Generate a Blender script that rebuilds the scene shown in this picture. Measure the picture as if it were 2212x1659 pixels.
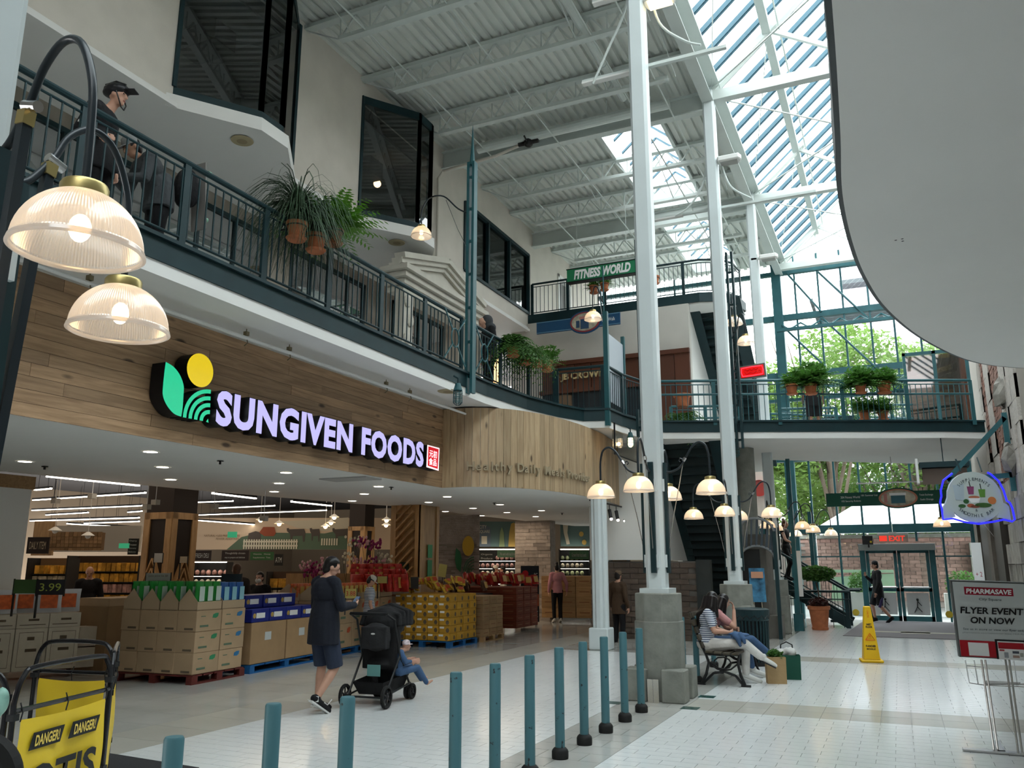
import bpy, bmesh, math, random
from mathutils import Vector as V, Matrix, Euler
R=random.Random(7); PI=math.pi
S=bpy.context.scene
for o in list(bpy.data.objects): bpy.data.objects.remove(o)
COL=S.collection
# ---------- camera ----------
FPX,CX,CY,TH,PS,CH=1785.,1106.,829.5,.21654,.42894,1.62
cam=bpy.data.objects.new('camera',bpy.data.cameras.new('camera')); COL.objects.link(cam)
cam.data.sensor_width=36; cam.data.lens=36*FPX/2212; cam.data.clip_end=500; cam.data.clip_start=.02
cam.location=(0,0,CH); cam.rotation_euler=(PI/2+TH,0,PS); S.camera=cam
_h=V((-math.sin(PS),math.cos(PS),0)); _r=V((math.cos(PS),math.sin(PS),0)); _z=V((0,0,1)); _c=V((0,0,CH))
_f=_h*math.cos(TH)+_z*math.sin(TH); _u=-_h*math.sin(TH)+_z*math.cos(TH)
def ray(x,y): return (x-CX)*_r+(CY-y)*_u+FPX*_f
def W(x,y,ax,v):            # point of a real plane (X=v, Y=v or Z=v) seen at a photograph coordinate
    d=ray(x,y); i='XYZ'.index(ax); return _c+d*((v-_c[i])/d[i])
def at(x,y,dep): return _c+ray(x,y)*(dep/FPX)
# ---------- world, daylight, exposure ----------
S.view_settings.view_transform='Standard'; S.view_settings.look='None'
S.view_settings.exposure=0.0; S.view_settings.gamma=1; S.view_settings.use_curve_mapping=False
wd=bpy.data.worlds.new('overcast sky'); S.world=wd; wd.use_nodes=True
nt=wd.node_tree; bg=nt.nodes['Background']; tc=nt.nodes.new('ShaderNodeTexCoord'); sp=nt.nodes.new('ShaderNodeSeparateXYZ'); cr=nt.nodes.new('ShaderNodeValToRGB')
nt.links.new(tc.outputs['Generated'],sp.inputs[0]); nt.links.new(sp.outputs['Z'],cr.inputs[0]); nt.links.new(cr.outputs[0],bg.inputs[0])
cr.color_ramp.elements[0].color=(.97,.96,.95,1); cr.color_ramp.elements[0].position=.0
cr.color_ramp.elements[1].color=(.90,.96,1,1); cr.color_ramp.elements[1].position=.9
bg.inputs[1].default_value=7.5
S.cycles.max_bounces=7; S.cycles.diffuse_bounces=4; S.cycles.glossy_bounces=3; S.cycles.transmission_bounces=4; S.cycles.transparent_max_bounces=14; S.cycles.sample_clamp_indirect=6; S.cycles.caustics_reflective=False; S.cycles.caustics_refractive=False
# ---------- materials ----------
_M={}
def mat(name,col=(.8,.8,.8),rough=.6,metal=0,noise=0,ns=8,bump=0,bs=30,emit=0,alpha=1,trans=0,spec=.3,stretch=None,rnd=0,coat=0):
    if name in _M: return _M[name]
    m=bpy.data.materials.new(name); m.use_nodes=True; n=m.node_tree; b=n.nodes['Principled BSDF']
    c=(col[0],col[1],col[2],1); b.inputs['Base Color'].default_value=c; b.inputs['Roughness'].default_value=rough; b.inputs['Metallic'].default_value=metal
    b.inputs['Specular IOR Level'].default_value=spec; b.inputs['Alpha'].default_value=alpha; b.inputs['Transmission Weight'].default_value=trans; b.inputs['Coat Weight'].default_value=coat
    if emit: b.inputs['Emission Color'].default_value=c; b.inputs['Emission Strength'].default_value=emit
    t=n.nodes.new('ShaderNodeTexCoord'); vec=t.outputs['Object']
    if stretch:
        mp=n.nodes.new('ShaderNodeMapping'); mp.inputs['Scale'].default_value=stretch; n.links.new(vec,mp.inputs[0]); vec=mp.outputs[0]
    if rnd:
        oi=n.nodes.new('ShaderNodeObjectInfo'); ad=n.nodes.new('ShaderNodeVectorMath'); ad.operation='ADD'
        mu=n.nodes.new('ShaderNodeVectorMath'); mu.operation='SCALE'; mu.inputs['Scale'].default_value=37
        n.links.new(oi.outputs['Random'],mu.inputs[0]); n.links.new(vec,ad.inputs[0]); n.links.new(mu.outputs[0],ad.inputs[1]); vec=ad.outputs[0]
    if noise or rnd:
        no=n.nodes.new('ShaderNodeTexNoise'); no.inputs['Scale'].default_value=ns; no.inputs['Detail'].default_value=5; n.links.new(vec,no.inputs[0])
        mr=n.nodes.new('ShaderNodeMapRange'); mr.inputs['From Min'].default_value=.3; mr.inputs['From Max'].default_value=.7; mr.inputs['To Min'].default_value=1-noise; mr.inputs['To Max'].default_value=1+noise
        n.links.new(no.outputs['Fac'],mr.inputs[0]); out=mr.outputs[0]
        if rnd:
            m2=n.nodes.new('ShaderNodeMapRange'); m2.inputs['To Min'].default_value=1-rnd; m2.inputs['To Max'].default_value=1+rnd; n.links.new(oi.outputs['Random'],m2.inputs[0])
            mm=n.nodes.new('ShaderNodeMath'); mm.operation='MULTIPLY'; n.links.new(out,mm.inputs[0]); n.links.new(m2.outputs[0],mm.inputs[1]); out=mm.outputs[0]
        vm=n.nodes.new('ShaderNodeVectorMath'); vm.operation='SCALE'; vm.inputs[0].default_value=col[:3]; n.links.new(out,vm.inputs['Scale']); n.links.new(vm.outputs[0],b.inputs['Base Color'])
    if bump:
        nb=n.nodes.new('ShaderNodeTexNoise'); nb.inputs['Scale'].default_value=bs; nb.inputs['Detail'].default_value=6; n.links.new(vec,nb.inputs[0])
        bp=n.nodes.new('ShaderNodeBump'); bp.inputs['Strength'].default_value=bump; bp.inputs['Distance'].default_value=.02; n.links.new(nb.outputs['Fac'],bp.inputs['Height']); n.links.new(bp.outputs[0],b.inputs['Normal'])
    _M[name]=m; return m
def wood(name,col,dark,axis=(1,14,14),knots=.06,rough=.5):
    if name in _M: return _M[name]
    m=bpy.data.materials.new(name); m.use_nodes=True; n=m.node_tree; b=n.nodes['Principled BSDF']; b.inputs['Roughness'].default_value=rough
    L=n.links.new; t=n.nodes.new('ShaderNodeTexCoord'); oi=n.nodes.new('ShaderNodeObjectInfo'); mu=n.nodes.new('ShaderNodeVectorMath'); mu.operation='SCALE'; mu.inputs['Scale'].default_value=53
    L(oi.outputs['Random'],mu.inputs[0]); ad=n.nodes.new('ShaderNodeVectorMath'); ad.operation='ADD'; L(t.outputs['Object'],ad.inputs[0]); L(mu.outputs[0],ad.inputs[1])
    mp=n.nodes.new('ShaderNodeMapping'); mp.inputs['Scale'].default_value=axis; L(ad.outputs[0],mp.inputs[0])
    no=n.nodes.new('ShaderNodeTexNoise'); no.inputs['Scale'].default_value=2.5; no.inputs['Detail'].default_value=6; no.inputs['Distortion'].default_value=.6; L(mp.outputs[0],no.inputs[0])
    cr=n.nodes.new('ShaderNodeValToRGB'); e=cr.color_ramp.elements; e[0].position=.3; e[0].color=(*dark,1); e[1].position=.62; e[1].color=(*col,1); L(no.outputs['Fac'],cr.inputs[0])
    vo=n.nodes.new('ShaderNodeTexVoronoi'); vo.inputs['Scale'].default_value=2.6; mk=n.nodes.new('ShaderNodeMapping'); mk.inputs['Scale'].default_value=tuple(.6 if a<2 else 1.6 for a in axis); L(ad.outputs[0],mk.inputs[0]); L(mk.outputs[0],vo.inputs[0])
    lt=n.nodes.new('ShaderNodeMapRange'); lt.inputs['From Min'].default_value=knots*.6; lt.inputs['From Max'].default_value=knots*1.3; L(vo.outputs['Distance'],lt.inputs[0])
    mx=n.nodes.new('ShaderNodeMix'); mx.data_type='RGBA'; mx.inputs['A'].default_value=(dark[0]*.25,dark[1]*.22,dark[2]*.2,1); L(lt.outputs[0],mx.inputs['Factor']); L(cr.outputs[0],mx.inputs['B'])
    m2=n.nodes.new('ShaderNodeMapRange'); m2.inputs['To Min'].default_value=.78; m2.inputs['To Max'].default_value=1.18; L(oi.outputs['Random'],m2.inputs[0])
    vm=n.nodes.new('ShaderNodeVectorMath'); vm.operation='SCALE'; L(mx.outputs['Result'],vm.inputs[0]); L(m2.outputs[0],vm.inputs['Scale']); L(vm.outputs[0],b.inputs['Base Color'])
    _M[name]=m; return m
def glassm(name,tint,gl=.12,rough=.02,dens=1.0):   # thin architectural pane: tinted see-through + mirror sheen
    if name in _M: return _M[name]
    m=bpy.data.materials.new(name); m.use_nodes=True; n=m.node_tree; n.nodes.remove(n.nodes['Principled BSDF']); o=n.nodes['Material Output']
    a=n.nodes.new('ShaderNodeBsdfTransparent'); a.inputs[0].default_value=(*tint,1); g=n.nodes.new('ShaderNodeBsdfGlossy'); g.inputs['Roughness'].default_value=rough
    f=n.nodes.new('ShaderNodeLayerWeight'); f.inputs[0].default_value=.25; pw=n.nodes.new('ShaderNodeMath'); pw.operation='POWER'; pw.inputs[1].default_value=4; ma=n.nodes.new('ShaderNodeMath'); ma.operation='MULTIPLY_ADD'; ma.inputs[1].default_value=.5; ma.inputs[2].default_value=gl
    n.links.new(f.outputs['Facing'],pw.inputs[0]); n.links.new(pw.outputs[0],ma.inputs[0]); mx=n.nodes.new('ShaderNodeMixShader'); n.links.new(ma.outputs[0],mx.inputs[0]); n.links.new(a.outputs[0],mx.inputs[1]); n.links.new(g.outputs[0],mx.inputs[2]); n.links.new(mx.outputs[0],o.inputs[0])
    _M[name]=m; return m
# ---------- mesh builder ----------
class MB:
    def __init__(s): s.v=[]; s.f=[]
    def add(s,vs,fs):
        k=len(s.v); s.v+=[tuple(a) for a in vs]; s.f+=[tuple(i+k for i in f) for f in fs]; return s
    def box(s,c,d,rz=0,M=None,b=0):
        hx,hy,hz=d[0]/2,d[1]/2,d[2]/2; c=V(c); Mr=M if M else Matrix.Rotation(rz,3,'Z')
        vs=[c+Mr@V((x*hx,y*hy,z*hz)) for z in(-1,1) for y in(-1,1) for x in(-1,1)]
        return s.add(vs,[(0,2,3,1),(4,5,7,6),(0,1,5,4),(2,6,7,3),(0,4,6,2),(1,3,7,5)])
    def bx(s,a,b): # two corners
        a=V(a);b=V(b); return s.box((a+b)/2,[abs(b[i]-a[i]) for i in range(3)])
    def bar(s,p,q,w,h=None,up=(0,0,1)):
        p=V(p);q=V(q);d=q-p;L=d.length
        if L<1e-6: return s
        x=d/L; u=V(up); y=u.cross(x)
        if y.length<1e-3: y=V((0,1,0)).cross(x) if abs(x.y)<.9 else V((1,0,0)).cross(x)
        y.normalize(); z=x.cross(y); M=Matrix((x,y,z)).transposed(); return s.box((p+q)/2,(L,w,h or w),M=M)
    def tube(s,pts,r,n=8,cap=True):
        pts=[V(p) for p in pts]; rs=r if isinstance(r,(list,tuple)) else [r]*len(pts); vs=[];fs=[]; ref=None
        for i,p in enumerate(pts):
            t=(pts[min(i+1,len(pts)-1)]-pts[max(i-1,0)]).normalized()
            if ref is None: ref=V((0,0,1)) if abs(t.z)<.9 else V((1,0,0))
            a=(ref-t*ref.dot(t)); a=a.normalized() if a.length>1e-5 else t.orthogonal().normalized(); b=t.cross(a); ref=a
            vs+=[p+(a*math.cos(k*2*PI/n)+b*math.sin(k*2*PI/n))*rs[i] for k in range(n)]
        for i in range(len(pts)-1):
            for k in range(n): fs.append((i*n+k,i*n+(k+1)%n,(i+1)*n+(k+1)%n,(i+1)*n+k))
        if cap: fs.append(tuple(range(n))[::-1]); fs.append(tuple((len(pts)-1)*n+k for k in range(n)))
        return s.add(vs,fs)
    def lathe(s,prof,n=24,c=(0,0,0),rib=0,nr=0,cap=False):
        vs=[];fs=[]
        for r,z in prof:
            for k in range(n):
                rr=r*(1+(rib if nr and (k%2) else 0)); a=k*2*PI/n; vs.append((c[0]+rr*math.cos(a),c[1]+rr*math.sin(a),c[2]+z))
        for i in range(len(prof)-1):
            for k in range(n): fs.append((i*n+k,i*n+(k+1)%n,(i+1)*n+(k+1)%n,(i+1)*n+k))
        if cap: fs.append(tuple(range(n))[::-1]); fs.append(tuple((len(prof)-1)*n+k for k in range(n)))
        return s.add(vs,fs)
    def sph(s,c,r,n=10,m=7,M=None):
        r=r if isinstance(r,(tuple,list)) else (r,r,r); vs=[];fs=[]; c=V(c)
        for j in range(m+1):
            t=PI*j/m
            for k in range(n):
                a=2*PI*k/n; q=V((r[0]*math.sin(t)*math.cos(a),r[1]*math.sin(t)*math.sin(a),-r[2]*math.cos(t))); vs.append(c+(M@q if M else q))
        for j in range(m):
            for k in range(n): fs.append((j*n+k,j*n+(k+1)%n,(j+1)*n+(k+1)%n,(j+1)*n+k))
        return s.add(vs,fs)
    def prism(s,poly,z0,z1,M=None,o=(0,0,0)):   # poly in local xy, extruded local z
        n=len(poly); o=V(o); M=M or Matrix.Identity(3); vs=[o+M@V((p[0],p[1],z)) for z in(z0,z1) for p in poly]
        fs=[tuple(range(n))[::-1],tuple(range(n,2*n))]+[(i,(i+1)%n,(i+1)%n+n,i+n) for i in range(n)]
        return s.add(vs,fs)
    def wallstrip(s,path,z0,z1,t,closed=False): # vertical slab following xy path, thickness t to its left
        P=[V((p[0],p[1],0)) for p in path]; N=[]
        for i in range(len(P)):
            d=(P[min(i+1,len(P)-1)]-P[max(i-1,0)]).normalized(); N.append(V((-d.y,d.x,0)))
        n=len(P); vs=[]
        for z in (z0,z1):
            vs+=[V((p.x,p.y,z)) for p in P]+[V((p.x,p.y,z))+N[i]*t for i,p in enumerate(P)]
        fs=[]
        for i in range(n-1):
            fs+=[(i,i+1,2*n+i+1,2*n+i),(n+i,3*n+i,3*n+i+1,n+i+1),(i,n+i,n+i+1,i+1),(2*n+i,2*n+i+1,3*n+i+1,3*n+i)]
        fs+=[(0,2*n,3*n,n),(n-1,2*n-1,4*n-1,3*n-1)]
        return s.add(vs,fs)
    def mesh(s,name,smooth=None):
        me=bpy.data.meshes.new(name); me.from_pydata(s.v,[],s.f); me.validate()
        b=bmesh.new(); b.from_mesh(me); bmesh.ops.recalc_face_normals(b,faces=b.faces) ; b.to_mesh(me); b.free()
        if smooth is not None:
            me.shade_smooth(); me.set_sharp_from_angle(angle=math.radians(smooth))
        return me
def uniq(n): return n
def obj(name,mb,m,parent=None,loc=(0,0,0),rot=(0,0,0),smooth=None,bevel=0,kind=None,label=None):
    me=mb.mesh(name,smooth) if isinstance(mb,MB) else mb
    o=bpy.data.objects.new(name,me); COL.objects.link(o); o.location=loc; o.rotation_euler=rot
    if m is not None and not me.materials:
        for q in (m if isinstance(m,(list,tuple)) else [m]): me.materials.append(q)
    if parent: o.parent=parent
    if bevel:
        bv=o.modifiers.new('b','BEVEL'); bv.width=bevel; bv.segments=1; bv.limit_method='ANGLE'
    if kind: o['kind']=kind
    if label: o['label']=label
    return o
def thing(name,label,cat,loc=(0,0,0),rz=0,group=None):
    o=bpy.data.objects.new(name,None); COL.objects.link(o); o.empty_display_size=.1; o.location=loc; o.rotation_euler=(0,0,rz)
    o['label']=label; o['category']=cat
    if group: o['group']=group
    return o
def tag(o,label,cat,group=None,kind=None):
    o['label']=label; o['category']=cat
    if group: o['group']=group
    if kind: o['kind']=kind
    return o
def struct(name,mb,m,parent=None,smooth=None,loc=(0,0,0),rot=(0,0,0)):
    o=obj(name,mb,m,parent,smooth=smooth,loc=loc,rot=rot)
    if not parent: o['kind']='structure'
    return o
def group_struct(name):
    o=bpy.data.objects.new(name,None); COL.objects.link(o); o['kind']='structure'; return o
def kids(o,cache={}): return [c for c in bpy.data.objects if c.parent==o]
def dup(root,loc,rz,label=None,group=None,tree=None):
    r=root.copy(); COL.objects.link(r); r.location=loc; r.rotation_euler=(0,0,rz)
    if label: r['label']=label
    if group: r['group']=group
    for ch in (tree if tree is not None else kids(root)):
        c=ch.copy(); COL.objects.link(c); c.parent=r
        for g in ch.children:
            d=g.copy(); COL.objects.link(d); d.parent=c
    return r
def loc2(T): return T.location
WS=bpy.data.scenes.new('workbench scene')
def evalmesh(o):
    WS.collection.objects.link(o); vl=WS.view_layers[0]; vl.update(); dg=vl.depsgraph; me=bpy.data.meshes.new_from_object(o.evaluated_get(dg)); bpy.data.objects.remove(o); return me
def textmesh(s,size,depth=.0,bold=0,align='CENTER',shear=0,space=1,line=.9):
    cu=bpy.data.curves.new('t','FONT'); cu.body=s; cu.size=size; cu.extrude=depth; cu.offset=bold; cu.align_x=align; cu.align_y='CENTER'; cu.shear=shear; cu.space_character=space; cu.resolution_u=3; cu.space_line=line
    me=evalmesh(bpy.data.objects.new('t',cu)); bpy.data.curves.remove(cu); return me
def text(name,s,size,m,parent,loc,rot,depth=.002,width=None,**k):
    me=textmesh(s,size,depth,**k)
    if width and len(me.vertices):
        xs=[v.co.x for v in me.vertices]; w=max(xs)-min(xs); f=width/w
        for v in me.vertices: v.co.x*=f
    me.materials.clear(); me.materials.append(m); me.name=name
    return obj(name,me,m,parent,loc,rot)
def basis(right,up): # euler for a flat panel with local x=right, y=up
    r=V(right).normalized(); u=V(up).normalized(); n=r.cross(u); return Matrix((r,u,n)).transposed().to_euler()
def spline(pts,n=6):
    P=[V(p) for p in pts]; out=[]
    for i in range(len(P)-1):
        a=P[max(i-1,0)];b=P[i];c=P[i+1];d=P[min(i+2,len(P)-1)]
        for k in range(n):
            t=k/n; out.append(.5*((2*b)+(c-a)*t+(2*a-5*b+4*c-d)*t*t+(3*b-a-3*c+d)*t**3))
    out.append(P[-1]); return out
# ---------- shared colours ----------
TEAL=mat('teal painted steel',(.007,.028,.034),.5,noise=.15,ns=3,spec=.3)
TEALM=mat('blue green painted steel',(.025,.10,.115),.4,noise=.15,ns=3)
GLAZ=mat('slate blue glazing bar',(.05,.115,.155),.4)
WHITEP=mat('white painted plaster',(.74,.73,.69),.7,noise=.04,ns=2,bump=.04,bs=40)
SOFF=mat('white soffit board',(.74,.74,.72),.7,noise=.02,ns=1)
CREAM=mat('cream stucco',(.63,.59,.53),.85,noise=.05,ns=2,bump=.1,bs=60)
STEELW=mat('pale grey painted steel',(.55,.60,.58),.4,noise=.04,ns=2)
COLW=mat('white painted column steel',(.62,.68,.69),.35,noise=.04,ns=2)
BLACK=mat('black paint',(.012,.013,.014),.4)
CONC=mat('grey green concrete',(.22,.225,.20),.8,noise=.18,ns=5,bump=.25,bs=30)
BRASS=mat('aged brass',(.45,.36,.15),.35,metal=.9)
CHROME=mat('brushed chrome',(.6,.6,.6),.25,metal=1)
CARD=mat('brown corrugated card',(.33,.21,.11),.8,noise=.08,ns=4,rnd=.12)
CARDL=mat('light printed card',(.40,.28,.17),.8,noise=.06,ns=4,rnd=.08)
TERRA=mat('terracotta clay',(.42,.14,.06),.75,noise=.15,ns=9)
# ================= SETTING =================
TILE=mat('glazed pale tile',(.74,.76,.76),.15,spec=.5,noise=.03,ns=1.5,rnd=.05,bump=.015,bs=4)
TILEB=mat('beige tile',(.47,.455,.41),.18,spec=.5,noise=.04,ns=1.5,rnd=.06,bump=.015,bs=4)
TILEC=mat('grey polished stone tile',(.46,.455,.43),.12,spec=.5,noise=.1,ns=1.2,rnd=.05,bump=.012,bs=3)
TILEG=mat('dark green tile',(.02,.07,.06),.2)
GROUT=mat('grout',(.27,.27,.26),.7)
floor=struct('floor',MB().bx((-26,-8,-.2),(9.4,40,-.005)),GROUT)
_tm={}
def tiles(x0,x1,y0,y1,w,h,m,bond,nobj,order='y',g=.005):
    nx=max(1,round((x1-x0)/w)); ny=max(1,round((y1-y0)/h)); w=(x1-x0)/nx; h=(y1-y0)/ny; L=[]
    for j in range(ny):
        off=w/2 if (bond and j%2) else 0; xs=[x0+off+i*w for i in range(nx+(0 if off==0 else -1))]
        L+=[(x+w/2,y0+(j+.5)*h,w-g,h-g) for x in xs]
        if off: L+=[(x0+w/4,y0+(j+.5)*h,w/2-g,h-g),(x1-w/4,y0+(j+.5)*h,w/2-g,h-g)]
    L.sort(key=lambda t:(t[0]**2+t[1]**2)); far=MB()
    vis=[t for t in L if t[1]>2.6 and abs(t[0]+t[1]*.46)<t[1]*.66+.3]
    k=set(vis[:nobj])
    for t in L:
        if t in k:
            key=(round(t[2],3),round(t[3],3),m.name)
            if key not in _tm: me=MB().box((0,0,-.005),(t[2],t[3],.01)).mesh('tile'); me.materials.append(m); _tm[key]=me
            obj('tile',_tm[key],m,floor,(t[0],t[1],R.uniform(-.0006,.0004)),(R.uniform(-.0012,.0012),R.uniform(-.0012,.0012),0))
        else: far.box((t[0],t[1],-.005),(t[2],t[3],.01))
    if far.v: obj('tile_field',far,m,floor,kind='stuff')
tiles(-2.43,9,-1,10.07,.30,.155,TILE,True,185)
tiles(-6.4,-3.22,-1,10.07,.30,.155,TILE,True,75)
tiles(-3.22,-2.43,-1,28.4,.395,.3,TILEC,True,20)
tiles(-7.2,-6.4,-1,28.4,.8,.6,TILEB,False,10)
tiles(-2.43,9,10.07,10.9,.3,.415,TILEB,False,10)
tiles(-2.43,9,10.9,15.8,.30,.155,TILE,True,0)
tiles(-6.4,-3.22,10.07,16,.30,.155,TILE,True,0)
tiles(-2.43,9,15.8,16.6,.3,.4,TILEB,False,0)
tiles(-2.43,9,16.6,28.4,.30,.31,TILE,True,0)
tiles(-6.4,-3.22,16,28.4,.6,.6,TILEC,True,0)
tiles(-24,-7.2,2,36,.6,.6,TILEC,False,0)
for x,y in ((-2.36,11.1),(-2.36,10.15),(-3.29,10.15)): struct('trim_1',MB().bx((x-.1,y-.1,-.004),(x+.1,y+.1,.0012)),TILEG)
# dark mat strip at the entry, bottom left
tag(obj('floor_mat',MB().prism([(W(200,1624,'Z',0).x,W(200,1624,'Z',0).y),(W(430,1661,'Z',0).x,W(430,1661,'Z',0).y),(-4.6,3.2),(-6.6,2.6)][::-1],0,.012),mat('charcoal ribbed mat',(.03,.03,.033),.95,bump=.4,bs=90)),'dark charcoal entrance mat lying on the floor at bottom left','mat')
# ---- deck ceiling ----
ZD=11.75
DECK=mat('painted corrugated deck',(.62,.65,.61),.45,noise=.05,ns=1)
def deck(x0,x1,y0,y1,b):
    p=.2;n=max(1,round((x1-x0)/p));p=(x1-x0)/n;pts=[]
    for i in range(n):
        x=x0+i*p; pts+=[(x,.06),(x+.3*p,.06),(x+.4*p,0),(x+.9*p,0)]
    pts.append((x1,.06)); vs=[];fs=[]
    for x,z in pts: vs+=[(x,y0,ZD+z),(x,y1,ZD+z)]
    for i in range(len(pts)-1): fs.append((2*i,2*i+1,2*i+3,2*i+2))
    b.add(vs,fs)
b=MB(); SX0,SX1=-5.6,-4.1
deck(-9.5,SX0,-8,28.4,b); deck(SX1,-2.8,-8,28.4,b); deck(SX0,SX1,-8,16.9,b); deck(SX0,SX1,21.9,23.2,b); deck(SX0,SX1,27.7,28.4,b); deck(2.8,9.2,-8,28.4,b)
b.bx((-9.6,-8,ZD+.12),(SX0,28.4,ZD+.3)).bx((SX1,-8,ZD+.12),(-2.75,28.4,ZD+.3)).bx((SX0,-8,ZD+.12),(SX1,16.9,ZD+.3)).bx((SX0,21.9,ZD+.12),(SX1,23.2,ZD+.3)).bx((SX0,27.7,ZD+.12),(SX1,28.4,ZD+.3)).bx((2.75,-8,ZD+.12),(9.4,28.4,ZD+.3))
struct('ceiling',b,DECK)
# ---- upper wall with openings ----
ZW=8.43
def rect_wall(name,x0,x1,y0,y1,z0,z1,holes,m,parent=None): # wall along Y, holes (ya,yb,za,zb)
    b=MB(); ys=sorted({y0,y1,*[h[0] for h in holes],*[h[1] for h in holes]})
    for a,c in zip(ys,ys[1:]):
        hs=[h for h in holes if h[0]<=a and h[1]>=c]
        if not hs: b.bx((x0,a,z0),(x1,c,z1))
        else:
            h=hs[0]; 
            if h[2]>z0: b.bx((x0,a,z0),(x1,c,h[2]))
            if h[3]<z1: b.bx((x0,a,h[3]),(x1,c,z1))
    return struct(name,b,m,parent)
B1=(8.15,10.9,8.75,11.62); B2=(13.0,15.75,8.75,11.3)
wl=rect_wall('wall_left',-9.6,-9.4,-8,28.4,ZW,ZD+.1,[B1,B2,(17.6,21.75,8.98,10.85),(24.2,25.3,8.95,11.0)],CREAM)
obj('coping',MB().bx((-9.42,-8,ZW-.05),(-9.3,21.8,ZW+.02)).bx((-9.44,-8,ZW+.06),(-9.36,21.8,ZW+.09)),SOFF,wl)
# level 3 slab behind the wall + soffit over the level 2 walkway
struct('trim_2',MB().bx((-13.8,-8,ZW-.02),(-9.42,21.8,ZW+.2)),SOFF)
struct('wall_upper_rooms',MB().bx((-13.8,-8,ZW+.2),(-13.6,28.4,ZD+.2)).bx((-13.8,-8.2,ZW+.2),(-9.4,-8,ZD)).bx((-13.8,-8,ZD+.05),(-9.55,28.4,ZD+.3)),mat('dark room wall',(.10,.10,.105),.8))
# back and right enclosures
struct('wall_back',MB().bx((-13,-8.2,0),(9.4,-8,ZD+.2)),CREAM)
struct('wall_far_right',MB().bx((9.2,-8,0),(9.4,28.4,ZD+.2)),CREAM)
# level 2 back wall: stucco and clapboard with shop windows
XB=-11.0
SHOP=mat('taupe stucco',(.30,.27,.23),.85,noise=.08,ns=3,bump=.1,bs=50)
wins=[(6.7,12.2,4.95,8.15),(12.9,15.6,4.95,8.15),(16.8,19.4,4.95,8.15)]
rect_wall('wall_shops',XB-.2,XB,-8,21.8,4.75,ZW,wins,SHOP)
b=MB()
for k in range(22): b.box((XB+.02,4.4,4.85+k*.16),(.05,4.3,.145),M=Matrix.Rotation(.12,3,'Y'))
struct('trim_3',b,mat('grey brown clapboard',(.27,.25,.22),.7,noise=.1,ns=4))
GD=glassm('dark shop glass',(.35,.37,.38),.5)
for i,w in enumerate(wins):
    g=group_struct('window_%d'%(i+4)); n=3 if i==0 else 2
    b=MB().bx((XB-.08,w[0],w[2]),(XB+.04,w[0]+.07,w[3])).bx((XB-.08,w[1]-.07,w[2]),(XB+.04,w[1],w[3])).bx((XB-.08,w[0],w[3]-.08),(XB+.04,w[1],w[3])).bx((XB-.08,w[0],w[2]),(XB+.04,w[1],w[2]+.08)).bx((XB-.06,w[0],6.9),(XB+.03,w[1],6.96))
    for k in range(1,n*2):
        y=w[0]+(w[1]-w[0])*k/(n*2); b.bx((XB-.06,y-.025,w[2]),(XB+.03,y+.025,w[3]))
    obj('window_frame',b,TEAL,g)
    for k in range(n*2):
        y=w[0]+(w[1]-w[0])*k/(n*2); y2=y+(w[1]-w[0])/(n*2); obj('pane',MB().bx((XB-.02,y,w[2]),(XB-.01,y2,w[3])),GD,g)
struct('wall_shop_backs',MB().bx((-16.2,-8,4.75),(-16,21.8,ZW)).bx((-16,-8,4.6),(-9,21.8,4.74)),mat('shop interior beige',(.33,.28,.2),.8,noise=.1,ns=2))
# ---- fascia of timber planks ----
PLANK=wood('fir plank',(.40,.255,.145),(.25,.15,.08),axis=(.8,9,9),knots=.12)
XF=-7.4; Z0F,Z1F=3.0,4.44
fw_=struct('wall_fascia',MB().bx((XF-.3,1.0,Z0F+.003),(XF-.022,13.15,Z1F+.3)),WHITEP)
rows=11; ph=(Z1F-Z0F)/rows
for j in range(rows):
    y=1.0-R.random()*2
    while y<13.15:
        L=R.choice((1.6,2.2,2.6,3.1)); a=max(y,1.0); c=min(y+L,13.15)
        if c-a>.05:
            obj('plank',MB().box((0,0,0),(c-a-.004,.02,ph-.004)),PLANK,fw_,(XF-.011+R.uniform(0,.004),(a+c)/2,Z0F+(j+.5)*ph),(0,0,PI/2))
        y+=L
# curved plank drum
CP=spline([(-7.4,13.15,0),(-6.85,13.2,0),(-6.3,13.6,0),(-5.92,14.4,0),(-5.72,15.4,0),(-5.66,16.6,0),(-5.75,18,0),(-6.05,20,0),(-6.5,22,0)],10)
dr=struct('wall_drum',MB().wallstrip([(p.x,p.y) for p in CP],Z0F+.003,Z1F,.2),WHITEP)
acc=0; last=CP[0]; PLANKV=wood('pale fir plank upright',(.47,.345,.21),(.35,.235,.13),axis=(9,9,.8),knots=.11)
samples=[CP[0]]
for p,q in zip(CP,CP[1:]):
    n_=max(1,int((q-p).length/.005)); samples+=[p.lerp(q,(i+1)/n_) for i in range(n_)]
cur=samples[0]
for p in samples:
    if (p-cur).length>=.14:
        mid=(p+cur)/2; d=(p-cur); n=V((d.y,-d.x,0)).normalized()
        obj('plank',MB().box((0,0,0),(d.length-.004,.018,Z1F-Z0F)),PLANKV,dr,tuple(mid+n*(.008+R.uniform(0,.004))+V((0,0,(Z0F+Z1F)/2))),(0,0,math.atan2(d.y,d.x))); cur=p
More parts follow.
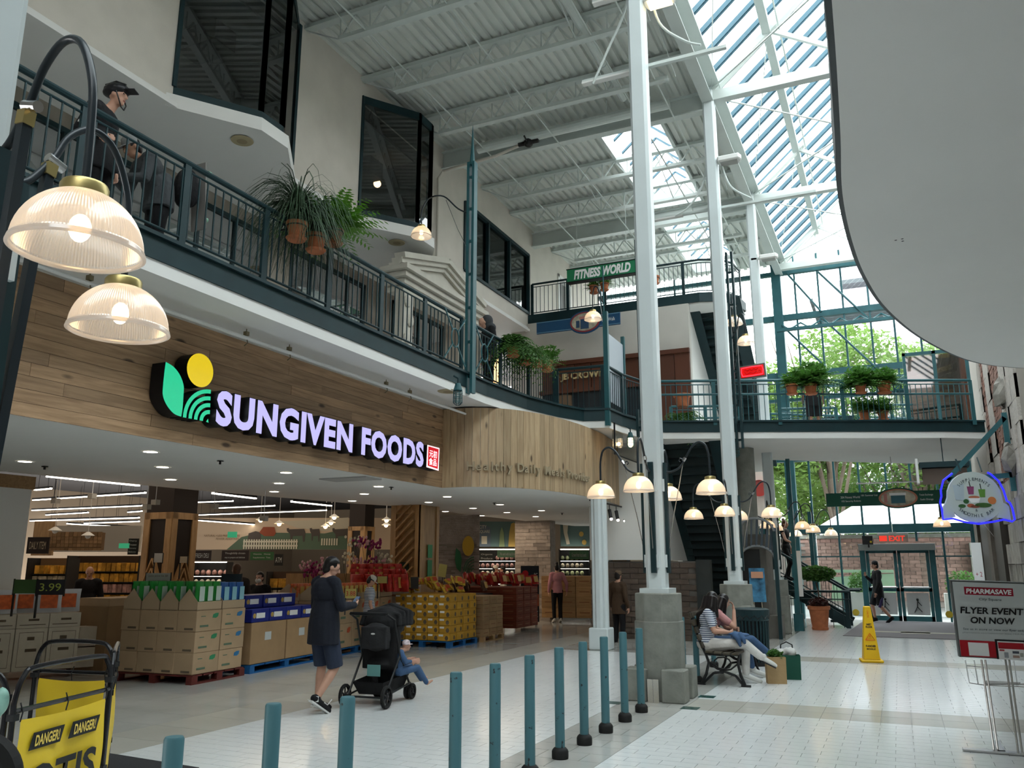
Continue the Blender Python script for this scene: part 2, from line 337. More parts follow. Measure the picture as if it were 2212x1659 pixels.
# ---- store soffit, dark inner ceiling, inner lip ----
sp_=[(-7.42,1.0)]+[(p.x-.02,p.y) for p in CP]
INN=[(-10.2,30),(-10.6,24.5),(-10.7,20),(-10.4,17.8),(-11.2,15.5),(-11.8,12),(-12.1,8),(-12.4,4),(-12.6,1)]
struct('ceiling_store_soffit',MB().prism(sp_+[(-6.5,30)]+INN,3.0,3.14),SOFF)
struct('trim_4',MB().wallstrip(INN[::-1],3.14,4.6,.1),mat('black lip',(.02,.018,.016),.8))
struct('ceiling_store',MB().bx((-30,1,4.55),(-9,37,4.7)),mat('black exposed ceiling',(.012,.010,.009),.8))
struct('wall_store_back',MB().bx((-30.2,1,0),(-30,37,4.7)).bx((-30,36.8,0),(-6.6,37,4.7)).bx((-30,.8,0),(-7.4,1,4.7)),mat('store wall brown',(.20,.15,.10),.8))
# ---- floor slabs of the upper levels ----
E2=[(-6.49,-8),(-6.49,13),(-6.35,14.5),(-6.1,15.6),(-5.8,16.3),(-5.3,16.45),(-5.25,17.2),(-5.05,18.2),(-4.6,18.5),(-3.05,19.15),(-2,19.6),(-1.0,20.03),(.46,20.69),(1.2,21.0),(2.05,21.5)]
E2b=[(2.05,27.2),(-2.97,23.6),(-3.4,26.5),(-6.4,26.5),(-6.4,21.8),(-16,21.8),(-16,-8)]
sl=struct('floor_upper',MB().prism(E2+E2b,4.47,4.75),SOFF)
def inset(path,t): return [(a[0],a[1]) for a in path]
obj('edge_beam',MB().wallstrip(E2,4.60,4.86,-.04).wallstrip(E2,4.83,4.87,-.08),TEAL,sl)
obj('edge_lip',MB().wallstrip(E2,4.455,4.60,-.02),SOFF,sl)
E3=[(-9.4,21.75),(-4.3,21.75),(-3.75,21.95),(-3.45,22.4),(-3.35,23.2)]
s3=struct('floor_third',MB().prism(E3+[(-3.35,23.4),(-4.9,23.4),(-4.9,28.3),(-13.6,28.3),(-13.6,21.75)],8.62,8.88),SOFF)
obj('edge_beam',MB().wallstrip(E3,8.66,8.92,-.06),TEAL,s3)
# ---- second storey timber shopfront and plain walls around the turn ----
w=struct('wall_turn',MB().bx((-9.9,21.6,4.75),(-4.6,21.8,8.62)),mat('warm white wall',(.50,.48,.44),.8,noise=.04,ns=2))
REDW=wood('red cedar panel',(.46,.15,.055),(.33,.10,.04),axis=(6,6,.7),knots=.0)
b=MB()
x0=-8.9
for k in range(8):
    xa=-8.9+k*.5; obj('panel',MB().bx((xa+.01,21.54,6.45),(xa+.49,21.6,7.25)),REDW,w)
for k in range(3):
    obj('panel',MB().bx((-5.85+k*.42,21.5,4.8),(-5.45+k*.42,21.6,7.35)),REDW,w)
obj('header',MB().bx((-8.95,21.45,7.22),(-4.6,21.6,7.34)).bx((-8.95,21.45,6.4),(-5.9,21.6,6.5)),REDW,w)
obj('shop_window',MB().bx((-8.9,21.56,4.8),(-5.9,21.59,6.4)),mat('dark mirror glass',(.02,.025,.03),.05),w)
obj('sign_letters',textmesh('JB CROWN',.26,.02,bold=.006),mat('dull gold',(.5,.4,.2),.5),w,(-7.6,21.43,6.86),(PI/2,0,0))
# ---- stairs: flight rises towards the viewer ----
DKUN=mat('dark green painted steel pan',(.006,.02,.024),.5)
def flight(label,x0,x1,yt,zt,yb,zb,n,mwall):
    T=thing('staircase',label,'stairs',((x0+x1)/2,yb,zb)); o=V(T.location)
    dy=(yt-yb)/n; dz=(zt-zb)/n
    for k in range(n):
        y=yb+dy*k; z=zb+dz*(k+1); obj('step',MB().bx((x0,y,z-.05),(x1,y+dy,z)).bx((x0,y-.01,z-dz),(x1,y+.02,z)),DKUN,T,-o)
    for x in (x0-.03,x1+.03):
        obj('stringer',MB().bar((x,yb,zb+.05),(x,yt,zt-.05),.06,.34,up=(1,0,0)),TEAL,T,-o)
    return T
flight('dark green steel staircase rising to the third level landing',-4.6,-3.5,22.2,8.88,27.9,4.75,22,SOFF)
flight('dark open staircase under the bridge beside the brick wall',-5.0,-3.65,19.3,4.6,24.1,0,24,SOFF)
struct('wall_stair_upper',MB().prism([(21.8,8.6),(22.2,8.6),(27.9,4.75),(26.6,4.75),(21.8,4.75)][::1],-.06,.06,M=Matrix(((0,0,1),(1,0,0),(0,1,0))),o=(-4.75,0,0)),SOFF)
struct('wall_stair_lower',MB().prism([(18.9,4.5),(19.6,4.5),(23.6,1.75),(18.9,1.75)],-.08,.08,M=Matrix(((0,0,1),(1,0,0),(0,1,0))),o=(-5.15,0,0)).bx((-6.6,18.85,1.75),(-5.07,19.0,4.5)),SOFF)
bw=struct('wall_brick_low',MB().bx((-6.6,18.9,0),(-4.12,19.0,1.72)),mat('mortar dark',(.12,.11,.10),.9))
BR2=mat('grey brown split brick',(.10,.075,.06),.8,noise=.2,ns=6,rnd=.25,bump=.3,bs=30)
for j in range(14):
    for i in range(7):
        x=-6.6+(i+.5*(j%2))*.385
        if x+.37<-4.0: obj('brick',MB().box((0,0,0),(.375,.05,.11)),BR2,bw,(x+.19,18.89+R.uniform(-.008,.008),.06+j*.121))
struct('wall_stair_pier',MB().bx((-4.12,18.85,0),(-3.8,19.05,1.75)),mat('dark grey glass panel',(.04,.045,.045),.15))
# ================= COLUMNS, BEAMS, JOISTS, ROOF GLASS =================
COLY=[10.75,16.45,22.1,27.9]
def octo(r): return [(r*math.cos(PI/8+k*PI/4),r*math.sin(PI/8+k*PI/4)) for k in range(8)]
lab=['nearest tall white steel column on a stepped concrete pedestal beside the bench','second tall white steel column behind the bench, on a plain grey pedestal','third tall white column, rising beside the arched stair gate','fourth white column, farthest, against the glass end wall']
for i,y in enumerate(COLY):
    if i==3: continue
    T=thing('steel_column',lab[i],'column',(-2.85,y,0))
    c=.04; h=.125; sq=[(-h+c,-h),(h-c,-h),(h,-h+c),(h,h-c),(h-c,h),(-h+c,h),(-h,h-c),(-h,-h+c)]
    obj('shaft',MB().prism(sq,1.3,ZD),COLW,T)
    obj('base_plate',MB().bx((-.19,-.19,1.28),(.19,.19,1.34)),COLW,T)
    if i==0:
        obj('pedestal',MB().prism(octo(.30),0,1.28),CONC,T,bevel=.01)
        obj('pedestal_collar',MB().prism(octo(.315),.0,.94),CONC,T,bevel=.01)
        for sx,sy in ((1,1),(1,-1),(-1,1),(-1,-1)):
            obj('corner_block',MB().prism([(0,0),(.32*sx,.04*sy),(.32*sx,.32*sy),(.04*sx,.32*sy)],0,.38),CONC,T,(sx*.055,sy*.055,0),bevel=.012)
        obj('corner_guard',MB().bx((-.07,-.40,0),(.07,-.385,.27)).bx((-.02,-.41,0),(.0,-.4,.27)),CHROME,T)
    else:
        obj('pedestal',MB().prism(octo(.31),0,1.28),CONC,T,bevel=.01)
        obj('pedestal_collar',MB().bx((-.29,-.29,.0),(.29,.29,.9)),CONC,T,bevel=.02)
T=thing('white_column','square white boxed column under the curved timber drum','column',(-5.5,16.3,0))
obj('shaft',MB().bx((-.12,-.12,.3),(.12,.12,3.0)).prism([(-.16,-.04),(-.04,-.16),(.04,-.16),(.16,-.04),(.16,.04),(.04,.16),(-.04,.16),(-.16,.04)],.3,3.0),COLW,T)
obj('plinth',MB().bx((-.2,-.2,0),(.2,.2,.42)),COLW,T,bevel=.02)
T=thing('steel_column','pale steel column cut off by the top left corner of the photo','column',(-2.75,1.6,0)); obj('shaft',MB().prism(sq,0,ZD),COLW,T)
T.location=(-2.91,1.62,0)
def ibeam(name,label,p,q,h,w,m,cat='beam',group=None):
    p=V(p);q=V(q);T=thing(name,label,cat,tuple(p),0,group); d=q-p
    obj('web',MB().bar((0,0,0),d,.03,h),m,T); obj('top_flange',MB().bar((0,0,h/2),d+V((0,0,h/2)),w,.03),m,T); obj('bottom_flange',MB().bar((0,0,-h/2),d+V((0,0,-h/2)),w,.03),m,T)
    return T
ibeam('roof_beam','first deep pale cross beam, running from the cream wall to the second column',(-9.4,16.45,11.42),(-2.85,16.45,11.42),.42,.2,STEELW)
ibeam('roof_beam','second deep pale cross beam, above the green gym sign',(-9.4,22.1,11.42),(-2.85,22.1,11.42),.42,.22,STEELW)
ibeam('roof_beam','pale cross beam over the near end of the hall',(-9.4,5.2,11.42),(-2.85,5.2,11.42),.42,.22,STEELW)
ibeam('edge_beam','long pale steel beam along the lower edge of the big skylight',(-2.85,-6,11.55),(-2.85,28.3,11.55),.34,.24,STEELW)
T=thing('skylight_gutter','white boxed gutter curb beneath the skylight glass','gutter',(-2.7,0,11.7)); obj('curb',MB().bx((-.12,-6,0),(.0,28.3,.22)).bx((.0,-6,0),(.12,28.3,.06)),STEELW,T)
def joist(y,label,x1=-2.95):
    T=thing('roof_joist',label,'joist',(-9.4,y,11.7),0,None); L=x1+9.4
    obj('top_chord',MB().bar((0,0,-.04),(L,0,-.04),.16,.08),STEELW,T); obj('bottom_chord',MB().bar((.8,0,-.5),(L-.4,0,-.5),.14,.08),STEELW,T)
    n=8; xs=[.8+(L-1.2)*k/n for k in range(n+1)]
    for k in range(n):
        m=(xs[k]+xs[k+1])/2
        for a,c in (((xs[k],0,-.5),(m,0,-.06)),((m,0,-.06),(xs[k+1],0,-.5))): obj('web_bar',MB().bar(a,c,.03),STEELW,T)
        obj('web_post',MB().bar((xs[k],0,-.5),(xs[k],0,-.05),.02),STEELW,T)
    obj('web_bar',MB().bar((0,0,-.08),(.8,0,-.5),.022),STEELW,T)
JY=[7.3,9.2,11.1,12.97,14.87,18.6,20.46,23.7,25.4]
JL=['roof joist out over the near bay, first from the camera','roof joist crossing the top edge of the photo','open web roof joist ending beside the larger bay window','open web roof joist meeting the wall between the two bay windows','open web roof joist meeting the wall above the smaller bay window','open web roof joist just beyond the first deep cross beam','open web roof joist midway between the two deep cross beams','open web roof joist above the hanging green gym sign','farthest open web roof joist, near the glass end wall']
for y,l in zip(JY,JL): joist(y,l)
T=thing('joist_bridging','thin diagonal bridging rods tying the roof joists together','bridging',(-6,12,11.2))
for x in (-8.0,-6.3,-4.3,-3.6): obj('rod',MB().tube([(x+6,-5,-.0),(x+6,14.5,-.0)],.016,6),STEELW,T)
for x in (-8.3,-6.6,-4.6,-3.2): 
    for ya,yb in zip(JY,JY[1:]): 
        if yb-ya<2.2: obj('rod',MB().tube([(x+6,ya-12,.45),(x+6,yb-12,0)],.013,5),STEELW,T)
# fire pipes
T=thing('roof_duct','round painted sprinkler main running under the deck along the joists','pipe',(-4.5,4,11.45)); obj('pipe',MB().tube([(0,0,0),(0,11.6,0)],.085,12),STEELW,T)
for k in range(5): obj('coupling',MB().tube([(0,1+k*2.3,0),(0,1.12+k*2.3,0)],.105,12),STEELW,T)
T=thing('roof_duct','thick round pipe hung in front of the first cross beam','pipe',(-8.2,16.0,11.3)); obj('pipe',MB().tube([(0,0,-.02),(4.6,0,.02)],.11,12),STEELW,T)
obj('hanger',MB().bar((1,0,.1),(1,0,.45),.02).bar((3.2,0,.1),(3.2,0,.45),.02),STEELW,T)
T=thing('wall_pipe','thin vertical conduit elbow beside the smaller bay window','pipe',(-9.33,16.1,8.5)); obj('pipe',MB().tube([(0,0,0),(0,0,2.3),(.1,.05,2.5),(1.5,.1,2.62),(2.2,0,2.7)],.035,8),CREAM,T)
T=thing('roof_valve','dark valve assembly on the pipe by the first cross beam','valve',(-6.9,16.0,11.15)); obj('body',MB().sph((0,0,0),.11).tube([(-.25,0,0),(.25,0,0)],.05,8),BLACK,T); obj('handwheel',MB().tube([(0,-.1,0),(0,-.25,.05)],.02,6).lathe([(.07,0),(.09,.01),(.07,.02)],12,(0,0,.14)),BLACK,T)
# uplights, strut arms and curved conduits
def strut(label,y,z,x0,x1,group=None):
    T=thing('strut_rail',label,'rail',(-2.85,y,z)); obj('channel',MB().bar((x0,0,0),(x1,0,0),.07,.05),STEELW,T); obj('fixture',MB().bx((x0,-.05,-.045),(x0+.9,.05,-.015)),SOFF,T); return T
strut('pale channel rail carried by the nearest column, below the roof pipe',10.95,8.95,-.95,1.25)
strut('pale channel rail high on the second column',16.6,9.0,-1.6,2.0)
strut('short pale channel rail near the top of the nearest column',10.95,10.3,-.75,0)
def curvepipe(label,pts): 
    T=thing('curved_conduit',label,'conduit',pts[0]); o=V(pts[0]); obj('pipe',MB().tube([V(p)-o for p in spline(pts,6)],.02,7),STEELW,T)
curvepipe('white curved conduit left of the nearest column',[(-3.0,10.9,10.3),(-3.1,10.9,9.9),(-3.35,10.9,9.4),(-3.62,10.9,8.85)])
curvepipe('white curved conduit right of the nearest column',[(-2.68,10.9,10.3),(-2.55,10.9,9.6),(-2.2,10.9,9.2),(-1.95,10.9,9.05)])
curvepipe('white curved conduit left of the second column',[(-2.98,16.5,10.0),(-3.1,16.5,9.5),(-3.4,16.5,9.1),(-3.7,16.5,8.95)])
curvepipe('white curved conduit right of the second column',[(-2.68,16.5,10.0),(-2.5,16.5,9.4),(-2.1,16.5,9.05)])
for (l,p,on) in (('lit rectangular lamp bracketed high on the nearest column',W(1425,5,'Y',10.75),1),('unlit wall pack lamp bracketed on the second column',W(1575,350,'Y',16.4),0),('unlit pack lamp bracketed on the third column',W(1660,560,'Y',22.0),0)):
    T=thing('floodlight',l,'lamp',tuple(p)); obj('housing',MB().prism([(-.22,-.13),(.22,-.13),(.26,0),(.2,.13),(-.2,.13),(-.26,0)],0,.12),SOFF,T,bevel=.02); obj('lens',MB().bx((-.17,-.11,-.02),(.17,.11,.0)),mat('warm lamp lens',(1,.8,.45),.4,emit=4) if on else mat('grey lens grid',(.3,.3,.28),.4),T)
    obj('bracket',MB().bar((-.2,0,.06),(-.45,0,.06),.05).bar((-.3,0,.0),(-.3,0,.18),.04),STEELW,T)
# ---- big skylight ----
SK=[(-2.75,11.85),(0,14.3),(2.75,11.85)]
PANE=glassm('skylight glass',(.95,.975,.97),.02)
T=thing('skylight','long pitched glass skylight with slate blue glazing bars over the hall','skylight',(-2.75,0,11.85))
o=V(T.location); ny=51; dy=.68; ys=[28.36-k*dy for k in range(ny+1)]
mbar=MB().bar((0,0,.0),(2.75,0,2.45),.055,.11,up=(0,1,0)); slope=math.atan2(2.45,2.75); SL=math.hypot(2.75,2.45)
bm1=MB().bar((0,0,0),(2.75,0,2.45),.10,.085,up=(0,-1,0)).bar((0,0,-.05),(2.75,0,2.40),.07,.035,up=(0,-1,0)).mesh('glazing_bar'); bm1.materials.append(GLAZ)
bm2=MB().bar((0,0,0),(-2.75,0,2.45),.09,.05,up=(0,-1,0)).mesh('glazing_bar'); bm2.materials.append(GLAZ)
n2=Matrix.Rotation(-slope,3,'Y')
pm1=MB().box((.0,0,0),(SL/2-.02,dy-.06,.008),M=Matrix.Rotation(-slope,3,'Y')).mesh('pane'); pm1.materials.append(PANE)
pm2=MB().box((.0,0,0),(SL/2-.02,dy-.06,.008),M=Matrix.Rotation(slope,3,'Y')).mesh('pane'); pm2.materials.append(PANE)
for k,y in enumerate(ys):
    obj('glazing_bar',bm1,None,T,(0,y,0)); 
    if k%2==0: obj('glazing_bar',bm2,None,T,(5.5,y,0))
    if k<ny:
        for a in (.25,.75):
            if y<9: continue
            obj('pane',pm1,None,T,(2.75*a,y-dy/2,2.45*a))
big=MB()
for k,y in enumerate(ys[:-1]):
    if y<9: big.box((1.375,y-dy/2,1.225),(SL-.02,dy-.06,.008),M=Matrix.Rotation(-slope,3,'Y'))
    big.box((5.5-1.375,y-dy/2,1.225),(SL-.02,dy-.06,.008),M=Matrix.Rotation(slope,3,'Y'))
obj('pane_field',big,PANE,T,kind='stuff')
ym=(ys[0]+ys[-1])/2; yl=ys[0]-ys[-1]
obj('purlin',MB().box((1.2,ym,1.07-.17),(.17,yl,.2)),STEELW,T); obj('ridge_beam',MB().box((2.75,ym,2.36),(.2,yl,.2)),STEELW,T); obj('purlin',MB().box((4.3,ym,.9),(.17,yl,.2)),STEELW,T)
for y in (5.1,10.75,16.45,22.1,27.9):
    q=MB().bar((0,y,-.2),(2.75,y,2.25),.13,.18,up=(0,1,0)); obj('rafter',q,STEELW,T)
    obj('rafter',MB().bar((5.5,y,-.2),(2.75,y,2.25),.13,.18,up=(0,1,0)),STEELW,T)
    obj('tie_beam',MB().bar((-.1,y,-.35),(5.6,y,-.35),.2,.22),STEELW,T)
    obj('web_strut',MB().bar((1.2,y,.95),(3.2,y,-.3),.09),STEELW,T)
    if y<27: 
        obj('tie_rod',MB().tube([(0,y+.1,-.3),(5.5,y+5.6,-.2)],.022,6),STEELW,T); obj('tie_rod',MB().tube([(5.5,y,-.3),(0,y+5.6,-.2)],.022,6),STEELW,T)
        obj('tie_rod',MB().tube([(1.2,y+.1,.85),(0,y+5.6,-.2)],.012,6),STEELW,T)
obj('sprinkler_line',MB().tube([(1.45,ys[-1],.95),(1.45,28,.95)],.02,6),STEELW,T)
# ---- small ridge skylights in the deck ----
for y0,y1,l in ((16.95,21.9,'small ridged skylight in the deck between the cross beams'),(23.2,27.7,'farther small ridged skylight near the end wall')):
    T=thing('ridge_skylight',l,'skylight',(-4.85,y0,ZD+.1)); n=round((y1-y0)/.68); d=(y1-y0)/n
    obj('curb',MB().bx((-.8,0,-.2),(-.72,y1-y0,.25)).bx((.72,0,-.2),(.8,y1-y0,.25)).bx((-.75,0,-.2),(.75,.06,.25)).bx((-.75,y1-y0-.06,-.2),(.75,y1-y0,.25)),STEELW,T)
    for k in range(n+1):
        for s in (-1,1): obj('glazing_bar',MB().bar((s*.74,k*d,.22),(0,k*d,.85),.05,.06,up=(0,1,0)),GLAZ,T)
        if k<n:
            for s in (-1,1): obj('pane',MB().add([(s*.74,k*d+.04,.24),(0,k*d+.04,.87),(0,(k+1)*d-.04,.87),(s*.74,(k+1)*d-.04,.24)],[(0,1,2,3)]),PANE,T)
# ---- bay windows ----
GB=glassm('dark bay glass',(.40,.45,.46),.16)
def bay(n,label,y0,y1,z0,z1,dx):
    g=group_struct('window_%d'%n); A=[(-9.4,y0),(-9.4+dx,y0+dx*1.55),(-9.4+dx,y1-dx*1.55),(-9.4,y1)]
    base=[(-9.4,y0-.12),(-9.4+dx+.1,y0+dx*1.55-.06),(-9.4+dx+.1,y1-dx*1.55+.06),(-9.4,y1+.12)]
    obj('bay_base',MB().prism(base,ZW-.06,z0-.16),SOFF,g); obj('bay_cornice',MB().prism([(p[0]+(.03 if i in(1,2) else 0),p[1]) for i,p in enumerate(A)],z0-.16,z0),TEAL,g)
    obj('bay_head',MB().prism([(p[0]+(.03 if i in(1,2) else 0),p[1]) for i,p in enumerate(A)],z1-.16,z1+.02),TEAL,g)
    for a in range(3):
        p,q=A[a],A[a+1]; obj('pane',MB().add([(*p,z0),(*q,z0),(*q,z1-.15),(*p,z1-.15)],[(0,1,2,3)]),GB,g)
        n_=1 if a!=1 else 1
        for t in (0,1): 
            x=p[0]+(q[0]-p[0])*t; y=p[1]+(q[1]-p[1])*t; obj('mullion',MB().box((x,y,(z0+z1)/2),(.07,.07,z1-z0)),TEAL,g)
    # pale reflection-like interior: room beyond with beams
    obj('room_soffit',MB().bx((-13.5,y0+.2,z1-.25),(-9.7,y1-.2,z1-.2)),mat('dim room ceiling',(.16,.17,.17),.8),g)
    obj('hung_speaker',MB().box((-10.6,(y0+y1)/2+.3,z1-.7),(.9,.5,.4)),BLACK,g)
bay(1,'',8.15,10.9,8.75,11.62,.72)
bay(2,'',13.0,15.75,8.75,11.3,.72)
# wide triple window
g=group_struct('window_3')
for k in range(4):
    y=17.6+k*1.383; obj('mullion',MB().bx((-9.52,y-.04,8.98),(-9.36,y+.04,10.85)),TEAL,g)
    if k<3: obj('pane',MB().bx((-9.46,y,8.98),(-9.45,y+1.383,10.85)),GB,g)
obj('window_frame',MB().bx((-9.52,17.6,10.78),(-9.36,21.75,10.87)).bx((-9.52,17.6,8.94),(-9.36,21.75,9.02)),TEAL,g)
g=group_struct('door_2'); obj('door_frame',MB().bx((-9.62,24.15,8.9),(-9.36,24.25,11.05)).bx((-9.62,25.25,8.9),(-9.36,25.35,11.05)).bx((-9.62,24.15,10.95),(-9.36,25.35,11.05)),SOFF,g); obj('door_leaf',MB().bx((-9.6,24.25,8.9),(-9.55,25.25,10.95)),mat('grey door',(.2,.2,.2),.5),g)
T=thing('pendant_bulb','warm glowing lamp seen inside the smaller bay window','lamp',tuple(W(815,397,'X',-10.4))); obj('bulb',MB().sph((0,0,0),.09,10,7),mat('warm bulb in bay',(1,.6,.3),.5,emit=8),T); obj('cord',MB().tube([(0,0,.08),(0,0,1.2)],.01,5),BLACK,T)
# speakers in soffits
for l,p in (('round cream ceiling speaker below the larger bay window',W(523,304,'Z',ZW-.08)),('round cream ceiling speaker below the smaller bay window',W(857,524,'Z',ZW-.08)),('round cream ceiling speaker under the walkway beside the caged lamp',W(968,845,'Z',4.47))):
    T=thing('ceiling_speaker',l,'speaker',tuple(p)); obj('ring',MB().lathe([(.0,-.012),(.09,-.014),(.17,-.01),(.18,0)],24),mat('cream grille',(.42,.36,.22),.6),T); obj('cone',MB().lathe([(0,-.016),(.085,-.016)],20),mat('darker grille',(.3,.25,.15),.7),T)
# ================= GLASS END WALL, RIGHT SIDE, RAILINGS, OUTSIDE =================
YF=28.4
def fx(x,y): return W(x,y,'Y',YF)
T=group_struct('wall_end')
CLR=glassm('clear facade glass',(.93,.97,.96),.02)
cx=[-9.4]+[-6.8,-4.2]+[-2.93]+[fx(x,1100).x for x in (1754,1807.5,1861,1900,1932,1973)]+[fx(2044,1150).x]
cx=[-9.3,-7.9,-6.5,-5.0,-3.55]+[fx(x,1100).x for x in (1754,1807.5,1861,1920,1973,2030)]+[2.05,2.75]
obj('facade_column',MB().bx((-3.12,YF-.18,0),(-2.82,YF+.12,11.8)),TEALM,T)
obj('facade_column',MB().bx((2.05,YF-.15,0),(2.3,YF+.12,11.8)),TEALM,T)
for x in cx: 
    lo=2.35 if -1<x<.85 else 0
    obj('mullion',MB().box((x,YF,(lo+12)/2),(.06,.1,12-lo)),TEALM,T)
hz=[(2.38,.2),(2.95,.1),(4.47,.2),(5.6,.07),(7.1,.07),(7.9,.2),(8.6,.08),(9.7,.22),(11.55,.16)]
hz=[(1.9,.04),(2.75,.26),(5.05,.22),(7.0,.10),(7.85,.2),(9.85,.2),(11.45,.14)]
for z,h in hz:
    if z<2: 
        obj('transom',MB().bx((-3,YF-.05,z-h/2),(-1.02,YF+.05,z+h/2)),TEALM,T); obj('transom',MB().bx((.95,YF-.05,z-h/2),(2.1,YF+.05,z+h/2)),TEALM,T); continue
    obj('transom',MB().bx((-9.4,YF-.08,z-h/2),(2.8,YF+.08,z+h/2)),TEALM,T)
for z in (9.5,7.5):   # horizontal wind trusses with zigzag webs
    obj('truss_chord',MB().bx((-3,YF-.75,z-.3),(2.1,YF-.62,z-.2)),TEALM,T)
    for k in range(8):
        x=-2.9+k*.62; a=(x,YF-.1,z+.1); c=(x+.31,YF-.68,z-.25); d=(x+.62,YF-.1,z+.1)
        obj('truss_web',MB().tube([a,c],.03,6),TEALM,T); obj('truss_web',MB().tube([c,d],.03,6),TEALM,T)
for p,q in (((-2.9,9.6),(-1.6,8.0)),((-.2,9.5),(-1.6,11.3)),((-1.6,9.7),(.4,7.2)),((.4,7.2),(1.4,7.9)),((-2.6,11.4),(-1.6,9.9))): obj('brace',MB().tube([(p[0],YF-.1,p[1]),(q[0],YF-.1,q[1])],.035,6),TEALM,T)
for x in (-2.35,.35):  # small crossed frames standing on a rail
    b=MB(); z=7.05
    for a,c in (((0,0),(.5,0)),((0,.45),(.5,.45)),((0,0),(0,.45)),((.5,0),(.5,.45)),((0,0),(.5,.45)),((0,.45),(.5,0))): b.bar((x+a[0],YF-.15,z+a[1]),(x+c[0],YF-.15,z+c[1]),.045)
    b.bar((x+.05,YF-.15,z),(x+.05,YF-.15,z-.6),.045).bar((x+.45,YF-.15,z),(x+.45,YF-.15,z-.6),.045); obj('cross_frame',b,TEALM,T)
cxs=sorted(set(cx)); zz=[0,2.38,5.05,7.85,9.85,11.7]
for i,(a,c) in enumerate(zip(cxs,cxs[1:])):
    for z0,z1 in zip(zz,zz[1:]):
        if z0==0 and a>-1.1 and c<1.1: continue
        obj('pane',MB().bx((a+.03,YF+.0,z0+.05),(c-.03,YF+.01,z1-.05)),CLR,T)
obj('gable_glass',MB().add([(-2.8,YF,11.75),(2.8,YF,11.75),(0,YF,14.2)],[(0,1,2)]),CLR,T)
obj('gable_rake',MB().bar((-2.8,YF,11.75),(0,YF,14.25),.16,.14,up=(0,1,0)).bar((2.8,YF,11.75),(0,YF,14.25),.16,.14,up=(0,1,0)).bar((-1.6,YF,11.7),(-1.6,YF,12.8),.06).bar((0,YF,11.7),(0,YF,14.2),.08),STEELW,T)
struct('wall_end_right',MB().bx((2.75,YF-.1,0),(9.4,YF+.1,ZD+.2)).bx((-13.8,YF-.1,ZW),(-9.4,YF+.1,ZD+.2)),CREAM)
struct('wall_store_side',MB().bx((-6.45,26.3,0),(-6.3,YF,4.5)),CREAM)
# doors
d=group_struct('door_1'); xa,xb=-.98,.92; GREYM=mat('anodised grey',(.22,.24,.24),.4,metal=.3)
obj('header',MB().bx((xa-.12,YF-.2,2.08),(xb+.12,YF+.1,2.28)),GREYM,d,bevel=.01)
obj('jamb',MB().bx((xa-.1,YF-.07,0),(xa+.06,YF+.07,2.1)).bx((xb-.06,YF-.07,0),(xb+.1,YF+.07,2.1)),TEALM,d)
for s,(a,c) in enumerate(((xa+.07,-.04),(-.02,xb-.07))):
    lf=obj('door_leaf',MB().bx((a,YF-.05,0),(c,YF,.14)).bx((a,YF-.05,.86),(c,YF,.97)).bx((a,YF-.05,2.0),(c,YF,2.08)).bx((a,YF-.05,0),(a+.09,YF,2.05)).bx((c-.09,YF-.05,0),(c,YF,2.05)),TEALM,d)
    obj('pane',MB().bx((a+.09,YF-.03,.14),(c-.09,YF-.02,2.0)),CLR,lf)
    obj('push_bar',MB().tube([(a+.05,YF-.12,.98),(c-.05,YF-.12,.98)],.028,8),CHROME,lf)
    pn=obj('floor_graphic',MB().bx((a+.14,YF-.06,.18),(c-.12,YF-.05,.82)),mat('grey paper print',(.42,.43,.43),.6),lf)
    b=MB().sph(((a+c)/2,YF-.075,.63),.035).bar(((a+c)/2,YF-.07,.6),((a+c)/2-.02,YF-.07,.42),.05,.02).bar(((a+c)/2-.02,YF-.07,.42),((a+c)/2-.11,YF-.07,.25),.03,.02).bar(((a+c)/2-.02,YF-.07,.42),((a+c)/2+.10,YF-.07,.27),.03,.02).bar(((a+c)/2,YF-.07,.58),((a+c)/2+.10,YF-.07,.45),.025,.02)
    obj('walking_figure',b,BLACK,lf)
for x in (xa-.35,xb+.3): tag(obj('floor_bump',MB().lathe([(0,0),(.1,.0),(.1,.03)],16),mat('worn yellow',(.45,.33,.03),.6),None,(x,YF-.06,.22),(PI/2,0,0)),'round yellow warning disc on the glass '+('left' if x<0 else 'right')+' of the exit doors','sticker')
# ---- brick and stone side of the right wall ----
STONE=mat('rough cut grey stone',(.30,.28,.25),.9,noise=.2,ns=5,rnd=.2,bump=.6,bs=14)
STONEL=mat('tooled pale stone',(.46,.42,.38),.85,noise=.12,ns=12,rnd=.05,bump=.8,bs=22)
BRICK=mat('weathered red brick',(.24,.13,.10),.85,noise=.25,ns=9,rnd=.3,bump=.4,bs=40)
wr=struct('wall_right',MB().bx((2.24,17.0,0),(2.6,YF-.1,8.2)),mat('pale mortar',(.33,.30,.27),.9))
BX=2.2
def courses(y0,y1,z0,z1,bl,bh,m,name,dep=.05,jit=.012):
    n=max(1,round((z1-z0)/bh)); bh=(z1-z0)/n
    for j in range(n):
        y=y0-(bl/2 if j%2 else 0)
        while y<y1-.02:
            a=max(y,y0);c=min(y+bl*(R.uniform(.75,1.3) if name=='stone' else 1),y1)
            if c-a>.04: obj(name,MB().box((0,0,0),(dep,c-a-.012,bh-.012)),m,wr,(BX+R.uniform(-jit,jit)+.02,(a+c)/2,z0+(j+.5)*bh))
            y+= (c-a) if a==y else bl/2
            if a!=y and c>=y1: break
def brickpier(y0,y1,z0,z1): courses(y0,y1,z0,z1,.30,.10,BRICK,'brick')
brickpier(21.55,22.3,4.2,7.6); brickpier(19.0,20.6,3.2,6.9)
for y0,y1 in ((22.3,22.9),(20.6,21.55),(18.1,19.0)): courses(y0,y1,3.4,7.6,y1-y0,.62,STONEL,'stone',.1,.01)
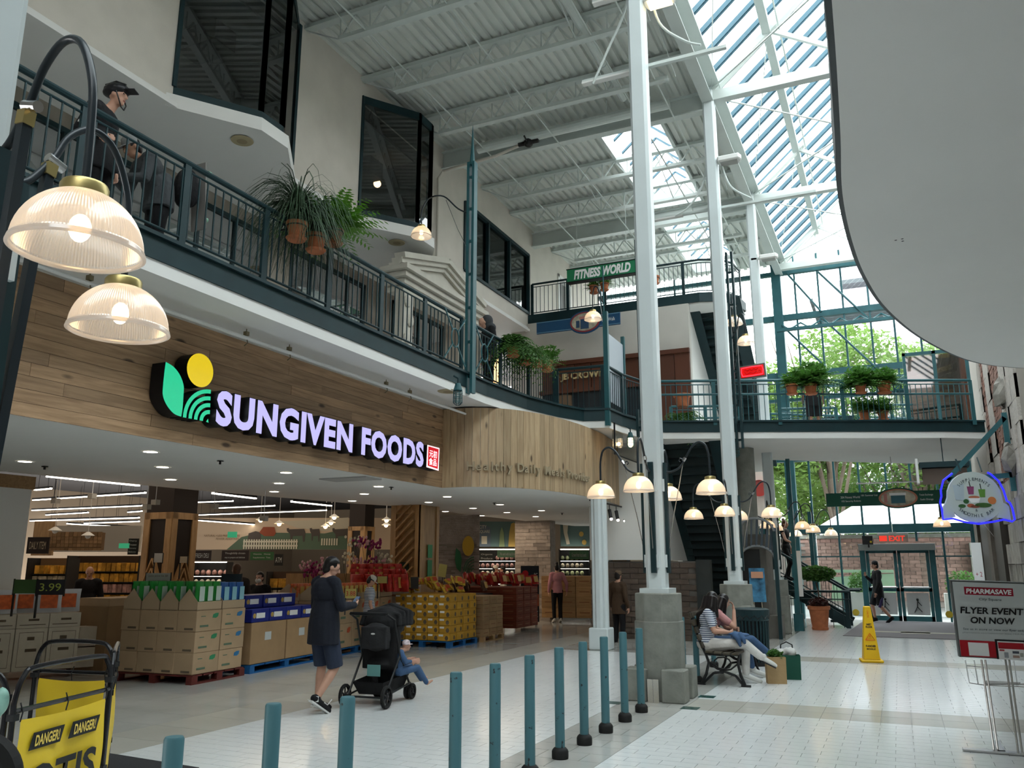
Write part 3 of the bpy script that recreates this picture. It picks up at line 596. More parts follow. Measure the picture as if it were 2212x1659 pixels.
courses(17.0,18.1,3.3,7.6,.6,.45,STONEL,'stone',.08,.02)
courses(17.0,20.6,0,3.3,.75,.42,STONE,'stone',.14,.05)
# dark doorway openings between dark pilasters
obj('doorway_recess',MB().bx((2.05,20.75,0),(2.25,22.2,2.9)).bx((2.05,23.0,0),(2.25,25.5,2.9)),mat('dark bronze doorway',(.035,.028,.022),.5),wr)
obj('pilaster',MB().bx((1.98,22.25,0),(2.25,22.95,3.4)).bx((1.98,25.6,0),(2.25,26.5,3.4)),mat('brown stone pilaster',(.13,.11,.09),.8,noise=.15,ns=6,bump=.3),wr)
obj('upper_beam',MB().bx((1.95,20.6,2.95),(2.3,28,3.35)),mat('brown stone pilaster'),wr)
for k,(y,z,s) in enumerate(((18.35,4.9,.45),(18.1,3.6,.5))):
    st=MB().sph((0,0,0),(.16,s*.42,s*.62),6,4); st.v=[(a+R.uniform(-.03,.03),b+R.uniform(-.06,.06),c+R.uniform(-.07,.07)) for a,b,c in st.v]; obj('boss_stone',st,STONE,wr,(2.12,y,z),(.3,0,0))
T=thing('roof_bracket','teal steel triangular bracket on the stone wall above the round smoothie sign','bracket',(2.1,18.2,3.3)); 
for p,q in (((0,0,0),(-1.1,0,-.05)),((-1.1,0,-.05),(0,0,1.1)),((0,0,-.3),(0,0,1.2)),((-.5,0,-.02),(-.5,0,.0))): obj('bar',MB().bar(p,q,.09,.09,up=(0,1,0)),TEALM,T)
T=thing('open_cabinet','open teal framed display lid with brown panel hung under the bridge','cabinet',(1.12,21.0,3.72)); obj('lid',MB().box((0,0,.12),(1.0,.5,.12)),TEAL,T); obj('panel',MB().box((0,0,-.12),(.9,.06,.36),M=Matrix.Rotation(.3,3,'X')),mat('brown board',(.16,.12,.10),.7),T); obj('side_board',MB().box((-.55,0,0),(.05,.4,.55)),SOFF,T); obj('hanger',MB().bar((0,0,.15),(0,0,.8),.02),TEAL,T)
T=thing('tinted_screen','brown tinted glass screen with slanted louvres beside the brick pier','screen',(1.15,22.9,4.75)); 
obj('glass',MB().bx((-.55,0,.1),(.85,.03,2.1)),glassm('brown tinted glass',(.38,.25,.2),.1),T); obj('frame',MB().bx((-.6,-.03,0),(-.53,.06,2.2)).bx((.08,-.03,0),(.16,.06,2.2)).bx((.8,-.03,0),(.88,.06,2.2)).bx((-.6,-.03,2.12),(.88,.06,2.2)),TEALM,T)
for k in range(6): obj('louvre',MB().box((.1,.25,.8+k*.2),(1.1,.04,.07),M=Matrix.Rotation(-.25,3,'Y')),mat('dark brown louvre',(.06,.04,.035),.6),T)
# ---- big round balcony top right ----
CB=[(.35,-8),(.25,-2),(.0,2.5),(-.07,4.66),(-.10,5.52),(-.14,6.44),(-.12,7.47),(-.04,8.56),(.15,9.83),(.57,11.41),(1.19,12.9),(1.9,13.68),(3.0,14.3),(4.5,14.7),(9.3,15)]
cp=[(p.x,p.y) for p in spline([(a,b,0) for a,b in CB],6)]
cb=struct('floor_round_balcony',MB().prism(cp+[(9.3,-8)],4.42,4.8),SOFF)
obj('edge_fascia',MB().wallstrip(cp,4.425,4.84,.035),mat('dark grey fascia sheet',(.06,.07,.075),.5,noise=.2,ns=2),cb)
for x,y in ((1935,519),(1949,516),(1950,521)): p=W(x,y,'Z',4.418); obj('drill_hole',MB().lathe([(0,0),(.012,0)],8,(p.x,p.y,p.z)),BLACK,cb)
# ---- railings ----
def along(path):
    P=[V((a,b,0)) for a,b in path]; L=[0]
    for a,b in zip(P,P[1:]): L.append(L[-1]+(b-a).length)
    def f(s):
        for i in range(len(L)-1):
            if s<=L[i+1]+1e-6: t=(s-L[i])/max(1e-9,L[i+1]-L[i]); d=(P[i+1]-P[i]).normalized(); return P[i].lerp(P[i+1],max(0,t)),d
        return P[-1],(P[-1]-P[-2]).normalized()
    return f,L[-1]
def railing(label,path,z0,h,post,bal,m,s0=0,flat=False,mids=(),group=None,rr=.032,s1=None):
    f,LT=along(path); o,_=f(0); o=V((o.x,o.y,z0)); T=thing('railing',label,'railing',tuple(o),0,group)
    def line(z,r,nm):
        pts=[V((a,b,z0+z))-o for a,b in path]; obj(nm,MB().tube(pts,r,8),m,T)
    line(h,rr,'handrail'); line(h-.09,.013,'top_bar'); line(.1,.016,'bottom_bar')
    for z in mids: line(z,.026,'mid_rail')
    bmz=MB().box((0,0,(h-.09+.1)/2),(.014,.014,h-.19)).mesh('baluster'); bmz.materials.append(m)
    if flat: bmz=MB().box((0,0,(h-.09+.1)/2),(.03,.03,h-.19)).mesh('baluster'); bmz.materials.append(m)
    pmz=MB().box((0,0,h/2),(.085,.035,h)).mesh('post'); pmz.materials.append(m)
    n=int(LT/bal)
    npst=max(1,round(LT/post))
    for k in range(npst+1):
        p,d=f(LT*k/npst); obj('post',pmz,None,T,tuple(p+V((0,0,z0))-o),(0,0,math.atan2(d.y,d.x)+PI/2*0))
    cnt=0
    for k in range(1,n):
        s=k*bal
        if s<s0: continue
        if min(abs(s-LT*j/npst) for j in range(npst+1))<bal*.45: continue
        p,d=f(s); cnt+=1
        if cnt<290: obj('baluster',bmz,None,T,tuple(p+V((0,0,z0))-o),(0,0,math.atan2(d.y,d.x)))
    return T
railing('long dark teal railing of the left walkway, from the cyclist to the tall lamp post',[(-6.49,2.2),(-6.49,12.1)],4.85,.95,1.3,.118,TEAL)
railing('dark teal railing right of the tall lamp post, hung with ferns',[(-6.49,12.3),(-6.48,16.35)],4.85,.95,1.35,.118,TEAL)
railing('dark teal railing around the projecting corner above the timber drum',[(-6.42,16.38),(-5.3,16.45),(-5.25,17.4),(-5.05,18.15),(-4.9,18.35)],4.8,1.0,1.1,.12,TEAL)
br=[(-4.9,18.35),(-4.6,18.47),(-3.05,19.1),(-2,19.55),(-1.0,20.03),(.46,20.69),(1.2,21.0),(1.86,21.3)]
railing('blue green bridge railing with potted plants, across the middle of the hall',br,4.76,1.04,1.45,.125,TEALM,mids=(.72,))
railing('dark railing along the far edge of the bridge',[(-2.9,23.6),(1.9,26.9)],4.76,1.0,1.5,.14,TEALM,mids=(.5,.7))
railing('railing of the third level landing below the green gym sign',[(-9.3,21.8),(-4.3,21.8),(-3.8,22.0),(-3.5,22.45),(-3.42,23.2)],8.9,1.0,1.15,.13,TEAL)
railing('low guard rail beside the head of the lower stairs',[(-4.9,20.4),(-3.3,21.0)],4.76,.8,.8,.14,TEALM,mids=(.5,))
railing('guard rail before the small ramp on the bridge',[(-2.4,21.6),(-1.1,22.0)],4.76,.75,.7,.14,TEALM,mids=(.45,))
railing('low double guard rail at the right end of the bridge',[(-.6,22.6),(1.75,23.2)],4.76,.85,.9,.14,TEALM,mids=(.5,))
railing('dark vertical bar railing on top of the big round balcony',[(p[0]+.02,p[1]) for p in cp if -3<p[1]<15 and p[0]<5],4.84,1.0,1.0,.1,TEAL,flat=True)
tag(obj('ramp_panel',MB().bx((-2.2,23.0,4.76),(-.5,23.05,5.45)),TEAL),'dark green solid panel standing behind the bridge railing plants','panel')
T=thing('tall_mast','tall slotted teal lamp post with spike finial on the left walkway edge','post',(-6.42,12.3,4.5))
obj('mast',MB().bar((-.05,0,0),(-.05,0,4.3),.05,.13).bar((.05,0,0),(.05,0,4.3),.05,.13),TEALM,T); obj('spike',MB().tube([(0,0,4.25),(0,0,4.5),(0,0,5.05)],[.055,.035,.004],8),TEALM,T)
for k in range(7): obj('spacer',MB().box((0,0,.3+k*.62),(.1,.02,.05)),TEALM,T)
# roundel ornaments on each side of the mast
for i,(yc,l) in enumerate(((11.75,'left'),(12.85,'right'))):
    T=thing('rail_ornament','teal wrought ring and cross ornament %s of the tall lamp post'%l,'ornament',(-6.42,yc,5.35)); b=MB()
    b.tube([(0,.13*math.cos(a*PI/8),.16*math.sin(a*PI/8)) for a in range(17)],.014,6,cap=False); obj('ring',b,TEALM,T)
    for sy in(-1,1):
        for sz in(-1,1): obj('bar',MB().bar((0,sy*.08,sz*.11),(0,sy*.36,sz*.42),.02),TEALM,T)
# clustered teal posts at the platform corner with slot pattern
for (x,y,z0,z1,l) in ((-5.02,18.3,4.5,9.3,'slender twin teal post rising from the platform corner to the third level'),(-4.75,17.0,4.3,4.9,'short slotted teal post end beside the nearest column'),(-3.02,19.0,4.2,8.9,'twin teal post beside the second column up to the stair landing')):
    T=thing('twin_post',l,'post',(x,y,z0)); h=z1-z0
    obj('channel',MB().bar((-.06,0,0),(-.06,0,h),.05,.1),TEAL,T); obj('channel',MB().bar((.06,0,0),(.06,0,h),.05,.1),TEAL,T)
    for k in range(int(h/.8)+1): obj('spacer',MB().box((0,0,.2+k*.8),(.1,.02,.05)),TEAL,T)
# ---- outside ----
struct('ground_outside',MB().bx((-30,28.5,-.3),(30,90,-.01)),mat('outdoor paving',(.35,.33,.31),.9,noise=.1,ns=2))
ob=struct('wall_outside',MB().bx((-8,38.1,0),(7.5,38.5,2.75)),mat('mortar outside',(.32,.28,.26),.9))
BR3=mat('pink brown outdoor brick',(.30,.20,.17),.85,noise=.2,ns=6,rnd=.2)
for j in range(18):
    for i in range(17):
        x=-3.6+(i+.5*(j%2))*.42; obj('brick',MB().box((0,0,0),(.40,.05,.135)),BR3,ob,(x,38.08,.3+j*.147)) if i+j*17<306 else None
obj('coping',MB().bx((-8,38.0,2.75),(7.5,38.6,2.9)),CONC,ob); 
for x in (-4.1,2.9): obj('buttress',MB().bx((x-.3,37.7,0),(x+.3,38.2,2.5)),CONC,ob)
T=thing('canopy_tent','white peaked canopy tent seen through the end glass','tent',(.3,36,3.0))
obj('roof',MB().add([(-3.2,-1.5,0),(3.0,-1.5,0),(3.0,2.5,0),(-3.2,2.5,0),(-1.2,.5,1.35),(1.3,.5,1.35)],[(0,1,5,4),(1,2,5),(2,3,4,5),(3,0,4)]),mat('white tent cloth',(.75,.73,.78),.6),T); obj('valance',MB().bx((-3.2,-1.52,-.18),(3.0,-1.5,0)),mat('white tent cloth'),T)
for x in (-3.15,2.95): obj('leg',MB().tube([(x,-1.45,-3),(x,-1.45,0)],.04,6),CHROME,T)
T=thing('waste_container','pale green metal waste container outside the doors','container',(-1.3,34.5,0)); obj('body',MB().prism([(-1.1,.35),(1.1,.35),(1.1,1.35),(-1.0,1.2)],-.6,.6,M=Matrix(((1,0,0),(0,0,1),(0,1,0)))),mat('pale green metal',(.2,.3,.2),.6),T); obj('lid',MB().box((0,0,1.42),(2.2,1.25,.1)),mat('pale green metal'),T)
T=thing('concrete_planter','concrete planter box with a round shrub right of the doors outside','planter',(1.75,31,0)); obj('box',MB().bx((-.5,-.3,0),(.6,.3,.75)),mat('pale concrete',(.5,.48,.45),.8),T)
T2=thing('concrete_planter','brick red planter box with a round shrub left of the doors outside','planter',(-1.2,31,0)); obj('box',MB().bx((-.4,-.3,0),(.5,.3,.75)),mat('pale concrete'),T2)
LEAF=mat('spring green leaf',(.13,.22,.045),.5,rnd=.0,noise=.35,ns=1.5); LEAFD=mat('deep green leaf',(.035,.085,.02),.5,noise=.3,ns=8); LEAFM=mat('mid green leaf',(.06,.15,.03),.5,noise=.3,ns=8)
def leafy(m,k=.45):
    n=m.node_tree; b=n.nodes['Principled BSDF']; o=n.nodes['Material Output']; t=n.nodes.new('ShaderNodeBsdfTranslucent'); mx=n.nodes.new('ShaderNodeMixShader'); mx.inputs[0].default_value=k
    l=b.inputs['Base Color'].links; c=b.inputs['Base Color'].default_value
    if l: n.links.new(l[0].from_socket,t.inputs[0])
    else: t.inputs[0].default_value=c
    n.links.new(b.outputs[0],mx.inputs[1]); n.links.new(t.outputs[0],mx.inputs[2]); n.links.new(mx.outputs[0],o.inputs[0]); return m
for m_ in (LEAF,LEAFD,LEAFM): leafy(m_)
def leaves(n,c,r,s,shape='ball',seed=1):
    q=random.Random(seed); b=MB()
    for _ in range(n):
        while 1:
            p=V((q.uniform(-1,1),q.uniform(-1,1),q.uniform(-1,1)))
            if .35<p.length<1: break
        p=V((p.x*r[0],p.y*r[1],p.z*r[2]))+V(c); a=V((q.gauss(0,1),q.gauss(0,1),q.gauss(0,.6))).normalized(); t=a.cross(V((q.gauss(0,1),q.gauss(0,1),q.gauss(0,1)))).normalized()
        L=s*q.uniform(.6,1.3); b.add([p-a*L,p+t*L*.4,p+a*L,p-t*L*.4],[(0,1,2,3)])
    return b
for T_,sd in ((T,3),(T2,4)): obj('shrub',leaves(900,(.05,0,1.05),(.5,.4,.42),.06,seed=sd),LEAFM,T_)
TRK=mat('grey tree bark',(.12,.09,.07),.9)
trees=[(-6.5,44,1,11,3.6,'leafy tree far left behind the end glass'),(-2.6,43,1,12.5,3.4,'tall leafy tree behind the crossed frames of the end glass'),(1.2,45,1,12,3.6,'pale green tree behind the right part of the end glass'),(4.9,43,0,10,3.2,'leafy tree behind the brick pier'),(-4.6,50,1,7,4,'lower dark tree behind the canopy tent, left'),(.5,48,0,6.6,4.4,'lower tree behind the canopy tent'),(6.5,52,1,8,4.5,'distant tree at the right edge of the glass')]
for i,(x,y,k,h,r,l) in enumerate(trees):
    T=thing('leafy_tree',l,'tree',(x,y,0)); q=random.Random(i); b=MB()
    for _ in range(9):
        a=q.uniform(0,6.28); e=V((math.cos(a)*r*.7,math.sin(a)*r*.7,h*q.uniform(.7,1.05))); b.tube([(0,0,h*q.uniform(.2,.5)),tuple(e*.6+V((0,0,h*.15))),tuple(e)],[.11,.06,.02],5)
    obj('trunk',b.tube([(0,0,0),(0,.1,h*.5),(.1,0,h*.85)],[.28,.2,.06],8),TRK,T)
    bb=MB()
    for c in range(7): 
        a=q.uniform(0,6.28); l_=leaves(1500,(math.cos(a)*r*.55*(c>0),math.sin(a)*r*.55*(c>0),h*q.uniform(.45,1.0)),(r*.66,r*.66,r*.5),.16,seed=i*10+c); bb.add(l_.v,l_.f)
    obj('crown',bb,[LEAFM,LEAF][k],T)
T=thing('far_building','pale mauve building with a dark balcony far behind the glass','building',(-1.0,60,0)); obj('wall',MB().bx((-2,0,0),(6,6,24.5)),mat('pale mauve wall',(.6,.53,.62),.8),T); obj('balcony',MB().bx((-1,-1.2,20.6),(7,0,20.9)).bx((-1,-1.2,22.0),(7,-1.1,22.1)),mat('dark balcony',(.08,.09,.1),.6),T)
T=thing('pink_building','pink building corner with a round sign outside the left of the end glass','building',(-4.6,31.5,0)); obj('wall',MB().bx((-2,0,0),(.55,.5,6)),mat('pale pink wall',(.62,.47,.42),.8),T); obj('round_sign',MB().lathe([(0,0),(.3,0),(.3,.08)],20),mat('sign red green',(.5,.06,.05),.5),T,(.2,-.05,4.4),(PI/2,0,0))
T=thing('sky_canopy','dark slatted metal canopy mounted outside the upper glass','canopy',(-1.0,30.2,10.3))
for k in range(5): obj('slat',MB().bar((-.9,k*.3,0),(3,k*.3,0),.09,.12),mat('dark balcony'),T)
obj('frame',MB().bar((-.9,-1.72,.1),(-.9,1.3,.1),.1).bar((3,-1.72,.1),(3,1.3,.1),.1),mat('dark balcony'),T)
# ================= LAMPS AND SIGNS =================
def ribbed_glass():
    m=bpy.data.materials.new('ribbed pressed glass'); m.use_nodes=True; n=m.node_tree; L=n.links.new; n.nodes.remove(n.nodes['Principled BSDF']); o=n.nodes['Material Output']
    tr=n.nodes.new('ShaderNodeBsdfTranslucent'); tr.inputs[0].default_value=(.90,.86,.83,1); df=n.nodes.new('ShaderNodeBsdfDiffuse'); df.inputs[0].default_value=(.85,.83,.80,1); tp=n.nodes.new('ShaderNodeBsdfTransparent'); tp.inputs[0].default_value=(.95,.92,.9,1); gl=n.nodes.new('ShaderNodeBsdfGlossy'); gl.inputs['Roughness'].default_value=.12
    a=n.nodes.new('ShaderNodeMixShader'); a.inputs[0].default_value=.38; L(tr.outputs[0],a.inputs[1]); L(df.outputs[0],a.inputs[2])
    b=n.nodes.new('ShaderNodeMixShader'); b.inputs[0].default_value=.32; L(a.outputs[0],b.inputs[1]); L(tp.outputs[0],b.inputs[2])
    lw=n.nodes.new('ShaderNodeLayerWeight'); lw.inputs[0].default_value=.3; mm=n.nodes.new('ShaderNodeMath'); mm.operation='MULTIPLY_ADD'; mm.inputs[1].default_value=.35; mm.inputs[2].default_value=.04; L(lw.outputs['Facing'],mm.inputs[0])
    c=n.nodes.new('ShaderNodeMixShader'); L(mm.outputs[0],c.inputs[0]); L(b.outputs[0],c.inputs[1]); L(gl.outputs[0],c.inputs[2]); L(c.outputs[0],o.inputs[0]); return m
RG=ribbed_glass(); BULB=mat('warm bulb glow',(1,.66,.32),.5,emit=22)
PIPE=mat('black blue lamp pipe',(.02,.028,.035),.3)
def domeprof(r,h): return [(r*math.sin(t*PI/2/14),h*math.cos(t*PI/2/14)) for t in range(3,14)]+[(r*.995,.012),(r*1.02,.006),(r*1.025,-.006),(r*1.0,-.012)]
shade_near=MB().lathe([(p[0],p[1]) for p in domeprof(.185,.19)],240,rib=.014,nr=1).mesh('shade',30); shade_near.materials.append(RG)
shade_far=MB().lathe(domeprof(.185,.19),48,rib=.012,nr=1).mesh('shade',30); shade_far.materials.append(RG)
rim_m=MB().lathe([(.183,.004),(.192,.004),(.195,-.008),(.185,-.013),(.18,-.008),(.183,.004)],64).mesh('rim',60)
RIM=mat('frosted rim glass',(.72,.70,.66),.25); rim_m.materials.append(RG)
cap_m=MB().lathe([(0,.222),(.03,.222),(.066,.214),(.071,.204),(.071,.172),(.0,.17)],24).mesh('cap',40); cap_m.materials.append(BRASS)
bulb_m=MB().sph((0,0,.07),(.033,.033,.045),12,8).mesh('bulb',60); bulb_m.materials.append(BULB)
def shade_parts(T,near,off=(0,0,0)):
    obj('shade',shade_near if near else shade_far,None,T,off); obj('rim',rim_m,None,T,off); obj('cap',cap_m,None,T,off); obj('bulb',bulb_m,None,T,off)
def lamp_light(T,p,e):
    l=bpy.data.lights.new('bulb_light','POINT'); l.energy=e; l.color=(1,.68,.38); l.shadow_soft_size=.05; o=bpy.data.objects.new('bulb_light',l); COL.objects.link(o); o.parent=T; o.location=p
ARM=[(.17,.30),(.25,.30),(.36,.36),(.45,.50),(.53,.62),(.62,.67),(.70,.62),(.735,.48),(.74,.3),(.74,.2)]
ARMN=[(.13,.42),(.18,.46),(.25,.58),(.30,.70),(.385,.775),(.48,.74),(.555,.58),(.575,.4),(.58,.2)]
def col_lamp(cx,cy,z,az,label,group,near=False,e=3,r=.74):
    T=thing('column_lamp',label,'lamp',(cx,cy,z),az,group); f=r/(.58 if near else .74)
    arm=spline([(a*f,0,b) for a,b in (ARMN if near else ARM)],5); obj('arm',MB().tube(arm,.014,10),PIPE,T,smooth=40)
    obj('strip',MB().bx((.135,-.035,-1.0),(.175,.035,.42)),TEAL,T); 
    for zz in (-.85,.12): obj('bracket',MB().bx((.0,-.06,zz-.08),(.15,.06,zz+.08)),COLW,T)
    if near:
        obj('stay',MB().bar((.19,0,-.75),(.235*f,0,.5),.034,.034),PIPE,T); obj('collar',MB().bar((.235*f,0,.5),(.24*f,0,.55),.042,.042),BRASS,T); obj('end_cap',MB().tube([(.245*f-.02,0,.575),(.245*f+.05,0,.555)],.02,10),CHROME,T); shade_parts(T,near,(r,0,0)); lamp_light(T,(r,0,.05),e); return T
    obj('stay',MB().tube([(.16,0,-.75),(.24,0,-.3),(.33,0,.1),(.40,0,.42)],.006,6),CHROME,T); obj('collar',MB().tube([(.40,0,.43),(.43,0,.475)],.022,8),CHROME,T)
    obj('scroll',MB().tube([(.41,0,.44),(.36,0,.47),(.34,0,.44),(.36,0,.42)],.008,6),PIPE,T)
    shade_parts(T,near,(r*1,0,0)); lamp_light(T,(r,0,.05),e); return T
nm=['right','back','left','front']
ci=[('nearest column','lamps around the nearest column'),('second column','lamps around the second column'),('third column','lamps around the third column')]
for i,(cy,(cn,gn)) in enumerate(zip(COLY,ci)):
    for k,az in enumerate((0,PI/2,PI,-PI/2)):
        nm2=['right of','behind','left of','in front of'][k]
        col_lamp(-2.85,cy,2.53,az,'ribbed glass dome lamp on a curved arm %s the %s'%(nm2,cn),gn,e=3)
col_lamp(-2.78,1.62,2.57,0,'largest ribbed glass dome lamp, lit, at the left edge of the photo','near dome lamps',near=True,e=.55,r=.57)
col_lamp(-2.78,1.62,2.55,PI/2,'second largest ribbed glass dome lamp, hanging below the largest one','near dome lamps',near=True,e=.55,r=.64)
def pend(p,anchor,label,e=3):
    T=thing('dome_lamp',label,'lamp',tuple(p)); a=V(anchor)-V(p); s=a.copy(); s.z=0
    pts=spline([V((0,0,.2)),V((0,0,.5)),s*.15+V((0,0,.72)),s*.45+V((0,0,.7)),s*.75+V((0,0,.4)),s+V((0,0,.25))],5); obj('arm',MB().tube(pts,.014,8),PIPE,T); obj('stay',MB().tube([s+V((0,0,-.5)),s*.75+V((0,0,0)),s*.5+V((0,0,.62))],.006,5),CHROME,T)
    shade_parts(T,False); lamp_light(T,(0,0,.05),e)
pend(W(910,510,'Y',12.3),(-6.45,12.3,0),'peach glowing dome lamp held by the tall spiked lamp post')
pend(W(1281,690,'Y',16.5),(-5.3,16.45,0),'dome lamp hanging in front of the blue hanging sign')
pend(W(1587,700,'Y',19.4),(-3.02,19.0,0),'upper dome lamp right of the second column by the third level landing')
pend(W(1611,742,'Y',18.7),(-3.02,19.0,0),'lower dome lamp right of the second column by the third level landing')
pend((-2.0,23.7,2.5),(-2.45,23.0,0),'dome lamp above the large potted shrub, nearer one')
pend((-2.75,26.6,2.5),(-2.3,26.4,0),'dome lamp partly behind the woman on the stairs')
pend((-1.75,26.6,2.5),(-2.3,26.4,0),'unlit looking dome lamp farthest down beside the end glass',1)
pend(W(2035,1137,'Y',22.2),(2.2,22.2,0),'orange dome lamp below the round smoothie sign, on the stone wall')
T=thing('lamp_mast','teal signpost with white notice strip beside the large potted shrub','post',(-2.45,23.0,0)); obj('post',MB().bx((-.05,-.05,0),(.05,.05,4.4)),TEALM,T); obj('foot',MB().bx((-.12,-.1,0),(.12,.1,.42)),TEALM,T); obj('notice',MB().bx((.06,-.05,.85),(.16,-.03,2.0)),SOFF,T)
T=thing('platform_mast','slender teal mast on the railing corner carrying a dome lamp','post',(-5.3,16.45,4.5)); obj('mast',MB().bx((-.05,-.05,0),(.05,.05,2.5)).tube([(-.03,0,2.5),(-.03,0,3.55)],.015,6),TEALM,T)
T=thing('glass_screen','pale frosted glass screen between two teal posts on the platform edge','screen',(-5.3,16.55,5.4)); obj('pane',MB().bx((-.01,.02,-.35),(.01,1.1,1.15)),mat('frosted pale glass',(.42,.47,.52),.5),T); obj('post',MB().bx((-.04,1.1,-.6),(.04,1.18,1.35)),TEALM,T)
T=thing('lamp_mast','plain teal lamp mast beside the end glass left of the doors','post',(-2.3,26.4,0)); obj('post',MB().bx((-.05,-.05,0),(.05,.05,3.2)),TEALM,T)
# caged lights
for p,l,on in ((W(989,850,'Z',4.25),'unlit caged jar light hanging under the tall lamp post',0),(W(1362,950,'Y',17.2),'lit caged jar light under the platform corner',1),(W(1590,970,'Y',19.2),'unlit caged jar light under the bridge beside the second column',0)):
    T=thing('caged_light',l,'lamp',tuple(p)); obj('cap',MB().lathe([(0,.16),(.04,.16),(.07,.06),(.07,.04)],14),TEALM,T); obj('jar',MB().lathe([(.05,.04),(.055,-.12),(.03,-.16),(0,-.165)],14),mat('lit jar',(1,.75,.45),.4,emit=6) if on else glassm('jar glass',(.7,.8,.8),.1),T)
    b=MB(); 
    for k in range(8): a=k*PI/4; b.tube([(.07*math.cos(a),.07*math.sin(a),.05),(.072*math.cos(a),.072*math.sin(a),-.15),(.02*math.cos(a),.02*math.sin(a),-.19)],.005,5)
    for zz in (0,-.07,-.14): b.lathe([(.07,zz),(.076,zz),(.076,zz+.008),(.07,zz+.008)],16)
    obj('cage',b,TEALM,T); obj('arm',MB().tube([(0,0,.15),(0,.0,.24),(-.1,.05,.30)],.015,6),TEAL,T)
T=thing('glass_sign_box','clear glass box sign with a small lamp inside, fixed to the drum right end','sign',tuple(W(1350,965,'Z',4.15))); obj('case',MB().box((0,0,0),(.06,1.6,.5)),glassm('box glass',(.8,.8,.78),.12),T); obj('frame',MB().bar((.03,-.82,-.27),(.03,-.82,.4),.03).bar((.03,-.82,-.26),(.03,.8,-.26),.02),BLACK,T); obj('bulb',MB().sph((.0,-.45,0),.04,8,6),BULB,T)
# ---- text helpers ----
def proj(p):
    q=V(p)-_c; k=FPX/q.dot(_f); return CX+q.dot(_r)*k, CY-q.dot(_u)*k
def fittext(name,s,m,T,c,right,up,w,h,depth=.004,**k):   # centred at c, scaled to w x h metres
    me=textmesh(s,1,0,**k)
    if not me.vertices: return
    xs=[v.co.x for v in me.vertices]; ys=[v.co.y for v in me.vertices]; x0,x1,y0,y1=min(xs),max(xs),min(ys),max(ys)
    sx=w/(x1-x0) if w else h/(y1-y0); sy=h/(y1-y0) if h else sx
    for v in me.vertices: v.co=((v.co.x-(x0+x1)/2)*sx,(v.co.y-(y0+y1)/2)*sy,0)
    if depth>.006:
        b=bmesh.new(); b.from_mesh(me); g=bmesh.ops.extrude_face_region(b,geom=b.faces[:]); bmesh.ops.translate(b,verts=[q for q in g['geom'] if isinstance(q,bmesh.types.BMVert)],vec=(0,0,depth)); bmesh.ops.recalc_face_normals(b,faces=b.faces); b.to_mesh(me); b.free()
    me.materials.clear(); me.materials.append(m); me.name=name
    return obj(name,me,None,T,c,basis(right,up))
LAV=mat('lit lavender white letter face',(.56,.52,.98),.5,emit=1.0); LGR=mat('lit green sign face',(.0,.62,.30),.5,emit=.95); LYE=mat('lit yellow sign face',(.82,.60,.0),.5,emit=.95); SIGNB=mat('black sign return',(.004,.004,.006),.5)
for m_ in (LAV,LGR,LYE): m_.node_tree.nodes['Principled BSDF'].inputs['Base Color'].default_value=(.05,.05,.05,1)
XS=-7.18
def WX(x,y): return W(x,y,'X',XS)
T=thing('store_sign','large lit store sign SUNGIVEN FOODS with green leaf, yellow disc and rainbow logo','sign',(XS,9.3,3.7)); o=V(T.location)
zt=WX(700,880).z; a=WX(467,885); b_=WX(762,925); zb_=3.33; zt_=3.79
def word(s,px0,px1,ytop,ybot):
    ya=WX(px0,(ytop+ybot)/2).y; yb=WX(px1,(ytop+ybot)/2).y; return ya,yb
zA=(WX(500,848).z+WX(900,952).z)/2; zB=(WX(490,922).z+WX(900,1008).z)/2
for s,x0,x1 in (('SUNGIVEN',467,762),('FOODS',781,915)):
    yy=890 if s!='FOODS' else 970
    ya=WX(x0,885 if s!='FOODS' else 950).y; yb=WX(x1,945 if s!='FOODS' else 985).y
    fittext('letters',s,LAV,T,(.002,(ya+yb)/2-o.y,(zA+zB)/2-o.z),(0,1,0),(0,0,1),yb-ya,zA-zB,bold=.048,space=1.1)
    fittext('letter_returns',s,SIGNB,T,(-.2,(ya+yb)/2-o.y,(zA+zB)/2-o.z),(0,1,0),(0,0,1),yb-ya+.02,zA-zB+.02,depth=.2,bold=.048,space=1.1)
def flatpoly(name,pts,m,T,dx0,dx1,back=None): # pts in photo coords on the sign plane
    P=[WX(*p)-o for p in pts]; b=MB().prism([(p.y,p.z) for p in P],dx0,dx1,M=Matrix(((0,0,1),(1,0,0),(0,1,0)))); return obj(name,b,m,T)
def sm(pts,n=5): return [(p.x,p.y) for p in spline([(a,b,0) for a,b in pts],n)]
leaf=sm([(358,782),(375,793),(388,810),(396,832),(396,850),(394,880),(391,900)])+sm([(391,900),(375,893),(360,875),(352,855),(352,835),(355,805),(358,782)])[1:-1]
flatpoly('leaf_face',leaf,LGR,T,0,.004); flatpoly('leaf_return',leaf,SIGNB,T,-.2,-.001)
disc=[(432+28*math.cos(t*PI/16)+.09*36*math.sin(t*PI/16),800+36.5*math.sin(t*PI/16)) for t in range(32)]
flatpoly('disc_face',disc,LYE,T,0,.004); flatpoly('disc_return',disc,SIGNB,T,-.2,-.001)
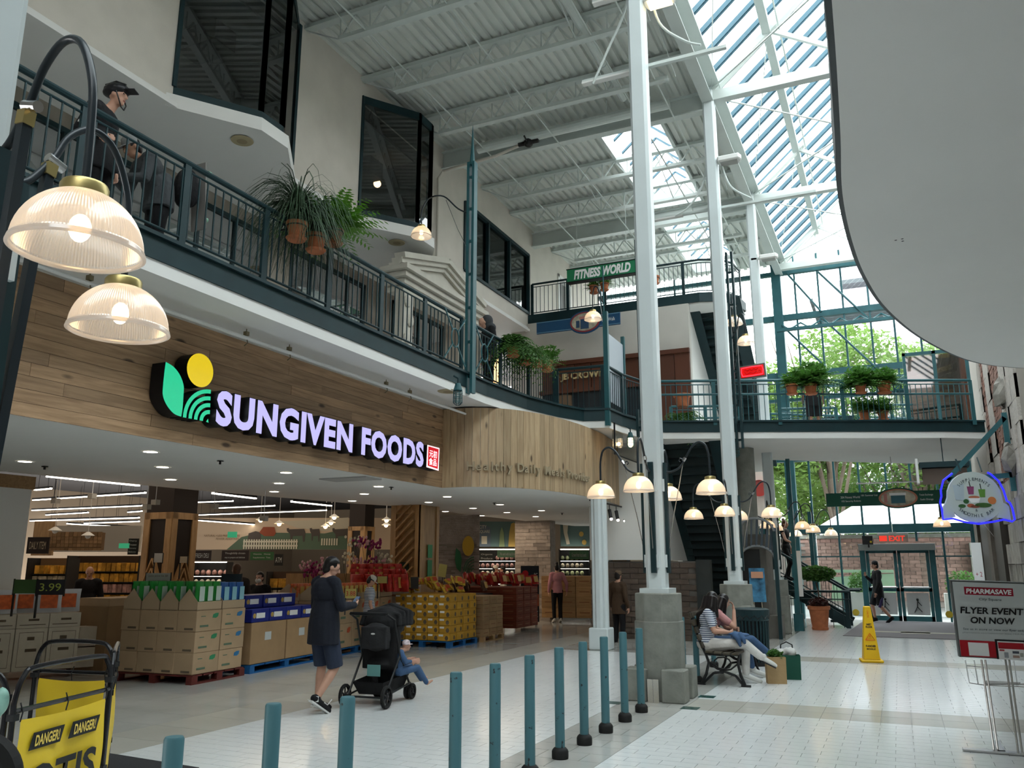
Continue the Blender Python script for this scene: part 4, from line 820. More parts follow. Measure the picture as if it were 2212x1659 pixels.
for k,(rx,th) in enumerate(((1.0,.12),(.79,.12),(.58,.12),(.37,.12))):
    cx_,cy_=452,912; pts=[]
    for t in range(13): an=PI/2*t/12; pts.append((cx_-57*rx*math.cos(an)+3*math.sin(an)*rx,cy_-12*rx*math.cos(an)*.9-70*rx*math.sin(an)))
    for t in range(12,-1,-1): an=PI/2*t/12; r2=rx-th; pts.append((cx_-57*r2*math.cos(an)+3*math.sin(an)*r2,cy_-12*r2*math.cos(an)*.9-70*r2*math.sin(an)))
    flatpoly('rainbow_band',pts,LGR,T,0,.004); flatpoly('rainbow_return',pts,SIGNB,T,-.2,-.001)
flatpoly('rainbow_band',[(445,911),(449,905),(450,913)],LGR,T,0,.004)
T=thing('red_seal_sign','small lit red square sign with four white Chinese characters after FOODS','sign',tuple(WX(935,990))); o=V(T.location)
sq4=[(923,961),(949,968),(947,1017),(921,1009)]
flatpoly('return',sq4,SIGNB,T,-.18,-.001); flatpoly('border',sq4,mat('lit pink white',(1,.75,.78),.5,emit=.9),T,0,.004); flatpoly('face',[(925,964),(947,970.5),(945,1013),(923.5,1006)],mat('lit red face',(.62,.01,.02),.5,emit=.6),T,.004,.006)
wl_=mat('lit pink white'); c0=WX(935,981)-o; c1=WX(934,998)-o
fittext('characters','元初',wl_,T,(.008,c0.y,c0.z),(0,1,0),(0,0,1),.27,.13,bold=.02); fittext('characters','食品',wl_,T,(.008,c1.y,c1.z),(0,1,0),(0,0,1),.27,.13,bold=.02)
# slogan on the drum: every letter follows the curve
T=thing('slogan_letters','pale timber letters Healthy Daily Meals Provider on the curved plank drum','sign',(-6.0,14.5,3.4)); o=V(T.location)
path=[s_ for s_ in samples]; pxs=[proj((s_.x,s_.y,3.35))[0] for s_ in path]; SL_='Healthy Daily Meals Provider'
LETM=mat('tan letter',(.36,.29,.19),.6)
L0=next(i for i,x in enumerate(pxs) if x>1009); L1=next(i for i,x in enumerate(pxs) if x>1268)
adv=[.62 if c in 'lit ' else (1.45 if c in 'Mm' else 1) for c in SL_]; tot=sum(adv); acc=0
for ch,a_ in zip(SL_,adv):
    if ch!=' ':
        u=(acc+a_/2)/tot; i=int(L0+(L1-L0)*u); p=path[i]; d=(path[min(i+4,len(path)-1)]-path[i-4]).normalized(); n=V((d.y,-d.x,0))
        me=textmesh(ch,.225,.02,bold=.004); me.materials.clear(); me.materials.append(LETM); obj('letter',me,None,T,tuple(p+n*.05+V((0,0,3.36))-o),basis(d,(0,0,1)))
    acc+=a_
# gym sign
def W2(x,y,Y): return W(x,y,'Y',Y)
GREEN=mat('gym green',(.02,.20,.09),.5); WTX=mat('white lettering',(.85,.85,.85),.5)
Yg=20.2; a=W2(1227,595,Yg); z0=W2(1227,612,Yg).z; z1=W2(1227,586,Yg).z; xr=W2(1376,580,Yg).x
T=thing('gym_sign','green hanging sign FITNESS WORLD below the second cross beam','sign',((a.x+xr)/2,Yg,(z0+z1)/2)); w_=xr-a.x
obj('box',MB().box((0,0,0),(w_,.18,z1-z0)),GREEN,T); obj('frame',MB().box((0,0,(z1-z0)/2+.012),(w_+.03,.2,.025)).box((0,0,-(z1-z0)/2-.012),(w_+.03,.2,.025)),BLACK,T)
fittext('lettering','FITNESS WORLD',WTX,T,(.03,-.096,0),(1,0,0),(0,0,1),w_*.82,.27,shear=.2,bold=.05)
for x in (-.7,.7): obj('hanger',MB().tube([(x,0,.16),(x,0,ZD-(z0+z1)/2)],.006,5),STEELW,T)
# blue hanging sign
NAVY=mat('navy sign blue',(.015,.07,.16),.5); Yb=20.9
a=W2(1160,712,Yb); b_=W2(1340,700,Yb); T=thing('hanging_sign','long navy hanging sign with an oval picture, below the third level railing','sign',((a.x+b_.x)/2,Yb,8.22)); w_=b_.x-a.x
obj('board',MB().box((0,0,0),(w_,.06,.34)),NAVY,T); obj('border',MB().box((0,-.032,.15),(w_,.01,.015)).box((0,-.032,-.15),(w_,.01,.015)),mat('pale blue line',(.15,.3,.42),.5),T)
def oval(T,c,rx,rz,m1,m2,y):
    obj('oval',MB().prism([(rx*math.cos(t*PI/16),rz*math.sin(t*PI/16)) for t in range(32)],y-.03,y,M=Matrix(((1,0,0),(0,0,1),(0,1,0))),o=c),m1,T)
    obj('oval_ring',MB().prism([(rx*.9*math.cos(t*PI/16),rz*.88*math.sin(t*PI/16)) for t in range(32)],y-.045,y-.03,M=Matrix(((1,0,0),(0,0,1),(0,1,0))),o=c),m2,T)
    obj('oval_picture',MB().prism([(rx*.8*math.cos(t*PI/16),rz*.76*math.sin(t*PI/16)) for t in range(32)],y-.055,y-.045,M=Matrix(((1,0,0),(0,0,1),(0,1,0))),o=c),mat('sign picture ground',(.45,.42,.33),.6,noise=.4,ns=6),T)
ox=W2(1265,705,Yb).x-T.location.x; oval(T,(ox,0,0),.48,.33,NAVY,mat('maroon ring',(.25,.04,.05),.5),-.02)
obj('picture_shapes',MB().box((ox,-.08,-.02),(.24,.01,.36)).box((ox-.2,-.08,-.05),(.1,.01,.2)),mat('dark blue figure',(.03,.07,.14),.5),T); obj('picture_awning',MB().box((ox,-.085,.12),(.3,.01,.08)).box((ox+.2,-.08,.02),(.12,.01,.1)),mat('pink brown figure',(.5,.22,.2),.5),T)
fittext('lettering','Peace Walk',WTX,T,(w_*.36,-.04,0),(1,0,0),(0,0,1),.42,.1); 
for x in (-.9,.9): obj('hanger',MB().tube([(x,0,.15),(x,.87,.42)],.01,5),BLACK,T)
# green directory sign before the exit
Yd=24.2; a=W2(1785,1082,Yd); b_=W2(2050,1070,Yd); T=thing('directory_sign','long dark green hanging directory with oval shop picture before the exit','sign',((a.x+b_.x)/2,Yd,(W2(1785,1081,Yd).z+W2(2030,1073,Yd).z)/2)); w_=b_.x-a.x; SG=mat('deep sign green',(.01,.085,.06),.5)
obj('board',MB().box((0,0,0),(w_,.06,.36)),SG,T); ox=W2(1940,1078,Yd).x-T.location.x; oval(T,(ox,0,0),.52,.27,SG,mat('salmon ring',(.5,.2,.13),.5),-.02)
obj('picture_shop',MB().box((ox,-.08,-.03),(.34,.01,.22)),mat('teal shop front',(.04,.13,.17),.5),T); obj('picture_awning',MB().box((ox,-.085,.1),(.4,.01,.07)),WTX,T); obj('picture_people',MB().box((ox-.3,-.08,0),(.08,.01,.24)),mat('pink brown figure'),T)
for s,x,z in (('204 Fitness World',-.86,.06),('102 Security Robots',-.84,-.05),('101 Summer Liquor',-.35,.09),('103 Trade Exchange',1.02,.06),('104 Sushi Orange',1.02,-.06)): 
    fittext('lettering',s,WTX,T,(x*w_/3.35*1.15 if x<0 else x*w_/3.3,-.035,z),(1,0,0),(0,0,1),.48 if x<0 else .4,.06)
obj('hang_rail',MB().bar((-.7,0,.42),(1.3,0,.42),.05,.03),CHROME,T); obj('hanger',MB().tube([(.2,0,.18),(.2,0,1.2)],.012,5).tube([(-.5,0,.18),(-.5,0,.42)],.01,5).tube([(1.0,0,.18),(1.0,0,.42)],.01,5),CHROME,T)
# exit sign above the doors
p=W2(1929,1163,26.5); T=thing('exit_sign','red lettered transparent exit sign hanging before the doors','sign',tuple(p)); obj('case',MB().box((0,0,.13),(.82,.08,.05)).box((0,0,.16),(.2,.06,.04)),SOFF,T); obj('hanger',MB().tube([(0,0,.17),(0,1.85,.55)],.01,5),CHROME,T); obj('panel',MB().box((0,.0,0),(.78,.02,.22)),glassm('sign acrylic',(.85,.8,.78),.1),T)
fittext('lettering','EXIT',mat('lit exit red',(.9,.05,.03),.5,emit=.8),T,(.1,-.02,0),(1,0,0),(0,0,1),.42,.15,bold=.03); obj('arrow',MB().box((-.26,-.02,0),(.2,.01,.15)),mat('lit exit red'),T)
T=thing('door_sensor','small black sensor box on top of the door header','sensor',tuple(W2(1874,1167,28.0))); obj('case',MB().box((0,0,0),(.3,.08,.26)),BLACK,T); obj('stem',MB().box((.02,0,-.17),(.05,.05,.1)),BLACK,T); obj('label_spot',MB().box((.09,-.045,-.05),(.06,.01,.06)),mat('worn yellow'),T)
# red neon box by the stairs
p=W2(1625,802,20.2); T=thing('neon_sign','small lit red neon box sign above the bridge railing','sign',tuple(p)); obj('box',MB().box((0,.05,0),(.62,.1,.33)),mat('grey sign frame',(.1,.11,.11),.5),T,rot=(0,-.06,0)); obj('leg',MB().bar((0,.05,-.15),(0,.05,-.5),.03),BLACK,T); obj('face',MB().box((0,-.005,0),(.55,.01,.26)),mat('dark red back',(.45,.0,.0),.5,emit=1.0),T,rot=(0,-.06,0))
RN=mat('red neon tube',(1,.03,.05),.5,emit=2.2); b=MB().tube([(-.24,-.02,-.1),(-.26,-.02,0),(-.24,-.02,.1),(0,-.02,.11),(.24,-.02,.1),(.26,-.02,0),(.24,-.02,-.1),(0,-.02,-.11),(-.24,-.02,-.1)],.012,6)
obj('neon_border',b,RN,T,rot=(0,-.06,0)); obj('neon_script',MB().tube([(-.18+.03*k,-.02,.04+.02*math.sin(k*1.9)) for k in range(12)],.007,5).tube([(-.18,-.02,-.0),(-.14,-.02,-.07),(-.05,-.02,-.03),(.03,-.02,-.06),(.1,-.02,-.02),(.12,-.02,-.06)],.007,5).tube([(.17+.03*math.cos(t),-.02,-.03+.03*math.sin(t)) for t in range(8)],.007,5),mat('dark red script',(.3,0,0),.5,emit=.5),T,rot=(0,-.06,0))
# round smoothie sign
Ys=17.95; c=W2(2106,1075,Ys); sc_=Ys/FPX*1.0*1.06; T=thing('smoothie_sign','round pale sign SUPPLEMENTS & SMOOTHIE BAR with blue neon outline','sign',tuple(c))
rt=V((math.cos(PS),math.sin(PS),0)); T.rotation_euler=(0,0,PS)
k_=(c-_c).dot(_f)/FPX
def sp2(pts): return [((x-2106)*k_,(1075-y)*k_) for x,y in pts]
out=[(2034,1098),(2034,1123),(2052,1118),(2060,1116)]+[(2106+58*math.cos(a),1078+50*math.sin(a)) for a in [PI*.82-(k*PI*.64/10) for k in range(11)]]+[(2150,1117),(2172,1120),(2178,1123),(2177,1094),(2172,1088),(2166,1086)]+[(2106+59*math.cos(a),1075+56*math.sin(a)) for a in [-.0-(k*PI/12) for k in range(13)]]+[(2042,1086)]
M2=Matrix(((1,0,0),(0,0,-1),(0,1,0))); PB=mat('pale mint sign face',(.50,.56,.54),.5)
obj('board',MB().prism(sp2(out),-.05,.0,M=M2),PB,T); obj('hanger',MB().bar((-.2,.02,.5),(-.2,.15,.75),.02).bar((.2,.02,.5),(.3,.3,.8),.02),TEAL,T)
bn=[(2061,1023),(2040,1038),(2032,1060),(2032,1072),(2028,1085),(2030,1100),(2030,1122),(2052,1120),(2075,1127),(2105,1131),(2140,1126),(2160,1122),(2178,1126),(2184,1122),(2182,1098),(2178,1086),(2172,1082),(2168,1060),(2160,1040),(2145,1025),(2138,1021)]
obj('neon_outline',MB().tube([(x,-.03,z) for x,z in sp2(bn)],.018,7),mat('blue neon tube',(.02,.02,1),.5,emit=1.6),T)
TXD=mat('grey lettering',(.06,.08,.09),.6)
for s,R0,a0,a1,cyy,up in (('SUPPLEMENTS',43,2.42,.72,1075,1),('SMOOTHIE BAR',50,-2.35,-.8,1068,-1)):
    for i,ch in enumerate(s):
        if ch==' ': continue
        a=a0+(a1-a0)*i/(len(s)-1); x=2106+R0*math.cos(a)*1.0; y=cyy-R0*.92*math.sin(a); t=V((math.sin(a),0,-math.cos(a)))*(1 if up>0 else -1)
        me=textmesh(ch,.085,.001); me.materials.clear(); me.materials.append(TXD); obj('letter',me,None,T,((x-2106)*k_,-.005,(1075-y)*k_),basis(t,V((math.cos(a),0,math.sin(a)))*up))
fittext('letter','&',TXD,T,(0,-.005,(1075-1102)*k_),(1,0,0),(0,0,1),.04,.05)
def blob2(x,y,rx,ry,m,nm): obj(nm,MB().prism([((x-2106)*k_+rx*k_*math.cos(t*PI/8),(1075-y)*k_+ry*k_*math.sin(t*PI/8)) for t in range(16)],.0,.006,M=M2),m,T)
obj('tumbler_picture',MB().prism(sp2([(2061,1048),(2085,1046),(2082,1080),(2064,1080)]),0,.005,M=M2),mat('frosted tumbler print',(.42,.50,.55),.5),T)
obj('cup_picture',MB().prism(sp2([(2091,1051),(2106,1051),(2104,1068),(2093,1068)]),0,.005,M=M2),mat('berry print',(.25,.06,.15),.5),T); obj('cup_picture',MB().prism(sp2([(2115,1057),(2130,1057),(2128,1074),(2117,1074)]),0,.005,M=M2),mat('green juice print',(.12,.28,.05),.5),T)
obj('straw_picture',MB().prism(sp2([(2096,1040),(2097.5,1040),(2099,1051),(2097.5,1051)]),0,.006,M=M2).prism(sp2([(2119,1045),(2120.5,1045),(2122,1057),(2120.5,1057)]),0,.006,M=M2),BLACK,T)
obj('bowl_picture',MB().prism(sp2([(2091,1076),(2117,1076),(2113,1086),(2096,1086)]),0,.007,M=M2),WTX,T)
for x,y,rx,ry,cc in ((2142,1081,9,8,(.6,.2,.06)),(2122,1091,18,5,(.05,.12,.03)),(2086,1083,6,5,(.04,.12,.04)),(2076,1093,8,4,(.55,.4,.2)),(2104,1094,10,3,(.25,.08,.05)),(2104,1074,12,3,(.45,.15,.08)),(2095,1092,8,4,(.4,.1,.05))): blob2(x,y,rx,ry,mat('food print %d'%(x+y),cc,.6),'food_picture')
# pharmacy flyer board on stand
Yp=9.05; 
T=thing('flyer_stand','chrome stand with a PHARMASAVE flyer board at the right edge','sign stand',tuple(W(2165,1628,'Z',0))); o=V(T.location)
dep=(V((0.62,9.06,1.2))-_c).dot(_f)
def Q(x,y,d=0): return at(x,y,dep+d)-o
ul,ur,ll,lr=Q(2053,1253),Q(2227,1259),Q(2073,1419),Q(2247,1428)
rt=(ur-ul); up=(ul-ll); nn=rt.cross(up).normalized()
def PQ(u,v,d=0): return ll.lerp(lr,u).lerp(ul.lerp(ur,u),v)+nn*d
def quad(nm,u0,u1,v0,v1,m,d=.004,t=.004):
    p=[PQ(u0,v0,d),PQ(u1,v0,d),PQ(u1,v1,d),PQ(u0,v1,d)]; q=[a-nn*t for a in p]; return obj(nm,MB().add([*p,*q],[(0,1,2,3),(7,6,5,4),(0,4,5,1),(1,5,6,2),(2,6,7,3),(3,7,4,0)]),m,T)
if nn.dot(_c-o-ul)<0: nn=-nn
quad('board',0,1,0,1,mat('grey sign frame'),0,.03); quad('face',.02,.985,.015,.98,mat('pale grey poster',(.52,.55,.55),.4),.003); quad('red_band',.02,.985,.015,.225,mat('poster red',(.42,.01,.02),.4),.006); quad('red_banner',.155,.76,.82,.92,mat('dark poster red',(.32,.01,.03),.4),.006)
ru=rt.normalized(); uu=up.normalized(); tw=rt.length; th=up.length
def tx(s,u,v,w,h,m,**k): fittext('lettering',s,m,T,tuple(PQ(u,v,.009)),ru,uu,tw*w,th*h,**k)
tx('PHARMASAVE',.455,.87,.56,.065,WTX,bold=.035); tx('City Square',.46,.765,.28,.04,TXD,bold=.01); tx('FLYER EVENT',.465,.62,.78,.085,BLACK,bold=.03); tx('ON NOW',.46,.495,.55,.085,BLACK,bold=.03)
tx('See us in store or view our flyer online',.48,.375,.80,.035,TXD,bold=.008); tx('pharmasave.com/vancouver-west-12th-flyer',.47,.33,.8,.025,mat('lettering grey',(.22,.24,.25),.6))
quad('phone_picture',.46,.84,.0,.255,BLACK,.008); quad('phone_screen',.485,.815,.0,.235,WTX,.010); quad('phone_banner',.49,.81,.14,.22,mat('poster red'),.012); tx('PHARMASAVE',.65,.19,.22,.02,WTX)
for u,v,w,h,cc in ((.53,.12,.06,.02,(.4,.05,.05)),(.58,.06,.05,.07,(.3,.32,.35)),(.70,.10,.08,.03,(.08,.09,.12)),(.70,.045,.08,.03,(.45,.3,.25)),(.77,.07,.04,.05,(.4,.4,.38))): quad('phone_tile',u-w/2,u+w/2,v-h/2,v+h/2,mat('tile %d'%(u*1000+v*100),cc,.5),.013)
quad('blank_panel',.12,.37,.03,.2,WTX,.008)
b=MB()
for x0,y0,x1,y1 in ((2120,1425,2147,1620),(2172,1425,2200,1628)): 
    p=Q(x0,y0); q=W(x1,y1,'Z',0.01)-o; b.tube([p,q],.009,8); b.tube([p+ru*.035,q+ru*.035],.009,8)
obj('pole',b,CHROME,T)
obj('rack',MB().tube([Q(2085,1425),Q(2094,1475),Q(2125,1480),Q(2212,1484),Q(2240,1484)],.005,6).tube([Q(2104,1425),Q(2113,1478)],.005,6).tube([Q(2190,1428),Q(2198,1482)],.005,6).tube([Q(2088,1438),Q(2128,1442)],.004,6).tube([Q(2128,1480),Q(2120,1425)],.004,6).tube([Q(2130,1478),Q(2230,1478)],.006,6),CHROME,T)
obj('leaflets',MB().add([Q(2130,1470),Q(2205,1474),Q(2200,1480),Q(2126,1477)],[(0,1,2,3)]),WTX,T)
p=W(2150,1622,'Z',.01)-o; obj('foot',MB().box((0,0,.012),(.62,.09,.015)).box((.0,.25,.012),(.06,.5,.015)),CHROME,T)
# banner on the stone wall
T=thing('wall_banner','narrow white banner with red letters hanging by the dark doorway','banner',tuple(W2(2112,1215,21.0))); obj('cloth',MB().box((0,0,0),(.2,.01,.85)),WTX,T); fittext('lettering','+ 2',mat('banner red',(.4,.05,.08),.6),T,(0,-.01,-.25),(1,0,0),(0,0,1),.12,.1)
# ================= THE STORE =================
def facing(name,label,cat,x0,y0,x1,y1,dep,group=None):   # a thing whose local x runs across the view heading, standing at its real depth
    a=at(x0,y1,dep); b=at(x1,y1,dep); t=at(x0,y0,dep); T=thing(name,label,cat,tuple((a+b)/2),PS,group) if label else None
    return T,(b-a).length,(t.z-a.z),(a+b)/2
EM=mat('white tube light',(1,.93,.82),.5,emit=7); EMD=mat('downlight lens',(1,.9,.76),.5,emit=14); FRM=mat('black fixture',(.02,.02,.02),.5)
def tube(x0,y0,x1,y1,z,lab,hang=True):
    p=W(x0,y0,'Z',z); q=W(x1,y1,'Z',z); T=thing('linear_light',lab,'light',tuple(p),0,'linear lights in the store'); d=q-p
    obj('housing',MB().bar((0,0,.03),d+V((0,0,.03)),.09,.05),FRM,T); obj('diffuser',MB().bar((0,0,0),d,.07,.04),EM,T)
    if hang: obj('hanger',MB().tube([d*.2,d*.2+V((0,0,4.55-z))],.006,4).tube([d*.8,d*.8+V((0,0,4.55-z))],.006,4),FRM,T)
TL=[(76,1058,110,1055),(72,1080,314,1064),(70,1102,308,1092),(100,1112,190,1107),(66,1125,300,1118),(183,1130,300,1126),(145,1131,278,1138),(147,1138,238,1142),(277,1106,306,1104),(412,1085,503,1082),(474,1097,593,1092),(408,1113,705,1102),(416,1123,580,1135),(416,1139,498,1136),(510,1137,528,1137)]
TN=['short stub','long upper','long second','short','long third','half hidden lower','slanting lower','lowest short','tiny','short upper right','medium right','longest right','slanting right','lowest right','tiny right']
for k,(t,n) in enumerate(zip(TL,TN)): tube(*t,3.55 if max(t[1],t[3])<1114 else 3.05,'%s linear tube light under the black ceiling %s of the zigzag pillar'%(n,'left' if k<9 else 'right'))
for k,(t,n) in enumerate((((102,1028,300,1048),'left'),((460,1065,552,1076),'middle'),((630,1083,715,1092),'right'))): tube(*t,3.1,'thin %s light strip along the inner edge of the white soffit'%n,False)
def _on(i): return ['first','second','third','fourth','fifth','sixth','seventh','eighth','ninth','tenth','eleventh','twelfth','thirteenth','fourteenth','fifteenth','sixteenth','seventeenth','eighteenth','nineteenth'][i]
DLs=[(54,997),(325,976),(351,1009),(369,1036),(618,1021),(603,1044),(592,1062),(818,1051),(787,1067),(761,1082),(966,1073),(926,1085),(962,1105),(1022,1098),(1040,1114),(1080,1090),(1095,1107),(1170,1103),(1157,1116)]
for k,(x,y) in enumerate(DLs):
    p=W(x,y,'Z',2.998)
    if k==0: T0=thing('downlight','lit round recessed downlight in the store soffit','downlight',tuple(p),0,'downlights in the store soffit'); obj('ring',MB().lathe([(.085,-.004),(.105,-.006),(.11,0)],20),SOFF,T0); obj('lens',MB().lathe([(0,-.003),(.085,-.003)],20),EMD,T0); TR=list(T0.children)
    else: T1=dup(T0,tuple(p),0,tree=TR)
    (T0 if k==0 else T1)['label']='lit recessed downlight in the store soffit, %s from the left'%_on(sorted(q[0] for q in DLs).index(x))
for k,(x,y) in enumerate([(97,1007),(476,995),(845,1052),(1068,1086),(1214,1108)]):
    T=thing('sprinkler_head','small dark sprinkler head in the soffit, %s'%['far left','above the zigzag pillar','right of the seal sign','over the stone wall','over the shopper in pink'][k],'sprinkler',tuple(W(x,y,'Z',2.997))); obj('body',MB().tube([(0,0,0),(0,0,-.05)],.015,6).lathe([(0,-.0),(.045,-.004),(.045,-.01)],10),FRM,T)
tag(obj('air_grille',MB().box((0,0,0),(.9,.45,.02)),mat('grey grille',(.42,.42,.41),.6),None,tuple(W(757,1035,'Z',2.99))),'grey rectangular air grille in the store soffit','vent')
# track with spot heads
T=thing('track_light','black track with small spotlights beside the white column','light',tuple(W(1310,1090,'Z',2.95)),PI/2); 
for k in range(5): obj('spot',MB().tube([(-.8+k*.5,0,0),(-.8+k*.5,0,-.1)],.01,5).tube([(-.8+k*.5,0,-.1),(-.85+k*.5,-.05,-.3)],.04,10),FRM,T); obj('lens',MB().sph((-.856+k*.5,-.056,-.31),.034,8,6),EMD,T)
obj('track',MB().bar((-1.1,0,.02),(1.8,0,.02),.03),FRM,T)
# white soffit pipe under walkway + sprinkler hooks
T=thing('soffit_pipe','white sprinkler pipe with hooks running under the walkway above the planks','pipe',(-7.0,2.0,4.33)); obj('pipe',MB().tube([(0,0,0),(0.05,11.6,0)],.022,8),SOFF,T)
for y in (3.3,5.5,6.3,8.6,9.3,11.2): obj('hook',MB().tube([(0,y,.12),(0,y,.05),(.03,y,-.06),(-.02,y,-.09)],.007,5).box((0,y,.06),(.05,.05,.05)),mat('dull brass hook',(.2,.17,.1),.5),T)
# --- store shell pieces ---
PINE=wood('orange pine board',(.50,.30,.13),(.36,.20,.08),axis=(6,6,.8),knots=.05); PINED=wood('pine slat',(.42,.25,.11),(.30,.17,.07),axis=(.9,8,8),knots=.03)
T=thing('entrance_pier','white store entrance pier with green poster at the left edge','pier',(-12.9,7.6,0)); obj('shaft',MB().bx((-.5,-2,0),(.5,1.2,2.8)),SOFF,T); obj('cap',MB().bx((-.53,-2,2.8),(.53,1.23,3.0)),PINED,T)
obj('poster_frame',MB().bx((.5,-.85,.9),(.53,.45,2.25)),PINE,T); obj('poster',MB().bx((.53,-.8,.95),(.54,.4,2.2)),mat('green poster',(.03,.23,.15),.5),T)
b=MB()
for rr in (.12,.2,.28,.36): b.tube([(.55,.4-rr*math.cos(a*PI/16),2.18-rr*math.sin(a*PI/16)) for a in range(9)],.018,5)
obj('poster_rainbow',b,mat('lime line',(.45,.5,.1),.5),T); obj('poster_leaves',MB().sph((.55,.15,1.55),(.006,.07,.12),8,6).sph((.55,.2,1.3),(.006,.05,.1),8,6).sph((.55,.0,1.1),(.006,.16,.1),8,6),mat('pale grey poster'),T)
def clad_pillar(x,ytop,w,dep,label,zt,zigzag=True):
    c=at(x,1222,dep); T=thing('timber_pillar',label,'pillar',(c.x,c.y,0),PS*0+.05); h=w/2/1.3
    obj('core',MB().bx((-h,-h,0),(h,h,4.5)),mat('dark chocolate panel',(.022,.014,.01),.6),T)
    for s in (0,1):
        Mr=Matrix.Rotation(s*PI/2,3,'Z'); f=lambda bb: MB().add([Mr@V(p) for p in bb.v],bb.f)
        b=MB().bx((-h-.02,-h-.03,0),(-h+.14,-h,zt)).bx((h-.14,-h-.03,0),(h+.02,-h,zt)).bx((-h,-h-.03,zt-.14),(h,-h,zt)); obj('frame_board',f(b),PINE,T)
        if zigzag:
            n=8
            for k in range(n):   # chevron boards below the dark inset
                z=zt-1.05-k*.2
                if z<.3: break
                b=MB().bar((-h+.12,-h-.02,z-.45),(0,-h-.02,z+.1),.025,.17,up=(0,1,0)).bar((0,-h-.02,z+.1),(h-.12,-h-.02,z-.45),.025,.17,up=(0,1,0)); obj('chevron_board',f(b),PINE,T)
        else:
            for k in range(14): obj('chevron_board',f(MB().bar((-h+.14,-h-.015,.1+k*.2),(h-.14,-h-.015,.1+k*.2+(2*h-.28)*.8),.02,.185,up=(0,1,0))),PINE,T)
    return T
clad_pillar(362,1113,.92,17.5,'timber clad pillar with black insets and chevron boards, near the entrance',2.72)
clad_pillar(778,1140,.78,27.5,'smaller timber pillar with black insets behind the orchids',2.9)
T=thing('entrance_pillar','thick diagonal-boarded timber pillar between orchids and stone wall','pillar',(-10.35,17.05,0)); obj('core',MB().bx((-.34,-.4,0),(.42,.4,3.0)),PINE,T)
for x0,x1,ax in ((-.34,.42,0),):
    for k in range(14): obj('diagonal_board',MB().bar((-.2,-.415,.1+k*.21),(.28,-.415,.1+k*.21+.45),.03,.19,up=(0,1,0)),PINE,T)
for k in range(5): obj('corner_board',MB().bx(((-.36,.30,-.36,.40,.40)[k],(-.44,-.44,-.43,-.44,.30)[k],(0,0,2.8,0,0)[k]),((-.22,.44,.43,.45,.45)[k],(-.40,-.40,-.40,-.28,.42)[k],3.0)),PINE,T)
DKG=mat('black green plaque',(.01,.03,.02),.5); LET=mat('sign grey letters',(.5,.5,.48),.5)
obj('plaque',MB().bx((-.12,-.46,1.45),(.16,-.44,1.7)),DKG,T); obj('notice',MB().bx((.45,-.1,1.3),(.46,.1,1.75)).bx((.45,-.1,1.8),(.46,.1,2.1)),mat('green white notice',(.04,.25,.1),.5),T)
# ledgestone walls built of thin strips
LED=mat('grey ledgestone strip',(.30,.26,.23),.85,noise=.2,ns=6,rnd=.3,bump=.4,bs=30)
def ledge(nm,a,b,z0,z1,th,dz,n_part):
    g=group_struct(nm); a=V(a);b=V(b);L=(b-a).length; d=(b-a)/L; nrm=V((d.y,-d.x,0)); ang=math.atan2(d.y,d.x); c=(a+b)/2
    obj('backing',MB().box((c.x-nrm.x*th/2,c.y-nrm.y*th/2,(z0+z1)/2),(L,th,z1-z0),rz=ang),LED,g); cnt=0; rest=MB(); z=z0
    while z<z1-.01:
        s=0
        while s<L-.02:
            w=min(R.uniform(.3,.8),L-s); p=a+d*(s+w/2)+nrm*R.uniform(.0,.025); hh=min(dz,z1-z); cnt+=1
            if cnt<=n_part: obj('stone_strip',MB().box((0,0,0),(w-.008,.05,hh-.006)),LED,g,(p.x,p.y,z+hh/2),(0,0,ang))
            else: rest.box((p.x,p.y,z+hh/2),(w-.008,.05,hh-.006),rz=ang)
            s+=w
        z+=dz
    if rest.v: obj('stone_strips',rest,LED,g,kind='stuff')
    return g
ledge('wall_ledgestone',(-11.85,19.9,0),(-10.45,20.7,0),0,3.0,.3,.05,150)
ledge('wall_ledgestone_pier',(-10.95,24.2,0),(-9.75,24.2,0),0,3.0,.4,.11,70)
T=thing('wall_logo','green leaf and yellow disc logo on the grey ledgestone wall','logo',(-10.7,20.5,1.9),math.atan2(.8,1.4))
obj('disc',MB().prism([(.0+.16*math.cos(t*PI/12),.27*math.sin(t*PI/12)+.25) for t in range(24)],.05,.09,M=Matrix(((1,0,0),(0,0,-1),(0,1,0)))),mat('ochre disc',(.45,.28,.02),.5),T)
obj('leaf',MB().prism([(-.33,.2),(-.22,.1),(-.17,-.1),(-.2,-.45),(-.31,-.35),(-.36,-.1)],.05,.09,M=Matrix(((1,0,0),(0,0,-1),(0,1,0)))),mat('leaf logo green',(.02,.12,.05),.5),T)
b=MB()
for rr in (.08,.14,.2,.26,.31): b.tube([(.16-rr*math.cos(a*PI/14)*.9,-.07,-.45+rr*1.3*math.sin(a*PI/14)) for a in range(8)],.014,5)
obj('rainbow',b,mat('leaf logo green'),T)
T=thing('wall_letters','brown raised letters TO THE NATURAL ORIGIN on the grey ledgestone wall','sign',(-11.6,19.95,2.35),math.atan2(.8,1.4))
for k,s in enumerate(('TO NATURAL','ORIGIN OF','FOOD')): fittext('letters',s,mat('rust letter',(.2,.08,.04),.6),T,(.05,-.04,.1-k*.14),(1,0,0),(0,0,1),.5-.1*k,.09)
